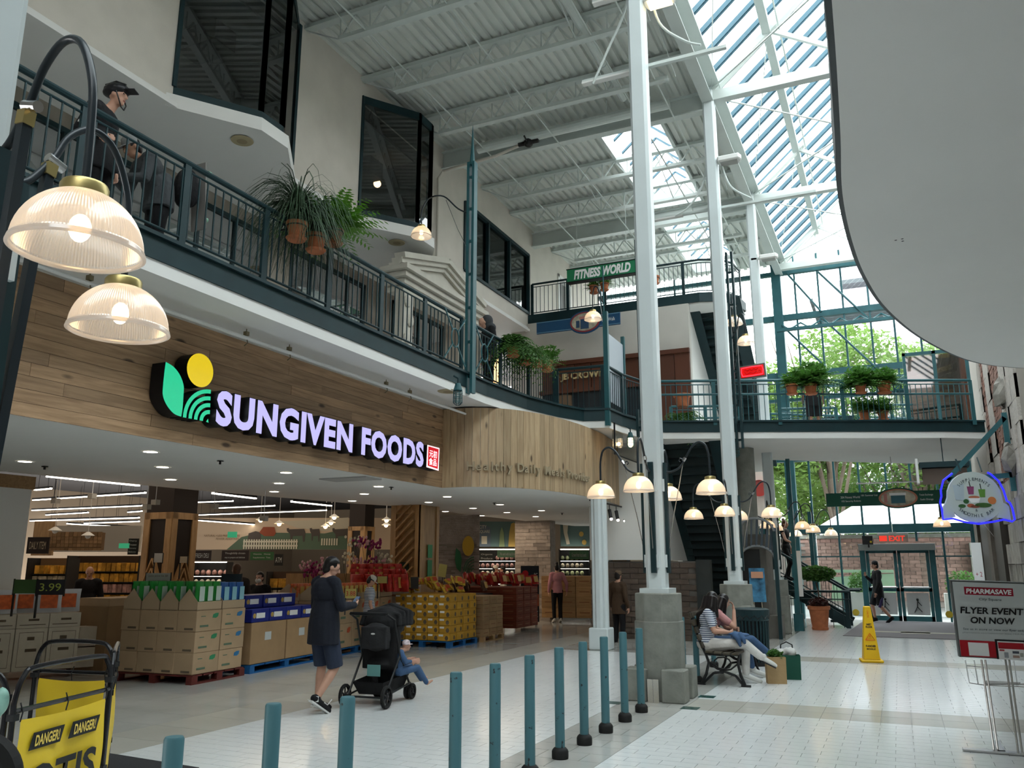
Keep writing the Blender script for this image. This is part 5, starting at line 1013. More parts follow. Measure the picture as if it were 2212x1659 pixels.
# --- back walls with murals ---
def panel_thing(name,label,cat,x0,y0,x1,y1,dep,m,th=.04):
    T,w,h,c=facing(name,label,cat,x0,y0,x1,y1,dep); obj('board',MB().bx((-w/2,0,0),(w/2,th,h)),m,T); return T,w,h
CRM=mat('peach store wall',(.62,.48,.34),.8)
T,w,h=panel_thing('wall_mural','long curved farm mural with grey cattle and white fence on the store back wall','mural',415,1118,860,1187,29,CRM,.1)
T.rotation_euler=(0,0,PS)
def pl(x,y,x0=415,x1=860,y0=1118,y1=1187): return ((x-(x0+x1)/2)/(x1-x0)*w,(y1-y)/(y1-y0)*h)
def shape(nm,pts,m,d=-.01,**k):
    P=[pl(*p,**k) for p in pts]; obj(nm,MB().prism(P,-d,-d+.008,M=Matrix(((1,0,0),(0,0,-1),(0,1,0)))),m,T)
shape('hill',[(490,1187),(520,1160),(560,1150),(700,1152),(755,1140),(755,1187)],mat('mural green',(.10,.15,.10),.8)); shape('cloud',[(600,1126),(680,1122),(750,1117),(752,1140),(700,1147),(640,1140)],mat('mural cream',(.55,.50,.38),.8),.0)
GCW=mat('mural grey cow',(.09,.075,.065),.8)
for x,s in ((617,1.0),(667,.55),(716,.9)):
    shape('cow',[(x,1141),(x+4,1140),(x+6,1143),(x+38*s,1142),(x+41*s,1150),(x+40*s,1170),(x+37*s,1170),(x+35*s,1157),(x+14*s,1158),(x+13*s,1168),(x+10*s,1168),(x+8*s,1153),(x+1,1147)],GCW,-.02)
shape('barn',[(533,1187),(535,1152),(550,1147),(562,1150),(562,1187)],GCW,-.015); shape('red_roof',[(558,1150),(566,1138),(590,1138),(594,1152),(590,1158),(570,1158)],mat('mural rust',(.3,.08,.04),.8),-.02)
b=MB()
for i in range(22): 
    x=527+i*5.4; p=pl(x,1186); q=pl(x,1165); b.box((p[0],-.035,(p[1]+q[1])/2),(.05,.01,q[1]-p[1]))
for yy in (1170,1179): p=pl(525,yy); q=pl(643,yy); b.box(((p[0]+q[0])/2,-.04,p[1]),(q[0]-p[0],.01,.05))
for i in range(7):
    x=695+i*5.4; p=pl(x,1178); q=pl(x,1163); b.box((p[0],-.035,(p[1]+q[1])/2),(.05,.01,q[1]-p[1]))
obj('fence',b,mat('mural white',(.62,.58,.45),.8),T)
TB=mat('mural brown letter',(.15,.09,.04),.7); p=pl(490,1157); fittext('lettering','NATURAL • LESS PRESERVATIVES',TB,T,(p[0]-.2,-.02,p[1]),(1,0,0),(0,0,1),1.25,.07); fittext('lettering','FEWER ADDITIVES',TB,T,(p[0],-.02,p[1]-.11),(1,0,0),(0,0,1),.8,.07)
T,w,h=panel_thing('wall_mural','green blue market mural with CITY SQUARE house above the produce','mural',1023,1126,1153,1181,29.2,mat('mural teal',(.10,.16,.15),.8),.08)
k2=dict(x0=1023,x1=1153,y0=1126,y1=1181)
shape('house',[(1028,1181),(1028,1140),(1042,1130),(1060,1140),(1060,1181)],mat('mural slate',(.11,.14,.17),.8),-.01,**k2); shape('house_door',[(1040,1175),(1040,1158),(1052,1158),(1052,1175)],mat('mural cream'),-.02,**k2)
shape('figure',[(1098,1181),(1100,1150),(1104,1131),(1110,1128),(1115,1134),(1120,1152),(1124,1160),(1115,1166),(1114,1181)],mat('mural ochre',(.45,.30,.08),.8),-.02,**k2); shape('tree',[(1078,1181),(1080,1150),(1084,1138),(1088,1150),(1090,1181)],mat('mural sage',(.22,.28,.14),.8),-.02,**k2); shape('basket',[(1130,1180),(1130,1168),(1146,1168),(1146,1180)],mat('mural rust'),-.02,**k2); shape('willow',[(1124,1128),(1150,1128),(1150,1160),(1140,1165),(1132,1150)],mat('mural sage'),-.015,**k2)
p=pl(1043,1141,**k2); fittext('lettering','CITY',mat('mural cream'),T,(p[0],-.03,p[1]+.05),(1,0,0),(0,0,1),.25,.12); fittext('lettering','SQUARE',mat('mural cream'),T,(p[0]+.05,-.03,p[1]-.12),(1,0,0),(0,0,1),.38,.12)
T,w,h=panel_thing('wall_mural','mural with pale legs and an orange fruit right of the stone pier','mural',1211,1128,1275,1180,29.2,mat('mural teal'),.08)
k3=dict(x0=1211,x1=1275,y0=1126,y1=1181); shape('fruit',[(1256+5*math.cos(t*PI/6),1153+6*math.sin(t*PI/6)) for t in range(12)],mat('mural ochre'),-.02,**k3); shape('fruit',[(1262+5*math.cos(t*PI/6),1172+6*math.sin(t*PI/6)) for t in range(12)],mat('mural ochre'),-.02,**k3); shape('leg',[(1216,1128),(1228,1128),(1226,1150),(1231,1176),(1224,1177),(1218,1150)],mat('mural cream'),-.02,**k3)
# back partition panels with boards
for x0,y0,x1,y1,dp,nm,cc,lab,words in ((417,1189,455,1211,26,'menu_board',(.03,.02,.018),'dark brown menu board with white lines left of the green board','FRESH DELI'),(478,1189,536,1211,26,'menu_board',(.03,.02,.018),'dark menu board reading Thoughtfully chosen above the fridge','Thoughtfully chosen|easy to prepare and delicious'),(540,1192,590,1210,25,'aisle_sign',(.04,.12,.05),'green aisle sign with yellow words left of the ATM sign','Vitamins   Honey|Supplements  Teas'),(592,1197,610,1222,24.5,'atm_sign',(.015,.015,.015),'small black ATM sign over the counter','ATM'),(56,1160,103,1196,20,'item_board',(.03,.022,.02),'dark board ending in ITEM with coloured letters','DAILY ITEM'),(1035,1192,1068,1212,27.6,'produce_board',(.025,.03,.03),'dark Organic Produce board above the shelves','Organic|Produce'),(1074,1189,1122,1204,27.6,'produce_board',(.12,.24,.15),'green speech board above the produce shelves','We work with local farmers'),(1128,1189,1153,1210,27.6,'produce_board',(.12,.24,.15),'second green board half behind the stone pier','Organic certified'),(1230,1189,1272,1208,27.6,'produce_board',(.08,.18,.10),'green board right of the stone pier','Grown from local seeds'),(275,1163,296,1198,17.2,'hanging_board',(.012,.012,.012),'rounded black hanging board left of the zigzag pillar','Dairy|Frozen|Grocery|Bakery')):
    T,w,h=panel_thing(nm,lab,'sign',x0,y0,x1,y1,dp,mat(nm+str(x0),cc,.6))
    L_=words.split('|')
    for i,s in enumerate(L_): fittext('lettering',s,LET if nm!='item_board' else mat('coloured letters',(.5,.42,.3),.5),T,(0,-.012,h*(1-(i+.7)/(len(L_)+.4))),(1,0,0),(0,0,1),w*.75,h*.45/len(L_))
T,w,h=panel_thing('shingle_canopy','shingled timber canopy on the store back wall at the left','canopy',103,1150,218,1188,21,mat('shingle brown',(.2,.12,.06),.8),.15)
SH=mat('wood shingle',(.33,.20,.10),.8,noise=.1,ns=5,rnd=.3)
for j in range(5):
    for i in range(13): obj('shingle',MB().box((0,0,0),(w/13-.01,.04,h/5+.03)),SH,T,(-w/2+(i+.5)*w/13,-.02+.01*j,h-(j+.5)*h/5),(-.1,0,0))
T,w,h=panel_thing('upper_panel','large cream upper wall panel left of the zigzag pillar','panel',108,1135,300,1192,22.5,mat('cream panel',(.55,.50,.42),.8),.1)
T,w,h=panel_thing('timber_panel','curved orange timber panel at the left back of the store','panel',66,1125,110,1200,21.5,PINE,.1)
tag(obj('exit_marker',MB().box((0,0,0),(.2,.04,.1)),mat('green exit marker',(.05,.4,.2),.5,emit=.5),None,tuple(at(268,1179,17)),(0,0,PS)),'small green running man exit marker left of the zigzag pillar','sign')
tag(obj('exit_marker',MB().box((0,0,0),(.22,.04,.14)),mat('green exit marker'),None,tuple(at(502,1155,20)),(0,0,PS)),'small green running man exit marker hanging before the farm mural','sign')
for k,(x,y,dp) in enumerate([(563,1123,23),(603,1131,23),(703,1137,25),(715,1129,25),(722,1117,23),(835,1123,23),(834,1134,25),(190,1157,18),(119,1146,18)]):
    p=at(x,y,dp); T=thing('pendant_bulb','small %s pendant, number aside, %s'%('bare bulb' if k<7 else 'camera',''),'lamp',tuple(p))
    T['label']=['glowing pendant lamp above the red mural roof','glowing pendant lamp left of the cattle','lower glowing pendant lamp left of the orchid pillar','middle glowing pendant lamp left of the orchid pillar','highest glowing pendant lamp left of the orchid pillar','upper glowing pendant lamp beside the thick timber pillar','lower glowing pendant lamp beside the thick timber pillar','small white dome camera on a rod before the cream panel','small white dome camera on a rod before the shingle canopy'][k]
    obj('cord',MB().tube([(0,0,.05),(0,0,4.5-p.z)],.008,4),SOFF,T); obj('shade',MB().lathe([(.03,.08),(.14,.0)],14),SOFF,T); obj('bulb',MB().sph((0,0,-.01),.06,8,6),BULB if k<7 else SOFF,T)
for k,(x,y) in enumerate([(120,1082),(199,1072),(317,1095),(336,1085),(463,1094),(570,1120)]):
    p=at(x,y,15); T=thing('ceiling_spot','white %s fitting on a long rod under the black ceiling, %s'%('twin spot' if k in(3,5) else 'box',['far left','second from left','left of the pillar','by the pillar','before the farm mural','near the mural roof'][k]),'fixture',tuple(p)); obj('rod',MB().tube([(0,0,0),(0,0,4.5-p.z)],.008,4),SOFF,T); obj('box',MB().box((0,0,0),(.12,.1,.09)),mat('beige fitting',(.4,.36,.3),.6),T)
# --- cartons ---
LEAFG=mat('carton leaf green',(.03,.22,.10),.6); LEAFB=mat('carton leaf blue',(.03,.16,.33),.6); LEAFR=mat('carton leaf red',(.45,.08,.03),.6); INK=mat('carton ink',(.12,.09,.06),.8); INKG=mat('carton grey ink',(.10,.15,.10),.8)
def carton(label,dx,dy,dz,m,kind,group):   # origin at base centre, printed faces on +x and -y
    T=thing('carton',label,'box',(0,0,0),0,group); obj('body',MB().bx((-dx/2,-dy/2,0),(dx/2,dy/2,dz)),m,T,bevel=.006)
    lm={'g':LEAFG,'b':LEAFB,'r':LEAFR}.get(kind)
    if lm:
        pts=[(.08,.62),(.1,.78),(.2,.84),(.32,.84),(.3,.68),(.22,.6)]; obj('leaf_print',MB().prism([(dy*(p[0]+.05),dz*(p[1])) for p in pts],dx/2,dx/2+.003,M=Matrix(((0,0,1),(1,0,0),(0,1,0)))),lm,T)
        obj('text_print',MB().bx((dx/2,-dy*.35,dz*.2),(dx/2+.003,-dy*.02,dz*.3)).bx((dx/2,-dy*.32,dz*.7),(dx/2+.003,-dy*.15,dz*.74)),INKG,T)
        obj('side_print',MB().bx((-dx*.1,-dy/2-.003,dz*.08),(dx*.35,-dy/2,dz*.18)),INK,T)
    elif kind=='lab': obj('label_print',MB().bx((dx/2,-dy*.12,dz*.55),(dx/2+.003,dy*.06,dz*.75)),mat('pale grey poster'),T)
    elif kind=='y': obj('bowl_print',MB().sph((dx/2,dy*.22,dz*.4),(.003,dz*.26,dz*.3),10,6).sph((dx*.25,-dy/2,dz*.38),(dz*.26,.003,dz*.3),10,6),INK,T); obj('corner_print',MB().bx((-dx*.45,-dy/2-.003,dz*.6),(-dx*.05,-dy/2,dz*.85)),mat('white print',(.6,.55,.45),.6),T)
    elif kind=='w': obj('frame_print',MB().bx((dx/2,-dy*.38,dz*.1),(dx/2+.003,dy*.38,dz*.11)).bx((dx/2,-dy*.38,dz*.9),(dx/2+.003,dy*.38,dz*.91)).bx((dx/2,-dy*.38,dz*.1),(dx/2+.003,-dy*.37,dz*.9)).bx((dx/2,dy*.37,dz*.1),(dx/2+.003,dy*.38,dz*.9)).bx((dx/2,-dy*.15,dz*.45),(dx/2+.003,dy*.2,dz*.52)).bx((dx/2,-dy*.12,dz*.72),(dx/2+.003,dy*.1,dz*.8)),INK,T)
    elif kind=='p': obj('band_print',MB().bx((dx/2,-dy*.25,dz*.3),(dx/2+.003,dy*.25,dz*.7)),mat('white print'),T); obj('spot_print',MB().sph((dx/2,-dy*.35,dz*.5),(.003,dz*.2,dz*.2),8,5),mat('mural ochre'),T)
    elif kind=='t': obj('text_print',MB().bx((dx/2,-dy*.3,dz*.45),(dx/2+.003,dy*.3,dz*.55)).bx((-dx*.3,-dy/2-.003,dz*.45),(dx*.3,-dy/2,dz*.55)),mat('faded rust print',(.25,.12,.06),.7),T)
    return T
def frame(o,ang): 
    c,s=math.cos(ang),math.sin(ang); return lambda x,y,z=0:(o[0]+x*c-y*s,o[1]+x*s+y*c,z)
def pallet(label,o,ang,wx,wy,m):
    T=thing('pallet',label,'pallet',(o[0],o[1],0),ang)
    for k in range(5): obj('deck_board',MB().bx((-wx,k*wy/5+.01,.105),(0,(k+1)*wy/5-.03,.125)),m,T)
    for x in (-wx,-wx/2-.05,-.1): 
        for y in (0,wy/2-.05,wy-.12): obj('block',MB().bx((x,y,.02),(x+.1,y+.12,.105)),m,T)
        obj('runner',MB().bx((x,0,0),(x+.1,wy,.02)),m,T)
REDP=mat('dark red pallet',(.10,.018,.014),.7,noise=.2); BLUP=mat('blue pallet',(.01,.10,.28),.6,noise=.15)
_used={}
ORD=['first','second','third','fourth','fifth','sixth','seventh']
def stack(proto,fr,ang,nx,ny,nz,dx,dy,dz,z0,lab0,skip=lambda i,j,k:False,jit=.006):
    tr=list(proto.children)
    for k in range(nz):
        for i in range(nx):
            for j in range(ny):
                if i not in (0,) and j not in (0,) and k<nz-1: continue   # never seen inside the pile
                if skip(i,j,k): continue
                lab=lab0+(', %s tier'%ORD[k] if nz>1 else '')+(', %s from the hall side'%ORD[i] if nx>1 else '')+(', %s along'%ORD[j] if ny>1 else '')
                p=fr(-(i+.5)*dx+R.uniform(-jit,jit),(j+.5)*dy+R.uniform(-jit,jit),z0+k*dz)
                if not _used.get(proto): proto.location=p; proto.rotation_euler=(0,0,ang); proto['label']=lab; _used[proto]=1
                else: dup(proto,p,ang,label=lab,tree=tr)
a1=-.10+.18
fr=frame((-9.09,9.16),a1); pallet('dark red pallet under the leaf printed cartons',(-9.07,9.14),a1,1.4,1.15,REDP)
G=carton('',.335,.53,.287,CARDL,'g','leaf printed cartons on the red pallet'); stack(G,fr,a1,4,1,3,.337,.535,.289,.13,'brown green leaf carton on the red pallet')
fr2=frame(fr(0,.535)[:2],a1); B=carton('',.335,.53,.287,CARDL,'b','blue leaf cartons on the red pallet'); stack(B,fr2,a1,4,1,3,.337,.535,.289,.13,'blue leaf carton on the red pallet',skip=lambda i,j,k:i>0 and k<2)
# open top row with bags
OPN=mat('cut carton',(.42,.31,.2),.8)
def bag(name,label,m,m2,w,h,d,group,cat='bag'):
    T=thing(name,label,cat,(0,0,0),0,group); b=MB(); n=5
    for side in (1,): pass
    vs=[];fs=[]
    for j in range(7):
        t=j/6; th=d/2*math.sin(PI*max(.06,min(.94,t)))**.6; ww=w/2*(1-.06*math.sin(PI*t))
        for y,zx in ((-ww,.25),(-ww*.5,.9),(0,1),(ww*.5,.9),(ww,.25)): vs.append((th*zx,y,h*t))
        for y,zx in ((ww,.25),(ww*.5,.9),(0,1),(-ww*.5,.9),(-ww,.25)): vs.append((-th*zx,y,h*t))
    for j in range(6):
        for k in range(10): fs.append((j*10+k,j*10+(k+1)%10,(j+1)*10+(k+1)%10,(j+1)*10+k))
    fs+=[tuple(range(10))[::-1],tuple(range(60,70))]; b.add(vs,fs); obj('pouch',b,m,T,smooth=50)
    obj('print',MB().bx((d/2*1.0,-w*.32,h*.2),(d/2+.004,w*.32,h*.8)),m2,T); return T
GRB=mat('green glossy bag',(.02,.25,.04),.3); BLB=mat('blue glossy bag',(.02,.10,.35),.3); WPR=mat('white bag print',(.5,.6,.55),.5); LBP=mat('light blue bag print',(.25,.5,.6),.5)
def trays(fr,ang,n,dy,zt,bagp,grp,lab,bl,nb=3,nback=2,dx=.337):
    tr=list(bagp.children)
    for i in range(n):
        T=thing('open_carton',lab,'box',fr(-(i+.5)*dx,dy/2,zt),ang,grp); x=dx/2-.008; y=dy/2-.008
        obj('wall',MB().prism([(-y,0),(y,0),(y,.12),(-y,.12)],x-.008,x,M=Matrix(((0,0,1),(1,0,0),(0,1,0)))),OPN,T)
        obj('cut_side',MB().prism([(-x,0),(x,0),(x,.12),(0,.3),(-x,.12)],y-.008,y,M=Matrix(((1,0,0),(0,0,-1),(0,1,0)))),OPN,T)
        obj('bottom',MB().bx((-x,-y,0),(x,y,.01)),OPN,T)
    for i in range(n):
        for b_ in range(nb):
            for q in range(nback if i else 2):
                p=fr(-.06-i*dx-q*.13,dy*(b_+.5)/nb,zt+.06)
                if not _used.get(bagp): bagp.location=p; bagp.rotation_euler=(0,0,ang); bagp['label']=bl; _used[bagp]=1
                else: dup(bagp,p,ang,label=bl,tree=tr)
gb=bag('rice_bag','',GRB,WPR,.16,.34,.1,'green bags on the leaf cartons'); trays(fr,a1,4,.53,.998,gb,'cut open cartons holding green bags','open carton with pointed cut sides holding green bags','upright glossy green bag with white label on the leaf cartons')
bb_=bag('rice_bag','',BLB,LBP,.16,.32,.1,'blue bags on the leaf cartons'); trays(fr2,a1,2,.53,.998,bb_,'cut open cartons holding blue bags','open carton holding blue bags','upright blue bag with pale print on the leaf cartons')
# blue pallet: two big plain boxes with two tiers of blue packs
a2=.10; o2=fr(.02,1.2)[:2]; o2=(-9.2,10.42); fr3=frame(o2,a2); pallet('blue pallet under the two big plain boxes',(o2[0]+.02,o2[1]),a2,1.1,1.95,BLUP)
P_=carton('',1.0,.93,.62,CARD,'lab','big plain boxes'); stack(P_,fr3,a2,1,2,1,1.0,.95,.62,.13,'big plain brown box with a white label')
BLK=mat('deep blue pack',(.01,.02,.20),.35); D=carton('',.4,.45,.2,BLK,'p','blue packs on the big boxes'); stack(D,fr3,a2,2,4,1,.42,.465,.205,.755,'dark blue pack directly on the big boxes')
D2=carton('',.4,.45,.2,BLK,'p','upper blue packs'); stack(D2,frame(fr3(-.2,.1)[:2],a2),a2,1,3,1,.42,.465,.205,.96,'dark blue pack in the upper row')
a3=.12; o3=(-9.42,12.5); fr4=frame(o3,a3); pallet('second blue pallet, behind the man with the stroller',(o3[0],o3[1]),a3,1.1,2.6,BLUP)
E_=carton('',.5,.55,.43,CARDL,'r','red leaf cartons'); stack(E_,fr4,a3,2,5,2,.52,.56,.435,.13,'red leaf carton behind the stroller man')
chip=bag('snack_bag','',mat('red yellow snack bag',(.5,.12,.04),.35,noise=.5,ns=14),mat('yellow snack print',(.55,.38,.1),.5),.2,.24,.1,'snack bags in the open cartons','bag')
trays(frame(fr4(0,0)[:2],a3),a3,2,.56,1.0,chip,'open cartons with snacks','open carton of snack bags behind the man','red and yellow snack bag in an open carton',nb=3,dx=.5); 
for j in range(1,5): trays(frame(fr4(0,.56*j)[:2],a3),a3,1,.56,1.0,chip,'open cartons with snacks','open carton of snack bags behind the man','red and yellow snack bag in an open carton',nb=3,dx=.5)
WB=carton('',.5,.5,.4,mat('greyish white carton',(.42,.38,.33),.8,noise=.06,rnd=.08),'t','white cartons before the timber pillar'); stack(WB,frame((-9.75,15.6),.1),.1,2,2,3,.52,.52,.4,0,'greyish white carton before the pillar')
# yellow noodle boxes on blue pallet
YEL=mat('yellow noodle carton',(.50,.27,.03),.6,noise=.1,rnd=.12); a5=.02; o5=(-8.38,15.3); fr5=frame(o5,a5); pallet('blue pallet under the yellow boxes',(o5[0]+.03,o5[1]-.03),a5,1.35,1.25,BLUP)
Y=carton('',.255,.30,.15,YEL,'y','yellow boxes on the blue pallet'); stack(Y,fr5,a5,5,4,6,.26,.305,.153,.13,'yellow printed box in the pallet pile',jit=.012)
ybag=bag('noodle_bag','',mat('yellow noodle bag',(.55,.36,.04),.35,noise=.3,ns=12),mat('red dot print',(.5,.08,.03),.5),.17,.15,.08,'yellow bags on the yellow boxes','bag'); tr=list(ybag.children)
ybag['label']='yellow noodle bag lying on the yellow boxes'; ybag.location=fr5(-.2,.2,1.06); ybag.rotation_euler=(0,-.5,.2)
for k in range(26):
    o=dup(ybag,fr5(-R.uniform(.1,1.2),R.uniform(.3,1.15),1.06+R.uniform(0,.22)),R.uniform(-.6,.6),label='yellow noodle bag lying on the yellow boxes',tree=tr); o.rotation_euler=(R.uniform(-.3,.3),-R.uniform(.3,1),R.uniform(-.8,.8))
T=thing('price_stand','small dark price card on a stand before the yellow noodle bags','sign',fr5(-.95,.05,1.05)); obj('card',MB().bx((-.17,-.01,.1),(.17,.01,.34)),mat('dark price card',(.05,.05,.05),.5),T); obj('stem',MB().tube([(0,0,0),(0,0,.12)],.008,5),FRM,T)
K=carton('',.3,.35,.17,CARD,'t','brown boxes behind the yellow boxes'); stack(K,frame((-8.35,16.75),.02),.02,4,3,5,.31,.36,.173,.1,'small brown box behind the yellow pile',jit=.012); pallet('brown pallet under the brown boxes',(-8.33,16.72),.02,1.3,1.1,PINED)
DRD=mat('dark red carton',(.16,.03,.012),.7,noise=.1,rnd=.15); RC=carton('',.45,.5,.16,DRD,'t','dark red crates'); stack(RC,frame((-8.75,19.4),.05),.05,4,3,6,.46,.52,.165,.1,'flat dark red crate')
RB=mat('red cellophane pack',(.35,.02,.015),.3,noise=.5,ns=10); 
def goods(n,fx_,lab,grp,proto,cat): 
    tr=list(proto.children); proto['label']=lab; proto['group']=grp
    for k in range(n):
        if k==0: proto.location,proto.rotation_euler=fx_(k)
        else: l,r_=fx_(k); o=dup(proto,l,0,tree=tr); o.rotation_euler=r_
rp=bag('gift_pack','x',RB,mat('gold print',(.5,.3,.08),.5),.22,.26,.12,'g'); goods(34,lambda k:((-8.85-R.random()*1.6,19.5+R.random()*1.4,1.1+R.random()*.12),(0,-.3,R.uniform(-1,1))),'red wrapped pack on top of the dark red crates','red packs on the crates',rp,'bag')
rp2=bag('gift_pack','x',RB,mat('gold print'),.3,.35,.18,'g'); goods(26,lambda k:(tuple(at(770+ (k%9)*13,1278-(k//9)*12,17.0+ (k//9)*.3)),(0,-.1,R.uniform(-1,1)+PS)),'red bag in the heap left of the thick timber pillar','red bags left of the timber pillar',rp2,'bag')
CR=carton('',.5,.4,.3,PINED,'t','timber crates'); stack(CR,frame((-7.75,23.9),.2),.2,4,3,4,.52,.42,.3,.12,'timber crate right of the pink shopper')
# red display table before stone wall, black produce tubs
T=thing('display_table','long display table of red and dark packs before the ledgestone wall','table',tuple(W(985,1290,'Z',0)*1.0)); T.location=(-10.3,18.6,0); obj('top',MB().bx((-.7,-.5,.75),(.9,.9,.95)),mat('dark tub',(.03,.02,.02),.6),T); obj('leg',MB().bx((-.6,-.4,0),(-.5,-.3,.75)),FRM,T); obj('leg',MB().bx((.7,-.4,0),(.8,-.3,.75)),FRM,T)
rp3=bag('gift_pack','x',mat('dark mixed pack',(.10,.05,.03),.4,noise=.6,ns=9),mat('gold print'),.24,.26,.14,'g'); goods(24,lambda k:((-10.9+R.random()*1.4,18.2+R.random()*1.2,.96+R.random()*.1),(0,-.3,R.uniform(-2,2))),'dark snack pack on the display table before the ledgestone wall','dark packs on the display table',rp3,'bag')
T=thing('price_card','tilted yellow price card on a thin black stand before the ledgestone wall','sign',tuple(at(955,1277,18.5))); obj('stem',MB().tube([(0,0,0),(0,0,.3)],.008,5).tube([(.05,0,0),(.05,0,.3)],.008,5),FRM,T); obj('card',MB().box((.0,0,.45),(.2,.02,.28),M=Matrix.Rotation(.15,3,'Y')),mat('pale yellow card',(.5,.45,.15),.5),T)
# prawn sandwich sign
T,w,h,c=facing('prawn_sign','black standing banner about LIVE WILD SPOT PRAWNS with HERE in white','sign',1125,1222,1165,1338,23.2); T.location=(c.x,c.y,.08)
h=2.0*.77; w=.52
obj('board',MB().bx((-w/2,0,0),(w/2,.04,h)),mat('banner black',(.012,.02,.03),.5),T); obj('prawn_picture',MB().bx((-w/2+.01,-.01,h*.28),(w/2-.01,0,h*.49)),mat('prawn orange print',(.40,.09,.04),.5,noise=.5,ns=8),T); obj('badge',MB().lathe([(0,0),(.09,0)],18,(0,0,0)),mat('poster red'),T,(-.13,-.012,h*.86),(PI/2,0,0)); obj('foot',MB().bx((-.2,-.15,-.08),(-.14,.2,0)).bx((.14,-.15,-.08),(.2,.2,0)),FRM,T)
for s,z,ww,m_ in (('BC',.84,.1,LET),('LIVE',.76,.15,LET),('WILD',.69,.17,LET),('SPOT',.62,.2,mat('poster red')),('PRAWNS',.55,.3,mat('poster red')),('HERE',.14,.34,WTX)): fittext('lettering',s,m_,T,(.22-ww/2 if s!='HERE' else .05,-.012,h*z),(1,0,0),(0,0,1),ww,.09 if s!='HERE' else .17,bold=.02)
# produce wall fridges
GRN=[mat('pale greens',(.45,.50,.28),.6,noise=.4,ns=9,rnd=.3),mat('pinkish packs',(.50,.28,.24),.5,noise=.5,ns=9,rnd=.4),mat('white packs',(.55,.48,.36),.5,noise=.4,ns=9,rnd=.4),mat('orange packs',(.60,.30,.04),.5,noise=.4,ns=9,rnd=.4),mat('leafy bunch',(.09,.2,.05),.6,noise=.4,ns=9)]
def fridge(label,x0,x1,y0,y1,dep,rows,grp,cols,lit=True,back=(.03,.03,.03)):
    T,w,h,c=facing('produce_shelf',label,'shelf',x0,y0,x1,y1,dep); T.location=(c.x,c.y,0); zt=c.z+h; z0=.1
    obj('back',MB().bx((-w/2,.5,0),(w/2,.54,zt)),mat('fridge back%s'%str(back[0]),back,.7),T); obj('side_panel',MB().bx((-w/2-.03,0,0),(-w/2,.54,zt)).bx((w/2,0,0),(w/2+.03,.54,zt)),FRM,T)
    if lit: obj('light_strip',MB().bx((-w/2,.0,zt-.02),(w/2,.05,zt+.01)),EM,T)
    zs=[.5+(zt-.62)*k/rows for k in range(rows)]
    for k,z in enumerate(zs):
        obj('shelf_board',MB().bx((-w/2,.02+.04*k,z-.02),(w/2,.5,z)),FRM,T)
        if lit: obj('light_strip',MB().bx((-w/2,.04+.04*k,z-.03),(w/2,.07+.04*k,z-.02)),EM,T)
    Rz=Matrix.Rotation(PS,3,'Z'); hh=(zt-.62)/rows*.62; ww=.17; n=int(w/ww)
    if not lit: ww=.115; n=int(w/ww)
    for k,z in enumerate(zs):
        mi=cols[k%len(cols)]; pm=MB().prism([(-ww*.42,0),(ww*.42,0),(ww*.44,hh*1.3),(-ww*.44,hh*1.3)],-.05,.05,M=Matrix(((1,0,0),(0,0,1),(0,1,0)))).mesh('produce_pack') if not lit else MB().sph((0,0,hh/2),(ww*.42,.1,hh*.52),7,5).mesh('produce_pack'); pm.materials.append(GRN[mi])
        for i in range(n):
            p=V(T.location)+Rz@V((-w/2+(i+.5)*ww+R.uniform(-.01,.01),.15+.04*k,z)); o=obj('produce_pack',pm,None,None,tuple(p),(R.uniform(-.1,.1),0,PS+R.uniform(-.3,.3))); tag(o,'%s on shelf row %s of the %s'%(['pale leafy bunch','pink pack','white pack','orange pack','green bunch'][mi],['one','two','three','four','five','six','seven'][k],grp),'produce','%s row %d'%(grp,k+1))
fridge('lit produce fridge wall left of the stone pier',1026,1153,1186,1300,28.6,6,'left produce fridge',[4,2,3,2,1,1])
fridge('lit produce fridge wall right of the stone pier',1212,1275,1186,1300,28.6,6,'right produce fridge',[4,0,2,0,2,0])
fridge('warm lit meat fridge below the menu board',410,485,1214,1275,24.5,4,'meat fridge',[1,3,2,1])
fridge('snack rack behind the cashier',138,292,1200,1290,19.5,5,'snack rack',[2,3,1,3,3],lit=False,back=(.06,.035,.02))
fridge('wooden rack left of the cashier',52,135,1205,1290,18.5,5,'left wooden rack',[1,2,1,2,3],lit=False,back=(.2,.12,.06))
fridge('goods shelf right of the white column',1325,1362,1200,1300,24,5,'red goods shelf',[3,1,2,1,3],lit=False,back=(.2,.13,.08))
fridge('rack of jars between the masked clerk and the orchids',575,660,1235,1290,21,3,'jar rack',[0,2,3],lit=False,back=(.1,.06,.04))
# counters, cabinets
T=thing('counter_cabinet','red brown cabinet with a pale counter top behind the barrier','cabinet',(-12.6,10.0,0)); obj('body',MB().bx((-.9,-.5,0),(.55,1.0,.98)),mat('red brown laminate',(.20,.065,.025),.5),T); obj('top',MB().bx((-.95,-.55,.98),(.6,1.05,1.02)),PINE,T)
T=thing('counter_cabinet','tan plywood crate with open fruit cartons on top','cabinet',(-11.6,9.9,0)); obj('body',MB().bx((-.35,-.4,0),(.35,.6,1.0)),CARD,T); obj('fruit_tray',MB().bx((-.33,-.38,1.0),(.33,.58,1.12)),CARDL,T)
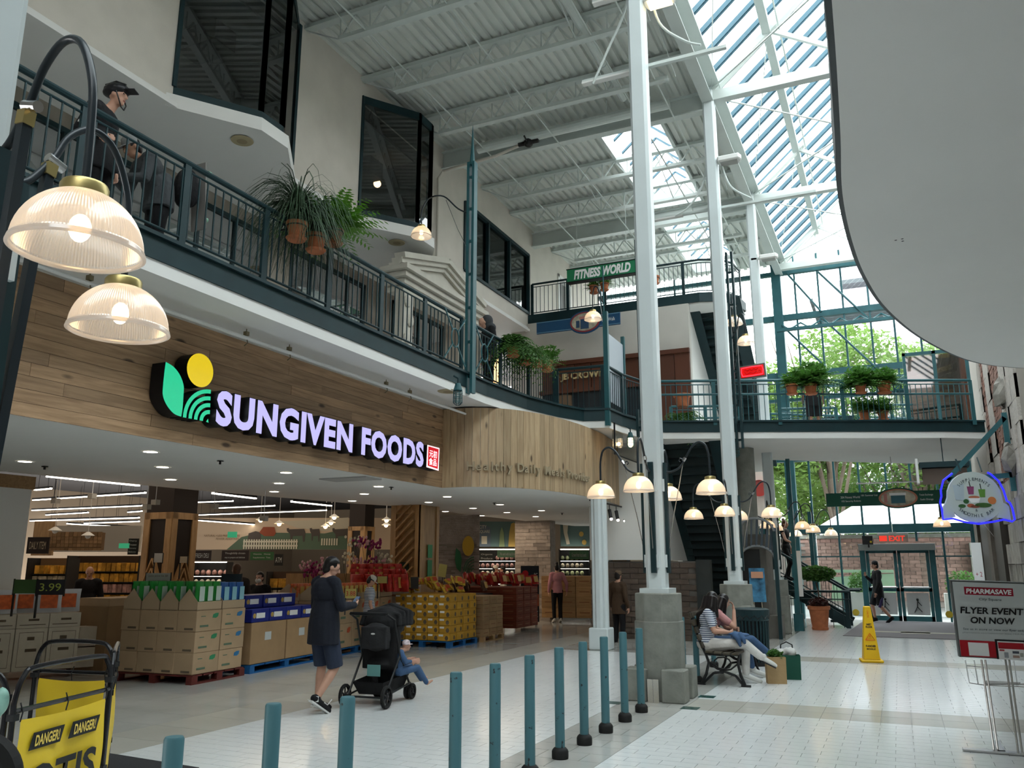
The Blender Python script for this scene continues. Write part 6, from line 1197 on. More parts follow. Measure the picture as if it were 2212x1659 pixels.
# left foreground white cartons with orange bags on top
WC=carton('',.45,.42,.60,mat('white printed carton',(.60,.54,.44),.8,noise=.05,rnd=.06),'w','tall white cartons'); _p=W(122,1445,'Z',.1); frw_=frame((_p.x,_p.y),-.45); frw=lambda x,y,z=0: frw_(x,y-.43,z); 
for k in range(-2,2):
    p=frw(0,k*.43+.0,.12); lab='tall white printed carton, %s in the row behind the yellow barrier'%['farthest left','second from left','third from left','right end'][k+2]
    if k==-2: WC.location=p; WC.rotation_euler=(0,0,-.45); WC['label']=lab; trw=list(WC.children)
    else: dup(WC,p,-.45,label=lab,tree=trw)
for k in range(-2,2):
    T=thing('low_carton','low white carton tray, %s in the upper row'%['farthest left','second from left','third from left','right end'][k+2],'box',frw(0,k*.43,.725),-.45); obj('body',MB().bx((-.22,-.21,0),(.22,.21,.2)),mat('white printed carton'),T); obj('frame_print',MB().bx((.22,-.17,.04),(.223,.17,.05)).bx((.22,-.06,.1),(.223,.08,.13)),INK,T)
ob_=bag('snack_bag','',mat('clear white bag',(.62,.64,.68),.25),mat('orange slices print',(.62,.12,.03),.4,noise=.3,ns=12),.36,.34,.14,'white bags with orange prints','bag'); tr=list(ob_.children)
for k in range(6):
    p=frw(.05-(k%2)*.15,-.95+k*.29,.93); 
    if k==0: ob_.location=p; ob_.rotation_euler=(0,0,-.5); ob_['label']='white snack bag with orange slices print on the white cartons'
    else: dup(ob_,p,-.45+R.uniform(-.25,.25),label='white snack bag with orange slices print on the white cartons',tree=tr)
for i,(x,z,w_) in enumerate(((.42,.0,.3),(.42,.31,.26),(.75,.0,.32),(.75,.3,.2))):
    c_=frw(-.1,x+.4,z+.1); tag(obj('small_carton',MB().bx((-.12,-w_/2,0),(.12,w_/2,.29)),mat('white printed carton'),None,c_,(0,0,-.45)),'small white carton %s beside the tall white cartons'%['at the bottom left','on the left stack','at the bottom right','on the right stack'][i],'box')
# signs on counters
def card(x0,y0,x1,y1,dep,cc,lab,words=None,m2=None):
    T,w,h,c=facing('sign_card',lab,'sign',x0,y0,x1,y1,dep); obj('card',MB().bx((-w/2,0,0),(w/2,.02,h)),mat('card%d'%x0,cc,.5),T); obj('frame',MB().bx((-w/2-.01,-.005,-.02),(-w/2,.025,h+.01)).bx((w/2,-.005,-.02),(w/2+.01,.025,h+.01)).bx((-w/2,-.005,-.3),(-w/2+.02,.02,0)),FRM,T)
    if words:
        L_=words.split('|')
        for i,s in enumerate(L_): fittext('lettering',s,m2 or INK,T,(0,-.006,h*(1-(i+.6)/(len(L_)+.2))),(1,0,0),(0,0,1),w*.8,h*.5/len(L_))
card(312,1238,365,1283,12.6,(.42,.42,.40),'white handwritten price board above the green bags','Juice price list $8|soy rice tea water|bread milk eggs|nuts corn beans')
card(390,1258,424,1282,12.8,(.42,.45,.18),'yellow green 7.99 price card above the green bags','Sale|7.99')
card(78,1252,136,1285,11.0,(.02,.02,.025),'black flat screen above the bags with orange prints','3.99',mat('lime line'))
card(28,1252,76,1282,11.2,(.06,.12,.04),'green produce photo board left of the black screen')
card(478,1240,520,1268,13.5,(.015,.03,.04),'dark screen of the till in front of the standing customer')
card(745,1272,770,1292,15.2,(.5,.42,.12),'yellow 3 dollar price card right of the man','3.88',mat('poster red'))
card(815,1245,836,1260,16.8,(.4,.33,.1),'yellow price card above the red bags')
card(625,1250,645,1262,19,(.5,.42,.1),'yellow price card left of the orchids')
card(332,1195,350,1215,16.4,(.5,.5,.48),'small white notice on the zigzag pillar')
card(388,1202,404,1216,16.0,(.5,.42,.3),'small framed price card right of the zigzag pillar')
# orchids
OC=[mat('magenta orchid',(.22,.01,.09),.5),mat('pale pink orchid',(.55,.30,.33),.5),mat('cream orchid',(.6,.55,.4),.5)]
spots=[(665,1232,0),(680,1225,0),(695,1228,1),(705,1215,1),(672,1240,0),(760,1170,2),(775,1172,0),(790,1172,1),(803,1178,0),(815,1175,0),(770,1215,1),(788,1222,1),(805,1212,0),(820,1218,1),(832,1205,2),(748,1205,2),(660,1222,1),(690,1240,0),(715,1228,1),(812,1228,1)]
for k,(x,y,ci_) in enumerate(spots):
    p=at(x,y,18.5); T=thing('potted_orchid','%s orchid spray on tall stems %s'%(['magenta','pale pink','cream'][ci_],'left of the man' if x<720 else 'right of the man'),'orchid',tuple(p),0,'%s orchids %s'%(['magenta','pale pink','cream'][ci_],'left' if x<720 else 'right'))
    b=MB(); q=random.Random(k)
    for _ in range(14): b.sph((q.uniform(-.18,.18),q.uniform(-.1,.1),q.uniform(-.1,.12)),(.035,.02,.035),6,4)
    obj('blossom',b,OC[ci_],T); zb=p.z-.9; obj('stem',MB().tube([(.05,0,0),(.02,0,-.4),(0,0,.9-p.z)],.006,4).tube([(-.1,0,0),(0,0,-.5)],.005,4),mat('stem green',(.03,.05,.02),.6),T)
    obj('leaf',MB().sph((.1,0,.95-p.z+.1),(.13,.04,.03),7,4).sph((-.1,0,.95-p.z+.15),(.12,.04,.03),7,4),LEAFD,T); obj('pot',MB().lathe([(.05,-.12),(.075,.02)],10,(0,0,.93-p.z),cap=True),SOFF,T)
T=thing('flower_table','pale timber flower stand under the orchids','table',tuple(W(800,1300,'Z',0))); 
c=at(722,1222,18.6); T.location=(c.x,c.y,0); T.rotation_euler=(0,0,PS); obj('top',MB().bx((-1.2,-.4,.78),(1.1,.6,.82)),PINE,T); obj('front',MB().bx((-1.15,.3,.82),(1.05,.34,1.45)),PINE,T)
for x in (-1.1,1.0): obj('leg',MB().bx((x,-.35,0),(x+.08,.5,.78)),PINE,T)
# added area lights without fixtures, standing in for the general store lighting
for i,(x,y,e,sx) in enumerate(((-15,12,80,5),(-15,20,90,5),(-11.5,22.5,45,3),(-20,24,60,6))):
    l=bpy.data.lights.new('store_fill','AREA'); l.energy=e; l.color=(1,.80,.58); l.size=sx; l.shape='SQUARE'; o=bpy.data.objects.new('store_fill',l); COL.objects.link(o); o.location=(x,y,4.45 if x<-12 else 2.95)
# ================= PEOPLE =================
def remeshed(mb,voxel,sm=3):
    me=mb.mesh('raw'); o=bpy.data.objects.new('raw',me)
    r=o.modifiers.new('r','REMESH'); r.mode='VOXEL'; r.voxel_size=voxel; r.use_smooth_shade=True
    s_=o.modifiers.new('s','SMOOTH'); s_.iterations=sm; s_.factor=.5
    return evalmesh(o)
def cone(b,p,q,r1,r2=None,n=10):
    r2=r1 if r2 is None else r2; b.tube([p,q],[r1,r2],n); b.sph(p,r1,n,6); b.sph(q,r2,n,6); return b
SKIN=mat('light warm skin',(.50,.28,.20),.5,noise=.05,ns=8); SKIND=mat('tan skin',(.30,.16,.10),.5,noise=.05); HAIRB=mat('black hair',(.010,.008,.008),.35,noise=.3,ns=60,stretch=(1,1,.15)); HAIRBR=mat('brown hair',(.09,.04,.02),.4,noise=.3,ns=60)
EYE=mat('dark eye',(.01,.008,.008),.2); LIP=mat('lip colour',(.35,.10,.09),.5)
def cloth(n,c,**k): return mat(n,c,.85,bump=.25,bs=28,noise=.12,ns=7,**k)
NAVYJ=cloth('near black navy jacket',(.010,.012,.020)); NAVYS=cloth('navy chino shorts',(.022,.030,.055)); BLK_=cloth('black cloth',(.008,.008,.010)); WHT=cloth('white trousers cloth',(.62,.60,.57)); DEN=cloth('blue denim',(.05,.10,.20)); GREYJ=cloth('charcoal jacket cloth',(.045,.05,.055)); PINKJ=cloth('dusty pink jumper cloth',(.50,.22,.25)); SOLE=mat('white sole',(.6,.6,.58),.6); CREAMC=cloth('cream uniform cloth',(.5,.45,.38))
def striped():
    m=mat('navy and white striped jersey',(.6,.62,.65),.85); n=m.node_tree; b=n.nodes['Principled BSDF']; t=n.nodes.new('ShaderNodeTexCoord'); w=n.nodes.new('ShaderNodeTexWave'); w.bands_direction='Z'; w.inputs['Scale'].default_value=11; w.inputs['Distortion'].default_value=.5; w.inputs['Detail Scale'].default_value=.5
    c=n.nodes.new('ShaderNodeValToRGB'); c.color_ramp.elements[0].position=.30; c.color_ramp.elements[0].color=(.03,.05,.12,1); c.color_ramp.elements[1].position=.36; c.color_ramp.elements[1].color=(.60,.63,.68,1)
    n.links.new(t.outputs['Object'],w.inputs[0]); n.links.new(w.outputs[0],c.inputs[0]); n.links.new(c.outputs[0],b.inputs[0]); return m
STRIPE=striped()
def hand(b,w,d,nrm,curl=.5,side=1):
    w=V(w); d=V(d).normalized(); n=V(nrm); n=(n-d*n.dot(d)).normalized(); s=d.cross(n)*side; fr_=Matrix((s,d,n)).transposed()
    b.sph(w+d*.045,(.038,.05,.017),8,6,M=fr_)
    for k,(o_,l) in enumerate(((-.030,.058),(-.010,.07),(.010,.074),(.029,.066))):
        a=w+d*.085+s*o_; m1=a+(d*math.cos(curl*.6)+n*math.sin(curl*.6))*l*.5; e=m1+(d*math.cos(curl*1.6)+n*math.sin(curl*1.6))*l*.5; b.tube([a-d*.01,a,m1,e],[.009,.009,.0085,.007],6); b.sph(e,.007,6,4)
    a=w+d*.03+s*.036; e=a+(d*.6+s*.6+n*.35).normalized()*.035; f=e+(d*.9+n*.4).normalized()*.028; b.tube([a-s*.01,a,e,f],[.012,.011,.0095,.008],6); b.sph(f,.008,6,4)
def person(label,loc,rz,J=None,skin=SKIN,top=(BLK_,'long',.80),bot=(BLK_,'long'),shoe=BLK_,hair=('short',HAIRB),s=1.0,vox=.011,group=None,wd=1.0,head=(0,0,0),cap=None,mask=False,legs=True,tn='shirt',bn='trousers'):
    """local frame: +y forward, +x the person's right, z up; J overrides joints (metres, standing 1.75 m)"""
    P_=dict(hip=(0,0,.95),chest=(0,.0,1.28),neck=(0,.0,1.47),headc=(0,.025,1.625),hr=(.09,0,.93),hl=(-.09,0,.93),kr=(.10,.02,.50),kl=(-.10,.02,.50),ar=(.10,-.02,.09),al=(-.10,-.02,.09),tr=(.11,.13,.035),tl=(-.11,.13,.035),sr=(.175,0,1.42),sl=(-.175,0,1.42),er=(.24,-.03,1.14),el=(-.24,-.03,1.14),wr=(.25,.06,.90),wl=(-.25,.06,.90),dr=(0,.1,-1),dl=(0,.1,-1),nr=(-1,0,0),nl=(1,0,0))
    P_.update(J or {}); P={k:V(v)*(1 if k in('dr','dl','nr','nl') else s) for k,v in P_.items()}
    T=thing('person',label,'person',loc,rz,group); q=s
    b=MB(); hc=P['headc']; Rh=Euler(head).to_matrix()
    def hd(x,y,z): return hc+Rh@V((x,y,z))*q
    b.sph(hc+Rh@V((0,0,.02))*q,(.072*q,.088*q,.095*q),14,10,M=Rh); b.sph(hd(0,.022,-.05),(.052*q,.06*q,.06*q),12,8,M=Rh); b.sph(hd(0,.055,-.085),(.028*q,.025*q,.02*q),8,6)
    b.tube([hd(0,.085,.02),hd(0,.108,-.022),hd(0,.085,-.035)],[.010*q,.015*q,.012*q],6); b.sph(hd(0,.106,-.025),.0135*q,6,5)
    for sx in(-1,1): b.sph(hd(sx*.074,-.005,-.005),(.012*q,.02*q,.03*q),7,5,M=Rh); b.sph(hd(sx*.03,.078,.012),(.016*q,.012*q,.01*q),6,4); b.sph(hd(sx*.03,.078,.034),(.022*q,.012*q,.006*q),6,4)
    cone(b,P['neck']-V((0,0,.03))*q,hc-V((0,-.0,.05))*q-Rh@V((0,.02,.02))*q,.055*q,.048*q)
    tm,sl_,hem=top; bm_,bl=bot
    def torso(b,e):
        c,h_,n=P['chest'],P['hip'],P['neck']; w_=wd
        up=(n-h_).normalized(); X=V((1,0,0)); Y=up.cross(X).normalized(); Mt=Matrix((X,-Y if False else Y,up)).transposed()
        b.sph(c+up*.05*q,((.165*w_+e)*q,(.11*w_+e)*q,.17*q),14,9,M=Mt); b.sph(h_.lerp(c,.5),((.14*w_+e)*q,(.10*w_+e)*q,.18*q),14,9,M=Mt); b.sph(h_+up*.02*q,((.16*w_+e)*q,(.115*w_+e)*q,.13*q),14,9,M=Mt)
        cone(b,P['sr'],P['sl'],(.058+e)*q); n2=n-up*(.035*q if e else 0); cone(b,P['sr']+(n-P['sr'])*.25,n2,(.06+e)*q,(.054+e*.4)*q); cone(b,P['sl']+(n-P['sl'])*.25,n2,(.06+e)*q,(.054+e*.4)*q)
    torso(b,0)
    for S_ in 'rl':
        cone(b,P['s'+S_],P['e'+S_],.05*q,.04*q); cone(b,P['e'+S_],P['w'+S_],.04*q,.027*q); hand(b,P['w'+S_],P['d'+S_],P['n'+S_],.6,1 if S_=='l' else -1)
        if legs:
            cone(b,P['h'+S_],P['k'+S_],.08*q,.052*q); m=P['k'+S_].lerp(P['a'+S_],.35); cone(b,P['k'+S_],m,.052*q,.056*q); cone(b,m,P['a'+S_],.054*q,.035*q); cone(b,P['a'+S_],P['t'+S_],.035*q,.028*q)
    bo=obj('body',remeshed(b,vox),skin,T,smooth=None); 
    # top
    c=MB(); torso(c,.018); 
    hz=P['hip']; 
    if hem:
        sc3=Matrix.Diagonal((1,.74,1)); t0=MB(); t0.tube([(0,0,(P['chest'].z-P['hip'].z)*1.05),(0,0,.14*q),(0,0,0),(0,0,hem*s-P['hip'].z)],[.12*q*wd,.166*q*wd,.182*q*wd,.188*q*wd],16); c.add([sc3@V(v)+P['hip'] for v in t0.v],t0.f)
    for S_ in 'rl':
        if sl_=='none': continue
        e_=P['e'+S_] if sl_!='short' else P['s'+S_].lerp(P['e'+S_],.62)
        cone(c,P['s'+S_],e_,.068*q,.06*q if sl_!='short' else .062*q)
        if sl_=='long': cone(c,P['e'+S_],P['e'+S_].lerp(P['w'+S_],.93),.058*q,.042*q)
    obj(tn,remeshed(c,vox),tm,T)
    if legs:
        c=MB(); c.sph(P['hip']+V((0,0,.01))*q,(.178*q*wd,.13*q*wd,.12*q),14,8)
        for S_ in 'rl':
            c1=.105 if bl!='tight' else .09; kk=P['k'+S_]; aa=P['a'+S_]
            if bl=='shorts': e_=P['h'+S_].lerp(kk,1.0); c.tube([P['h'+S_],e_],[.11*q,.092*q],12); c.sph(P['h'+S_],.108*q,10,6)
            else: cone(c,P['h'+S_],kk,c1*q,.068*q); cone(c,kk,kk.lerp(aa,.9),.068*q,(.058 if bl!='tight' else .045)*q)
        obj(bn,remeshed(c,vox),bm_,T)
        for S_ in 'rl':
            a,t=P['a'+S_],P['t'+S_]; d=(t-a); d2=V((d.x,d.y,0)); dd=d.normalized(); up=V((0,0,1)); up=(up-dd*up.dot(dd)).normalized()
            c=MB(); cone(c,a-dd*.02*q,a+up*.03*q,.046*q,.042*q); cone(c,a-dd*.03*q,t,.042*q,.036*q); cone(c,t,t+dd*.035*q,.036*q,.028*q); so=obj('shoe',remeshed(c,.009),shoe,T)
            c=MB(); f2=a-dd*.05*q-up*.045*q; g2=t+dd*.05*q-up*.028*q; side=dd.cross(up); c.bar(f2,g2,.075*q,.018*q,up=up); obj('sole',c,mat('dark rubber sole',(.02,.02,.022),.7) if hair[0]=='long' and S_=='r' else SOLE if shoe!=BLK_ or s==1.001 else BLK_,so)
    hk,hm=hair; c=MB()
    if hk!='none':
        c.sph(hd(0,-.012,.04),(.083*q,.098*q,.092*q),14,9,M=Rh); c.sph(hd(0,-.045,-.01),(.075*q,.062*q,.085*q),12,8,M=Rh)
        if hk=='bun': c.sph(hd(0,-.05,.14),.045*q,10,7)
        if hk=='long':
            for x in (-.05,0,.05): bk=(P['chest']+V((x*1.5,-.11,-.10))*q); c.tube([hd(x,-.06,.05),hd(x*1.3,-.09,-.12),bk+V((0,.01,.2))*q,bk],[.06*q,.066*q,.058*q,.03*q],9)
            for x in (-1,1): c.tube([hd(x*.07,-.02,.03),hd(x*.085,-.02,-.1),hd(x*.1,.0,-.25)],[.035*q,.035*q,.02*q],8)
        mesh_=remeshed(c,.01,8); ho=obj('hair',mesh_,hm,T)
        # trim hair off the face
        bmx=bmesh.new(); bmx.from_mesh(mesh_); inv=Rh.inverted(); kill=[v for v in bmx.verts if (lambda l:l.y>.045*q and l.z<.062*q)(inv@(v.co-hc))]; bmesh.ops.delete(bmx,geom=kill,context='VERTS'); bmx.to_mesh(mesh_); bmx.free()
    for sx in(-1,1): obj('eye',MB().sph(hd(sx*.031,.086,.012),(.012*q,.006*q,.006*q),8,5),EYE,T)
    obj('mouth',MB().sph(hd(0,.083,-.056),(.022*q,.006*q,.006*q),8,5),LIP,T)
    if cap:
        c=MB(); c.lathe([(.088*q,.0),(.09*q,.04*q),(.075*q,.085*q),(.04*q,.105*q),(0,.11*q)],16); cc=obj('cap',c,cap,T,tuple(hd(0,-.005,.035)),tuple(Euler(head)),smooth=50); c=MB().prism([(-.07*q,.05*q),(-.06*q,.12*q),(-.03*q,.155*q),(.03*q,.155*q),(.06*q,.12*q),(.07*q,.05*q)],.0,.008*q); obj('brim',c,cap,cc)
    if mask: obj('face_mask',MB().sph(hd(0,.05,-.05),(.062*q,.062*q,.05*q),10,7),SOLE,T)
    return T
# man with stroller
fa=-.30
man=person('man seen from behind in dark jacket and navy shorts, looking at a phone',(-6.10,8.12,0),fa,J=dict(headc=(.01,.06,1.60),kr=(.11,.10,.49),ar=(.09,-.13,.16),tr=(.10,.02,.045),kl=(-.09,.06,.50),al=(-.09,.02,.09),tl=(-.10,.17,.035),er=(.25,.05,1.16),wr=(.17,.30,1.17),el=(-.25,.05,1.15),wl=(-.12,.31,1.15),dr=(-.5,.8,.2),dl=(.5,.8,.2),nr=(-.6,-.5,.2),nl=(.6,-.5,.2)),top=(NAVYJ,'long',.74),bot=(NAVYS,'shorts'),wd=1.18,head=(-.35,0,-.5),s=1.001,vox=.009,tn='jacket',bn='shorts')
for ch in man.children:
    if ch.name.startswith('shoe'): obj('white_stripe',MB().tube([(.155 if ch.name=='shoe' else -.16,-.06,.13),(.16 if ch.name=='shoe' else -.165,-.02,.10),(.155 if ch.name=='shoe' else -.16,.04,.15)],.007,5),SOLE,ch)
obj('sock',MB().tube([(.09,-.125,.2),(.09,-.13,.14)],.042,10),SOLE,man); obj('sock',MB().tube([(-.09,.022,.18),(-.09,.02,.12)],.042,10),SOLE,man)
T=thing('mobile_phone','mobile phone with a dark blue back held by the man','phone',tuple(man.matrix_basis@V((.04,.42,1.2)) if False else (-6.10+.04*math.cos(fa)-.40*math.sin(fa),8.12+.04*math.sin(fa)+.40*math.cos(fa),1.2)),fa); obj('body',MB().box((0,0,0),(.075,.012,.15)),mat('dark blue phone',(.02,.05,.12),.3),T,rot=(-.7,0,0)); obj('screen',MB().box((0,-.008,.003),(.068,.003,.14)),mat('phone screen',(.15,.2,.3),.2),T,rot=(-.7,0,0))
# stroller
T=thing('stroller','black baby stroller with hood, organiser bag and under basket','stroller',(-5.86,9.0,0),.12); st=T
SB=mat('black stroller fabric',(.008,.008,.009),.8,bump=.3,bs=25); SBG=mat('charcoal pouch fabric',(.02,.02,.022),.7,bump=.3,bs=30)
c=MB()
for x in (-.24,.24): c.tube([(x,-.42,.10),(x*1.05,-.05,.55),(x*1.05,-.22,.98),(x,-.42,1.06)],.014,8); c.tube([(x*1.05,-.05,.55),(x*.9,.35,.16)],.014,8); c.tube([(x,-.42,.13),(x,.3,.2)],.012,8)
c.tube([(-.24,-.42,1.06),(.24,-.42,1.06)],.02,8).tube([(-.25,-.42,.12),(.25,-.42,.12)],.012,8).tube([(-.22,.42,.36),(.22,.42,.36)],.014,8).tube([(-.22,.42,.36),(-.25,.05,.5)],.012,7).tube([(.22,.42,.36),(.25,.05,.5)],.012,7)
obj('frame',c,BLACK,T)
c=MB(); c.sph((0,-.02,.72),(.25,.13,.34),14,10); c.sph((0,.05,.45),(.23,.24,.12),14,8); c.bx((-.22,-.12,.4),(.22,.02,.95)); obj('seat_shell',remeshed(c,.014),SB,T)
c=MB()
for k in range(5): a=k*.42; c.tube([(-.26,-.02+.26*math.sin(a-.3),.9+.0),(-.24,.02+.28*math.sin(a-.3),.98+.08*math.cos(a-.9)),(0,.02+.32*math.sin(a-.3),1.0+.14*math.cos(a-.9)),(.24,.02+.28*math.sin(a-.3),.98+.08*math.cos(a-.9)),(.26,-.02+.26*math.sin(a-.3),.9)],.03,8)
c.sph((0,.03,.93),(.26,.25,.2),14,9); obj('hood',remeshed(c,.013,2),SB,T)
c=MB(); c.sph((0,-.2,.78),(.2,.09,.17),14,9); c.bx((-.17,-.27,.64),(.17,-.16,.9)); obj('organiser_bag',remeshed(c,.012),SBG,T)
obj('bag_logo',MB().sph((0,-.285,.82),(.03,.004,.012),8,4),SOLE,T); obj('tag_card',MB().box((.02,-.27,.40),(.17,.01,.13)),mat('pale teal card',(.12,.28,.27),.6),T)
c=MB(); c.add([(-.2,-.38,.28),(.2,-.38,.28),(.22,.32,.32),(-.22,.32,.32),(-.16,-.28,.13),(.16,-.28,.13),(.17,.25,.15),(-.17,.25,.15)],[(4,5,6,7),(0,1,5,4),(1,2,6,5),(2,3,7,6),(3,0,4,7)]); obj('basket',c,SB,T)
def wheel(x,y,r):
    w_=obj('wheel',MB().lathe([(r-.03,-.018),(r-.008,-.02),(r,-.01),(r,.01),(r-.008,.02),(r-.03,.018),(r-.03,-.018)],20),mat('black tyre',(.012,.012,.012),.8),T,(x,y,r),(0,PI/2,0))
    b=MB().lathe([(0,-.015),(.025,-.015),(.025,.015),(0,.015)],10)
    for k in range(6): a=k*PI/3; b.bar((.02*math.cos(a),.02*math.sin(a),0),((r-.02)*math.cos(a),(r-.02)*math.sin(a),0),.014,.012)
    obj('hub',b,SBG,w_)
for x in (-.27,.27): wheel(x,-.42,.13)
for x in (-.24,-.18,.18,.24): wheel(x,.36,.095)
child=person('toddler in the stroller with a patterned cap and bare foot',(-5.70,9.05,.20),-.6,J=dict(hip=(0,.05,.30),chest=(0,.02,.55),neck=(0,.1,.74),headc=(0,.24,.82),hr=(.1,.08,.3),hl=(-.1,.08,.3),kr=(.12,.48,.36),kl=(-.12,.48,.36),ar=(.12,.72,.0),al=(-.12,.70,.05),tr=(.12,.84,.06),tl=(-.12,.82,.1),sr=(.16,.05,.68),sl=(-.16,.05,.68),er=(.2,.15,.5),el=(-.2,.15,.5),wr=(.14,.3,.5),wl=(-.14,.3,.5),dr=(0,1,0),dl=(0,1,0)),s=.55,top=(DEN,'long',None),bot=(DEN,'long'),vox=.008,hair=('none',HAIRB),cap=mat('patterned cap cloth',(.6,.5,.52),.8,noise=.6,ns=24),shoe=SKIN)
for ch in list(child.children):
    if ch.name.startswith('shoe'):
        for g in list(ch.children): bpy.data.objects.remove(g)
        bpy.data.objects.remove(ch)
# bench
WOODB=wood('weathered bench slat',(.30,.27,.18),(.20,.18,.12),axis=(9,.8,9),knots=0)
T=thing('park_bench','wooden slatted park bench with black cast iron ends beside the nearest column','bench',(-2.38,12.85,0))
for k,(x,z) in enumerate(((-.12,.445),(.0,.435),(.12,.43),(.24,.43))): obj('seat_slat',MB().box((x-.02,0,z),(.1,1.5,.03),M=Matrix.Rotation([.05,.02,-.02,-.1][k],3,'Y')),WOODB,T,bevel=.004)
for k in range(5): obj('back_slat',MB().box((-.24-k*.036,0,.53+k*.10),(.03,1.5,.085),M=Matrix.Rotation(-.33,3,'Y')),WOODB,T,bevel=.004)
for y in (-.68,.68):
    c=MB()
    def tb(p,r=.02): c.tube([(a,y,b) for a,b in p],r,7)
    tb([(.27,.43),(.24,.3),(.27,.15),(.33,.0)]); tb([(-.2,.43),(-.16,.3),(-.2,.15),(-.28,.0)]); tb([(-.25,.02),(-.1,.16),(.05,.19),(.2,.14),(.3,.02)],.018); tb([(-.2,.42),(0,.41),(.27,.42)]); tb([(-.2,.42),(-.28,.6),(-.4,.98)]); tb([(.12*math.cos(t*.7)+.03,.30+.08*math.sin(t*.7)) for t in range(10)],.011); tb([(-.16,.3),(-.05,.22),(.03,.2),(.14,.22),(.24,.3)],.012)
    tb([(.27,0.01),(.4,.01)],.02); tb([(-.36,.01),(-.22,.01)],.02); obj('iron_end',c,BLACK,T)
def sit(x0,dx=0,cross=0): return dict(hip=(0,.0,.55),chest=(0,.03,.86),neck=(0,.08,1.03),headc=(0,.13,1.17),hr=(.09,.06,.53),hl=(-.09,.06,.53),sr=(.165,.06,.98),sl=(-.165,.06,.98))
j=sit(0); j.update(kr=(.11,.55,.58),ar=(-.02,.60,.22),tr=(-.02,.74,.14),kl=(-.12,.57,.50),al=(-.14,.55,.10),tl=(-.15,.72,.035),er=(.24,.14,.74),wr=(.10,.36,.72),el=(-.22,.16,.74),wl=(-.05,.36,.70),dr=(-.8,.4,.1),dl=(.8,.4,0),nr=(0,-1,0),nl=(0,-1,0))
j['kr']=(.10,.56,.57); j['ar']=(-.0,.80,.36); j['tr']=(-.02,.94,.28)
person('seated woman with long black hair, navy and white striped shirt and white trousers',(-2.62,12.40,0),-1.4,J=j,top=(STRIPE,'short',None),bot=(WHT,'long'),shoe=mat('white trainer leather',(.6,.6,.57),.5),hair=('long',HAIRB),vox=.0095,wd=1.1,s=.97,head=(-.1,0,.9))
j=sit(0); j.update(chest=(0,.1,.84),neck=(0,.2,.99),headc=(0,.28,1.12),sr=(.16,.17,.95),sl=(-.16,.17,.95),kr=(.10,.66,.57),ar=(.02,1.02,.27),tr=(.02,1.17,.23),kl=(-.12,.6,.50),al=(-.12,.68,.10),tl=(-.12,.85,.035),er=(.22,.40,.76),wr=(.12,.42,1.0),el=(-.2,.32,.72),wl=(.0,.45,.72),dr=(-.35,-.1,1),dl=(.8,.3,0),nr=(0,-1,0),nl=(0,-1,0))
person('seated woman in pink top and cuffed jeans holding a hand to the face',(-2.72,12.98,0),-1.3,J=j,top=(cloth('pale rose shirt',(.45,.22,.22)),'short',None),bot=(DEN,'tight'),shoe=mat('white trainer leather'),hair=('long',HAIRB),vox=.0095,s=.97,head=(-.25,0,.5))
T=thing('denim_jacket','folded blue denim jacket lying across the lap of the striped woman','jacket',(-2.22,12.42,.66)); obj('cloth',remeshed(MB().sph((-.05,.05,.02),(.15,.16,.03),12,7).sph((.1,-.02,.01),(.13,.12,.028),12,7).tube([(.02,-.1,.02),(.08,-.16,-.04),(.12,-.18,-.14)],[.05,.035,.02],8).tube([(.1,-.1,.02),(.16,-.16,-.04),(.18,-.18,-.10)],[.05,.035,.02],8),.012),DEN,T)
# walkers and others
person('woman in black hooded top and shorts walking past the exit doors',(-.62,27.1,0),PI*.62,J=dict(kr=(.10,.16,.50),ar=(.08,.12,.10),tr=(.09,.29,.05),kl=(-.10,.02,.49),al=(-.09,-.28,.14),tl=(-.1,-.15,.04),wl=(-.27,.18,.86),el=(-.27,.06,1.12),er=(.25,.05,1.14),wr=(.18,.25,1.32),dr=(-.2,.3,1)),top=(BLK_,'long',.70),bot=(BLK_,'shorts'),hair=('short',HAIRB),cap=BLK_,vox=.013,wd=1.05)
T=thing('water_bottle','dark purple water bottle carried by the woman walking at the doors','bottle',tuple(W2(1899,1300,26.9)),0); obj('bottle',MB().lathe([(0,0),(.04,0),(.04,.22),(.025,.25),(.025,.29),(0,.29)],12),mat('dark purple steel',(.03,.02,.08),.3),T,rot=(0,.35,0)); T.location.z-=.16
person('woman with tied up hair and black tank top coming down the stairs',(-2.88,25.0,1.22),-PI/2-.3,J=dict(er=(.24,.12,1.16),wr=(.26,.34,1.06),kr=(.1,.16,.5),kl=(-.1,.04,.46)),top=(BLK_,'none',None),bot=(BLK_,'tight'),hair=('bun',HAIRBR),vox=.013,s=.96)
p=W(236,180,'X',-7.0); person('cyclist in black jacket and helmet standing at the walkway railing',(-7.0,p.y-.03,p.z-1.80),-1.15,J=dict(headc=(0,.13,1.63),neck=(0,.04,1.47),er=(.22,-.1,1.14),wr=(.24,.12,1.05),dr=(0,1,0)),top=(BLK_,'long',.78),hair=('none',HAIRB),vox=.010,wd=1.15,head=(-.05,0,-.1))
pc=bpy.data.objects[-1] if False else None
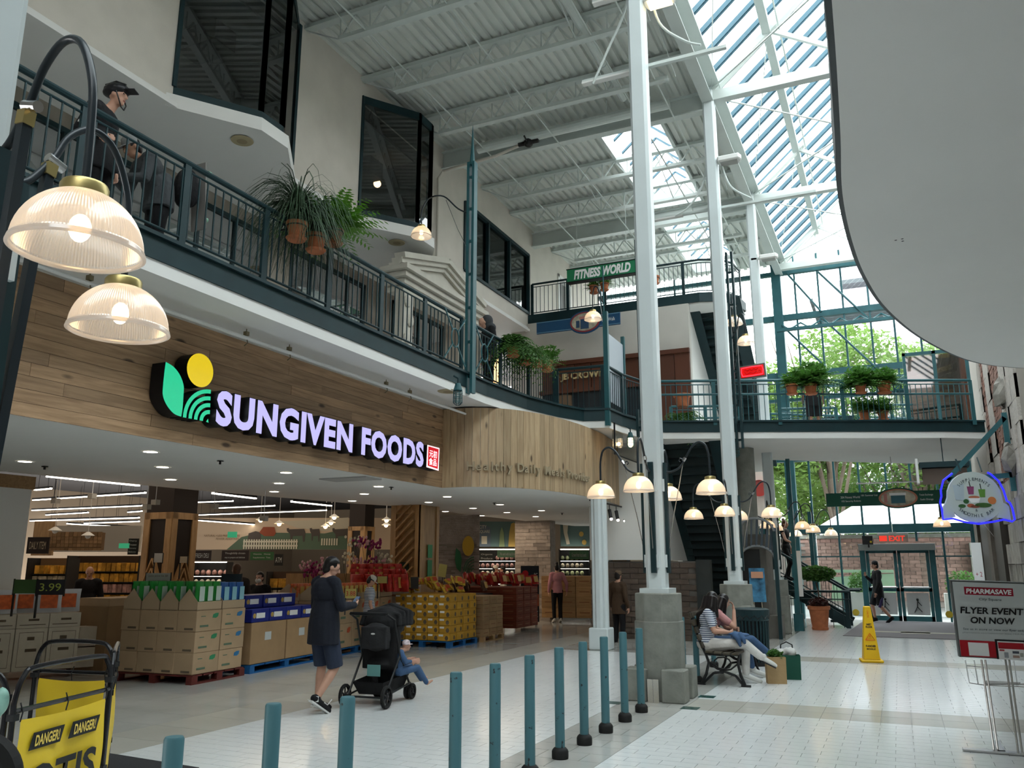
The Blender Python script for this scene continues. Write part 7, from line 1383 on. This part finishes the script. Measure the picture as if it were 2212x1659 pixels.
hp=V((-7.0,p.y-.03,p.z-1.80)); T=thing('bike_helmet','black bicycle helmet with peak worn by the man at the railing','helmet',tuple(hp+V((.115,.05,1.665))),-1.15); obj('shell',remeshed(MB().sph((0,-.01,.05),(.10,.135,.075),14,9).sph((0,-.03,.02),(.10,.12,.05),12,7).bx((-.06,.08,.03),(.06,.2,.045)),.009,2),mat('black helmet foam',(.01,.01,.012),.4),T); obj('vent_rib',MB().tube([(-.04,-.11,.09),(-.04,0,.13),(-.04,.1,.09)],.012,6).tube([(.04,-.11,.09),(.04,0,.13),(.04,.1,.09)],.012,6),BLACK,T); obj('chin_strap',MB().tube([(.085,.03,.0),(.08,.06,-.08),(.03,.07,-.155),(-.03,.07,-.155),(-.08,.06,-.08),(-.085,.03,0)],.007,5),BLACK,T); T.location.z-=.02
obj('arm_band',MB().tube([(.235,-.04,1.2),(.235,-.05,1.175)],.062,12),SOLE,[o for o in COL.objects if o.get('label','').startswith('cyclist')][0])
p=W(315,305,'X',-7.15); person('bearded man in grey cap and charcoal jacket bending over a phone at the railing',(-7.15,p.y+.25,p.z-1.52),PI-.35,J=dict(chest=(0,.12,1.20),neck=(0,.22,1.34),headc=(0,.34,1.43),sr=(.18,.2,1.30),sl=(-.18,.2,1.30),er=(.24,.26,1.02),wr=(.08,.46,1.04),el=(-.24,.26,1.02),wl=(-.08,.46,1.02),dr=(-.3,1,.1),dl=(.3,1,.1),nr=(0,0,1),nl=(0,0,1)),top=(GREYJ,'long',.8),hair=('short',HAIRB),cap=cloth('grey cap cloth',(.2,.2,.2)),vox=.010,wd=1.15,head=(-.6,0,0),skin=SKIND)
T=thing('backpack','black backpack with green rimmed skateboard wheels on the bending man','backpack',(-7.05,p.y+.52,p.z-.36)); obj('sack',remeshed(MB().sph((0,0,0),(.16,.13,.25),12,9).sph((0,.08,-.05),(.12,.08,.15),10,7),.014),BLK_,T); obj('board',MB().box((-.0,.2,-.02),(.22,.02,.8),M=Matrix.Rotation(.1,3,'X')),mat('grey skateboard deck',(.18,.17,.16),.7),T)
for dz in (.28,-.3): 
    for dx in (-.08,.08): obj('skate_wheel',MB().lathe([(.012,-.02),(.03,-.02),(.03,.02),(.012,.02)],12),mat('pale green wheel',(.25,.45,.33),.5),T,(dx,.25,dz),(PI/2,0,0))
p=W(1052,692,'X',-6.95); person('person in a black hood looking down over the fern railing',(-6.95,p.y+.1,p.z-1.62),PI*.75,J=dict(headc=(0,.12,1.58),chest=(0,.04,1.27)),hair=('none',HAIRB),vox=.013,head=(-.6,0,0))
hp=V((-6.95,p.y+.1,p.z-1.62)); T=thing('hood','black fleece hood worn by the person at the fern railing','hood',tuple(hp+V((0,0,1.55))),PI*.75); obj('hood',remeshed(MB().sph((0,.04,.08),(.11,.12,.13),12,8).sph((0,-.02,-.05),(.13,.12,.1),12,7),.012),GREYJ,T)
p=W(1750,776,'Y',21.6); person('person with bare legs standing behind the bridge plants',(p.x,21.6,4.76),.3,top=(BLK_,'short',.75),bot=(BLK_,'shorts'),skin=SKIND,hair=('short',HAIRBR),vox=.014)
# store people
def sp_(label,x,ytop,dep,rz,hgt,**k):
    c=at(x,ytop,dep); return person(label,(c.x,c.y,c.z-hgt),rz,s=hgt/1.75,vox=.014,**k)
sp_('bald cashier in black with glasses looking down behind the till',196,1222,15.5,-PI*.75,1.64,hair=('none',HAIRB),head=(-.5,0,0),legs=True,skin=SKIN)
sp_('customer with cropped hair and brown hooded coat seen from behind in the store',512,1217,14.6,PS+.3,1.7,top=(cloth('dark brown coat',(.03,.02,.015)),'long',.8),hair=('short',HAIRBR))
sp_('masked clerk in a black shirt at the checkout',563,1235,15.5,PS+PI-.2,1.60,hair=('short',HAIRB),mask=True)
sp_('shopper in a white cap and striped top bending over the red bags',800,1243,16.0,PS-1.2,1.5,top=(STRIPE,'short',.8),hair=('short',HAIRB),cap=cloth('off white cap cloth',(.55,.52,.48)),head=(-.6,0,0))
T=person('shopper in a pink jumper and black trousers seen from behind',(-9.22,23.35,0),PS+.2,top=(PINKJ,'long',.88),hair=('bun',HAIRB),vox=.012,s=.96,shoe=mat('white trainer leather'),J=dict(er=(.3,-.02,1.15),wr=(.33,.08,.92)))
sp_('produce worker in cream with a cap, left of a pair by the fridge',1069,1222,26,PS-PI/2,1.66,top=(CREAMC,'long',.8),bot=(CREAMC,'long'),cap=CREAMC)
sp_('produce worker in white, right of a pair by the fridge',1087,1223,26,PS+PI/2,1.66,top=(cloth('white coat cloth',(.6,.58,.52)),'long',.8),bot=(CREAMC,'long'))
sp_('shopper in a brown cap and coat pushing a dark cart behind the white column',1334,1233,18.2,PS-.8,1.6,top=(cloth('brown coat cloth',(.06,.035,.02)),'long',.75),cap=cloth('brown cap cloth',(.12,.08,.05)),hair=('short',HAIRB))
# ================= REMAINING FURNITURE OF THE HALL =================
BOL=mat('worn blue green paint',(.06,.155,.18),.45,noise=.12,ns=6); 
_n=BOL.node_tree; _b=_n.nodes['Principled BSDF']; _no=_n.nodes.new('ShaderNodeTexNoise'); _no.inputs['Scale'].default_value=14; _no.inputs['Detail'].default_value=8; _t=_n.nodes.new('ShaderNodeTexCoord'); _n.links.new(_t.outputs['Object'],_no.inputs[0]); _cr=_n.nodes.new('ShaderNodeValToRGB'); _cr.color_ramp.elements[0].position=.33; _cr.color_ramp.elements[0].color=(.02,.02,.02,1); _cr.color_ramp.elements[1].position=.36; _cr.color_ramp.elements[1].color=(.06,.155,.18,1); _n.links.new(_no.outputs['Fac'],_cr.inputs[0]); _n.links.new(_cr.outputs[0],_b.inputs['Base Color'])
RUB=mat('black rubber collar',(.012,.012,.012),.7)
bl=[(-2.85,2.80,'shortest looking worn bollard, cut by the bottom edge at the far left'),(-3.05,3.66,'worn teal bollard, second from the left, cut by the bottom edge'),(-2.83,4.01,'worn teal bollard, third from the left, close to the second'),(-2.80,5.21,'worn teal bollard, fourth from the left, below the white column row'),(-2.78,5.78,'worn teal bollard, fifth from the left'),(-2.78,6.42,'worn teal bollard, sixth from the left, base just cut off'),(-2.80,7.12,'worn teal bollard, nearest one showing its whole rubber collar'),(-2.80,7.74,'worn teal bollard, second one with a visible rubber collar'),(-2.80,8.37,'worn teal bollard, third one with a visible rubber collar'),(-2.80,9.02,'worn teal bollard, fourth one with a visible rubber collar'),(-2.80,9.65,'worn teal bollard standing right before the concrete pedestal'),(-2.86,12.0,'worn teal bollard between the pedestal and the bench back'),(-2.75,12.35,'worn teal bollard directly behind the bench'),(-2.9,14.3,'worn teal bollard beyond the bench, beside the litter bin')]
for i,(x,y,l) in enumerate(bl):
    if i==0:
        B0=thing('bollard',l,'bollard',(x,y,0),0,'row of worn teal bollards'); obj('post',MB().lathe([(0,.915),(.036,.915),(.042,.905),(.042,0),(0,0)],28),BOL,B0,smooth=40); obj('collar',MB().lathe([(.042,.0),(.07,0),(.072,.02),(.072,.06),(.065,.075),(.05,.09),(.042,.092)],28),RUB,B0,smooth=40); BC=list(B0.children)
    else: dup(B0,(x,y,0),i*.7,label=l,tree=BC)
# litter bins
def bin_(label,p,sc=1):
    T=thing('litter_bin',label,'bin',p); r=.27; b=MB().lathe([(0,.02),(r*.85,.02),(r*.88,.9),(0,.9)],24); obj('liner',b,BLACK,T)
    for k in range(28):
        a=k*2*PI/28; obj('slat',MB().bar((r*.92*math.cos(a),r*.92*math.sin(a),.05),(r*1.0*math.cos(a),r*1.0*math.sin(a),.74),.03,.012,up=(math.cos(a),math.sin(a),0)),TEAL,T)
    obj('band',MB().lathe([(r*1.02,.72),(r*1.06,.74),(r*1.10,.86),(r*1.1,.9),(r*.9,.92),(r*.8,.9)],28),TEAL,T); obj('base',MB().lathe([(0,0),(r*.98,0),(r*.98,.06),(0,.06)],24),BLACK,T)
    b=MB()
    for k in range(14): a=k*2*PI/14; b.tube([(r*1.06*math.cos(a+t*.1),r*1.06*math.sin(a+t*.1),.78+.03*math.sin(t*1.6)) for t in range(5)],.01,5)
    obj('scroll',b,BLACK,T)
bin_('dark green slatted litter bin right of the seated women',(-2.35,14.9,0)); bin_('dark green litter bin behind the nearest column, before the brick wall',(-4.55,16.6,0))
# shopping bags on the floor
def pbag(name,label,p,rz,w,d,h,m,open_=True):
    T=thing(name,label,'bag',p,rz); obj('sack',MB().add([(-w/2,-d/2,0),(w/2,-d/2,0),(w/2,d/2,0),(-w/2,d/2,0),(-w/2*1.05,-d/2*.9,h),(w/2*1.05,-d/2*.9,h),(w/2*1.05,d/2*.9,h),(-w/2*1.05,d/2*.9,h)],[(0,1,2,3),(0,1,5,4),(1,2,6,5),(2,3,7,6),(3,0,4,7)]),m,T); return T
T=pbag('paper_bag','brown paper grocery bag with greens at the women feet','','',.26,.16,.36,mat('brown kraft paper',(.36,.24,.12),.8,bump=.3,bs=12)) if False else pbag('paper_bag','brown paper grocery bag with greens on the floor by the women',(-1.72,12.75,0),.3,.26,.16,.36,mat('brown kraft paper',(.36,.24,.12),.8,bump=.3,bs=12)); obj('greens',leaves(120,(0,0,.38),(.1,.07,.07),.05,seed=8),LEAFM,T)
T=pbag('shopping_bag','dark green cloth bag full of groceries behind the paper bag',(-1.62,13.3,0),.2,.34,.2,.34,mat('dark green bag cloth',(.01,.07,.045),.8)); obj('groceries',remeshed(MB().sph((-.08,0,.36),.07,8,6).sph((.06,.02,.37),.08,8,6).sph((0,-.03,.4),.05,8,6),.015),SOLE,T); obj('handle',MB().tube([(-.09,0,.34),(-.08,0,.48),(.0,0,.52),(.08,0,.48),(.09,0,.34)],.01,6),BLACK,T)
# wet floor cone
YEL2=mat('safety yellow plastic',(.75,.45,.01),.45); T=thing('wet_floor_cone','yellow WET FLOOR safety cone standing in the hall','cone',(-.58,16.2,0),PS*.35)
c=MB(); w0,w1=.135,.055; c.add([(-w0,-w0,.05),(w0,-w0,.05),(w0,w0,.05),(-w0,w0,.05),(-w1,-w1,.93),(w1,-w1,.93),(w1,w1,.93),(-w1,w1,.93)],[(0,1,5,4),(1,2,6,5),(2,3,7,6),(3,0,4,7),(4,5,6,7)]); obj('cone_body',c,YEL2,T,bevel=.012); obj('foot',MB().bx((-.18,-.18,0),(.18,.18,.045)),YEL2,T,bevel=.012)
def yf(z): return -(w0+(w1-w0)*(z-.05)/.88)-.004
tl=math.atan((w0-w1)/.88); up_=V((0,math.sin(tl),math.cos(tl)))
for s_,z,ww in (('WET',.625,.085),('FLOOR',.585,.105),('PLANCHER',.27,.16),('MOUILLÉ',.225,.14)): fittext('lettering',s_,BLACK,T,(0,yf(z),z),(1,0,0),up_,ww,.034,bold=.04)
OR=mat('orange warning print',(.7,.16,.01),.5); obj('warning_triangle',MB().tube([(-.075,yf(.37)-.0,.37),(0,yf(.48),.48),(.075,yf(.37),.37),(-.075,yf(.37),.37)],.009,5),OR,T); obj('falling_figure',MB().sph((0,yf(.44),.435),(.012,.003,.012),7,5).bar((0,yf(.42),.42),(.02,yf(.39),.388),.014,.004).bar((.0,yf(.40),.405),(-.03,yf(.39),.385),.012,.004),OR,T)
fittext('lettering','CAUTION',OR,T,(0,yf(.78),.78),(0,0,-1),up_ if False else (1,0,0),.16,.03,bold=.02)
# entrance mat by the doors
tag(obj('entrance_mat',MB().add([(-1.35,21.7,.004),(1.9,21.7,.004),(1.75,27.9,.004),(-1.1,27.9,.004),(-1.35,21.7,.014),(1.9,21.7,.014),(1.75,27.9,.014),(-1.1,27.9,.014)],[(4,5,6,7),(0,1,5,4),(1,2,6,5),(2,3,7,6),(3,0,4,7)]),mat('grey brown entrance carpet',(.17,.155,.165),.95,bump=.2,bs=120)),'grey entrance carpet with faint pale skyline print before the doors','mat')
obj('skyline_print',MB().bx((-.7,23.2,.0145),(1.1,23.55,.016)).bx((-.1,22.95,.0145),(.55,23.75,.016)),mat('faint beige print',(.36,.34,.28),.9),[o for o in COL.objects if o.name.startswith('entrance_mat')][0])
# side stairs with dark rails
T=thing('side_staircase','dark green steel side stairs coming down to the right beside the shrub','stairs',(-1.35,25.0,0)); n=9
for k in range(n): obj('step',MB().bx((-.3*(k+1)-.15,-.5,.2*k+.14),(-.3*k-.15,.6,.2*k+.2)),DKUN,T)
for y in (-.55,.62): 
    obj('stringer',MB().bar((.05,y,.1),(-.3*n-.2,y,.2*n+.05),.06,.26,up=(0,0,1)),TEAL,T); obj('handrail',MB().tube([(.35,y,.98),(.0,y,.98),(-.3*n-.2,y,.2*n+.95)],.035,8),TEAL,T); obj('mid_rail',MB().tube([(0,y,.35),(-.3*n-.2,y,.2*n+.3)],.015,6),TEAL,T)
    for k in range(14): x=-.1-k*.2; obj('baluster',MB().bar((x,y,-x*.667+.25),(x,y,-x*.667+.93),.014),TEAL,T)
    obj('newel',MB().bx((-.05,y-.05,0),(.05,y+.05,1.0)),TEAL,T)
obj('cross_rail',MB().tube([(-2.4,-.75,.95),(.1,-.75,.95)],.03,8).tube([(-2.4,-.75,.75),(.1,-.75,.75)],.015,6),TEAL,T)
for k in range(9): obj('baluster',MB().bar((-.1-k*.26,-.75,.02),(-.1-k*.26,-.75,.94),.016),TEAL,T)
struct('wall_stair_side',MB().bx((-4.9,24.2,0),(-4.2,26,2.0)),CONC)
# potted shrub on stem
T=thing('potted_shrub','large terracotta pot with an umbrella shaped shrub beside the side stairs','plant',(-2.0,23.6,0)); obj('pot',MB().lathe([(0,0),(.2,0),(.21,.06),(.195,.07),(.25,.5),(.28,.51),(.285,.6),(.26,.6),(.25,.54),(0,.54)],28),TERRA,T,smooth=30); obj('stem',MB().tube([(0,0,.5),(.03,0,.9),(-.02,0,1.2)],.018,6),TRK,T); obj('crown',leaves(1600,(0,0,1.42),(.48,.42,.2),.06,seed=21),LEAFM,T); obj('undergrowth',leaves(350,(0,0,.68),(.25,.25,.14),.05,seed=22),mat('dark red leaf',(.05,.012,.01),.6),T)
# arched metal gate and concrete pier
T=thing('arched_gate','dark double arched gate with radiating fins under the bridge','gate',(-2.98,20.2,0)); 
def arch(z,rx,rz,r): return MB().tube([(rx*math.cos(PI-t*PI/14),0,z+rz*math.sin(PI*t/14)) for t in range(15)],r,6)
obj('arch_bar',arch(2.35,.42,.36,.028),mat('grey steel arch',(.2,.21,.22),.35),T); obj('arch_bar',arch(1.75,.40,.32,.028),mat('grey steel arch'),T)
for k in range(9): a=PI*(k+1)/10; obj('fin',MB().bar((-.38*math.cos(a),0,1.8+.28*math.sin(a)),(-.41*math.cos(a)+.04,.08,2.38+.32*math.sin(a)),.012,.07),mat('grey blue fin',(.08,.10,.12),.4),T)
for x in (-.42,.42): obj('post',MB().bx((x-.04,-.05,0),(x+.04,.05,2.4)),TEAL,T)
obj('dark_door',MB().bx((-.38,.1,0),(.05,.14,2.0)),BLACK,T)
struct('wall_pier_concrete',MB().prism([(-3.2,20.5),(-2.82,20.5),(-2.78,21.3),(-3.15,21.3)],0,2.35).bx((-2.9,20.35,0),(-2.55,20.9,.5)),mat('brown grey concrete',(.13,.12,.105),.85,noise=.15,ns=5,bump=.2))
T=thing('easel','light easel holding a blue and orange poster before the concrete pier','easel',(-2.92,19.6,0),.25); 
for x in (-.1,.08): obj('leg',MB().tube([(x*.6,.1,1.4),(x*1.4,-.05,0)],.012,6),mat('pale wood leg',(.45,.38,.28),.6),T)
obj('poster',MB().box((0,0,1.2),(.34,.015,.74),M=Matrix.Rotation(-.1,3,'X')),mat('blue poster print',(.04,.16,.28),.5,noise=.6,ns=6),T); obj('poster_title',MB().box((0,-.04,1.42),(.26,.01,.14),M=Matrix.Rotation(-.1,3,'X')),mat('orange poster print',(.5,.25,.15),.5),T)
struct('wall_round_pier',MB().lathe([(.24,0),(.24,4.46)],24,(-3.25,20.95,0),cap=True),CONC,smooth=40)
# hanging plants
GLM=leafy(mat('glossy mid green leaf',(.07,.19,.03),.4,noise=.3,ns=8),.4)
def pot_m(r=.13,h=.2): return MB().lathe([(0,0),(r*.7,0),(r*.9,h*.75),(r*1.02,h*.77),(r*1.04,h),(r*.92,h),(r*.88,h*.85),(0,h*.85)],20)
def plant(label,p,kind,r,nl,seed,sauc=True,pr=.13):
    T=thing('potted_plant',label,'plant',tuple(p)); obj('pot',pot_m(pr,pr*1.55),TERRA,T,smooth=35)
    if sauc: obj('saucer',MB().lathe([(0,-.03),(pr*.8,-.03),(pr*1.0,0),(pr*.9,0),(0,-.01)],18),TERRA,T); obj('ring_holder',MB().lathe([(pr*.93,pr*1.1),(pr*1.0,pr*1.1),(pr*1.0,pr*1.2),(pr*.93,pr*1.2)],18).bar((-pr,0,pr*1.15),(-pr-.12,0,pr*1.15),.015),BLACK,T)
    q=random.Random(seed); b=MB(); z0=pr*1.4
    if kind=='grass':
        for _ in range(nl):
            a=q.uniform(0,2*PI); L=r*q.uniform(.7,1.35); up=q.uniform(.25,1.0); w=.009; pts=[]
            for k in range(7):
                t=k/6; x=L*.9*math.sin(t*1.5)*t; z=z0+up*L*1.0*math.sin(t*PI*.62)-L*.95*t**3*(1.25-up*.45); pts.append(V((x*math.cos(a),x*math.sin(a),z)))
            s=V((-math.sin(a),math.cos(a),0)); vs=[];fs=[]
            for k,pp in enumerate(pts): ww=w*(1-.85*k/6); vs+=[pp-s*ww,pp+s*ww+V((0,0,.003))]
            for k in range(6): fs.append((2*k,2*k+1,2*k+3,2*k+2))
            b.add(vs,fs)
    else:
        for _ in range(nl):
            a=q.uniform(0,2*PI); L=r*q.uniform(.6,1.2); el=q.uniform(.1,1.2); dr=.9 if kind=='fern' else .35; up=V((0,0,1)); d=V((math.cos(a)*math.cos(el),math.sin(a)*math.cos(el),math.sin(el)))
            prev=V((0,0,z0))
            for k in range(9):
                t=(k+1)/9; pp=V((0,0,z0))+d*L*t-V((0,0,L*dr*t*t)); s=(pp-prev).cross(up); s=s.normalized() if s.length>1e-4 else V((1,0,0)); f=(pp-prev).normalized(); lw=(.085 if kind=='fern' else .11)*(1-.6*t)*(r/.45)
                for sg in (-1,1): tip=pp+s*sg*lw+f*lw*.55-V((0,0,lw*.3)); m_=(pp+tip)/2; b.add([pp,m_+f*lw*.22,tip,m_-f*lw*.22],[(0,1,2,3)])
                prev=pp
    if kind=='bush': l_=leaves(nl*5,(0,0,z0+r*.32),(r*.55,r*.5,r*.42),.05*r/.5,seed=seed+50); b.add(l_.v,l_.f)
    obj('foliage',b,{'grass':mat('grey green blade',(.045,.08,.045),.5,noise=.3,ns=5),'fern':LEAFM,'bush':GLM,'bright':mat('bright fern green',(.12,.30,.03),.5,noise=.3)}.get(kind if kind!='brightfern' else 'bright'),T); return T
def PX(x,y,X=-6.36): return W(x,y,'X',X)
plant('grassy ponytail plant in a hanging terracotta pot, largest on the walkway railing',PX(640,515),'grass',.66,420,1); plant('second grassy plant in a terracotta pot, lower right of the largest',PX(682,540),'grass',.52,360,2); 
T=plant('bright green fern trailing over the walkway railing beside the grassy plants',PX(720,525),'brightfern',.72,95,3)
plant('dense green fern in a pot on the railing right of the hooded person',PX(1108,768),'fern',.75,120,4); plant('second fern hanging on the railing, middle of the fern group',PX(1135,785),'fern',.65,110,5); plant('small leafy plant in stacked terracotta pots by the platform corner',PX(1182,800),'bush',.5,50,6); plant('short fern right of the fern group',PX(1160,790),'fern',.5,60,61)
def PY(x,y,Y): return W(x,y,'Y',Y)
plant('small potted plant left of the seated looking figure on the bridge railing',PY(1711,850,19.55),'bush',.42,50,7,pr=.14); plant('big leafy plant in a dark pot on the bridge railing',PY(1752,850,19.75),'bush',.72,130,8,pr=.15); plant('leafy plant on the bridge railing, left of the round topped one',PY(1860,848,20.2),'bush',.62,110,9); plant('round topped potted shrub on the bridge railing',PY(1911,848,20.4),'bush',.5,90,10,pr=.16); plant('low hanging plant under the bridge handrail, left one',PY(1868,905,20.9),'bush',.52,80,11); plant('low hanging plant under the bridge handrail, right one',PY(1908,905,21.0),'bush',.46,70,12)
plant('left small pot plant on the third level railing under the gym sign',PY(1283,632,21.5),'bush',.34,40,13); plant('right small pot plant on the third level railing under the gym sign',PY(1306,626,21.5),'bush',.34,40,14); plant('lone terracotta pot on the third level railing right of the nearest column',PY(1415,612,21.5),'bush',.12,8,15)
T=plant('tall feathery palm standing on the platform behind the railing',V((-4.4,19.5,4.76)),'fern',.9,50,16,sauc=False,pr=.2); T.children[-1].location.z=.6
# traffic furniture seen at the far right: strings of escalator barrier bottom left
YB=mat('yellow banner vinyl',(.78,.55,.03),.45,bump=.35,bs=5); BK2=mat('glossy black tube',(.01,.01,.012),.22)
def floorpt(x,y,dep): return at(x,y,dep)
def barrier(label,p0,p1,zt,zb,text_=True,arc=.16,loop=True,gr=None):
    p0=V(p0);p1=V(p1); d=(p1-p0); d.z=0; L=d.length; d.normalize(); T=thing('safety_barrier',label,'barrier',(p0.x,p0.y,0),math.atan2(d.y,d.x),gr)
    c=MB(); c.tube(spline([(0,0,0),(0,0,zt-.3),(0,0,zt-.16),(.05,0,zt-.04),(.16,0,zt),(L-.16,0,zt),(L-.05,0,zt-.04),(L,0,zt-.16),(L,0,zt-.3),(L,0,0)],5),.016,9); obj('frame_tube',c,BK2,T)
    obj('cross_tube',MB().tube([(0,0,zt-.22),(L,0,zt-.22)],.014,8),BK2,T)
    nx,nz=16,12; vs=[];fs=[]; x0,x1=.05,L-.05; z0,z1=zb,zt-.27
    for j in range(nz+1):
        for i in range(nx+1): u=i/nx; v=j/nz; vs.append((x0+(x1-x0)*u,-.012+.012*math.sin(u*9+v*4)*math.sin(v*PI),z0+(z1-z0)*v-.015*math.sin(u*PI)*(v)))
    for j in range(nz):
        for i in range(nx): k=j*(nx+1)+i; fs.append((k,k+1,k+nx+2,k+nx+1))
    obj('banner',MB().add(vs,fs),YB,T,smooth=60)
    b=MB()
    for u in (.0,.5,1): b.tube([(x0+(x1-x0)*u,-.01,z1-.01),(x0+(x1-x0)*u,-.02,z1+.04),(x0+(x1-x0)*u,0,z1+.09)],.004,5)
    obj('hook',b,BLACK,T); [obj('clamp',MB().box(q_,(.045,.045,.035)),BLACK,T) for q_ in ((L,0,zt-.16),(L,0,zt-.7),(0,0,zt-.25))]
    if text_:
        for k in (0,1):
            cx=x0+(x1-x0)*(.28+.44*k); w=(x1-x0)*.38; zc=z1-.13; obj('danger_strip',MB().prism([(-w/2,-.045),(w/2-.03,-.045),(w/2,.045),(-w/2+.03,.045)],.0,.003,M=Matrix(((1,0,0),(0,0,-1),(0,1,0))),o=(cx,-.028,zc)),BLACK,T)
            fittext('lettering','DANGER!',mat('yellow lettering',(.78,.58,.12),.5),T,(cx,-.034,zc),(1,0,0),(0,0,1),w*.72,.06,depth=.002,bold=.03,shear=.15)
        fittext('lettering','OTIS',BLACK,T,((x0+x1)/2,-.032,z1-.36),(1,0,0),(0,0,1),(x1-x0)*.80,.19,depth=.002,bold=.03,shear=.05)
    return T
def bp(x,y): p=W(x,y,'Z',1.055); return (p.x,p.y,0)
BZ=1.055
barrier('nearest black framed yellow barrier reading DANGER! and OTIS, bottom left',bp(40,1447),bp(244,1412),BZ,.2)
barrier('second yellow barrier behind the nearest one, with a taller arched frame',bp(84,1384),bp(250,1388),BZ+.0,.2,text_=False)
barrier('narrow side barrier at the right end, seen edge on',bp(246,1410),bp(256,1386),BZ,.2,text_=False)
barrier('third yellow barrier at the left edge, partly cut by the frame',bp(-150,1452),bp(24,1442),BZ,.2,text_=False)
T=thing('plastic_bag','crumpled teal and white plastic bag hung on the barrier at the left edge','bag',tuple(at(2,1515,4.2))); obj('bag',remeshed(MB().sph((0,0,0),(.04,.04,.07),10,7).sph((-.03,0,-.05),(.04,.03,.05),8,6),.01),mat('teal white plastic',(.25,.45,.38),.3,noise=.5,ns=9),T)
T=thing('rubber_wheel','black rubber wheel edge at the bottom left corner','wheel',tuple(at(-62,1690,3.0)),.5); obj('tyre',MB().lathe([(.13,-.03),(.17,-.03),(.18,0),(.17,.03),(.13,.03),(.13,-.03)],36),RUB,T,rot=(PI/2,0,0)); obj('hub',MB().lathe([(0,-.02),(.13,-.02),(.13,.02),(0,.02)],24),BLACK,T,rot=(PI/2,0,0))
# classical portal on the upper walkway
T=thing('stone_portal','pale stone pediment and doorway on the upper walkway behind the railing','portal',(-9.0,15.6,4.75)); PS_=mat('pale moulded stone',(.52,.50,.44),.8,noise=.06,ns=4,bump=.1)
Mx=Matrix(((0,0,1),(1,0,0),(0,1,0)))
obj('tympanum',MB().prism([(-1.5,3.0),(1.5,3.0),(0,3.5)],-.1,.1,M=Mx),PS_,T); 
for k in range(3): o_=k*.11; obj('raking_cornice',MB().bar((.05+o_*.6,-1.9,2.95+k*.1),(.05+o_*.6,0,3.46+k*.1),.12,.25,up=(1,0,0)).bar((.05+o_*.6,1.9,2.95+k*.1),(.05+o_*.6,0,3.46+k*.1),.12,.25,up=(1,0,0)),PS_,T)
for k in range(4): obj('cornice',MB().bx((-.3,-1.6-k*.1,2.5+k*.12),(.1+k*.09,1.6+k*.1,2.61+k*.12)),PS_,T)
for y in (-1.4,1.4):
    obj('pilaster',MB().bx((-.1,y-.2,0),(.1,y+.2,2.5)),PS_,T); b=MB()
    for k in range(6): b.sph((.12,y+.08*math.sin(k*2),.3+k*.4),(.05,.12,.14),8,6)
    obj('carving',b,PS_,T)
T=thing('floor_lamp_shade','glowing warm cylinder lamp inside the shop behind the fern railing','lamp',tuple(W(1065,800,'X',-9.2))); obj('shade',MB().lathe([(.22,-.3),(.2,.3)],20),mat('warm lamp shade',(1,.62,.28),.5,emit=1.6),T)
# shopping cart beside the white column
T=thing('shopping_cart','dark shopping cart behind the white column','cart',tuple(W(1350,1345,'Z',0)),.3); c=MB()
for z in (.5,.65,.8,.95): c.tube([(-.25,-.4,z),(.25,-.4,z),(.3,.4,z),(-.3,.4,z),(-.25,-.4,z)],.01,5)
for x in (-.27,-.13,0,.13,.27): c.tube([(x,-.4,.5),(x,-.4,.95)],.008,4).tube([(x,.4,.5),(x,.4,.95)],.008,4)
for y in (-.3,-.1,.1,.3): c.tube([(-.27,y,.5),(-.28,y,.95)],.008,4).tube([(.27,y,.5),(.28,y,.95)],.008,4)
obj('basket',c,BLACK,T); obj('frame',MB().tube([(-.25,-.4,.95),(-.22,-.2,.15),(-.22,.4,.12)],.014,6).tube([(.25,-.4,.95),(.22,-.2,.15),(.22,.4,.12)],.014,6).tube([(-.25,-.5,1.0),(.25,-.5,1.0)],.016,6),BLACK,T)
for x in (-.22,.22):
    for y in (-.25,.4): obj('wheel',MB().lathe([(0,-.015),(.055,-.015),(.055,.015),(0,.015)],12),RUB,T,(x,y,.056),(0,PI/2,0))
bpy.data.scenes.remove(WS)
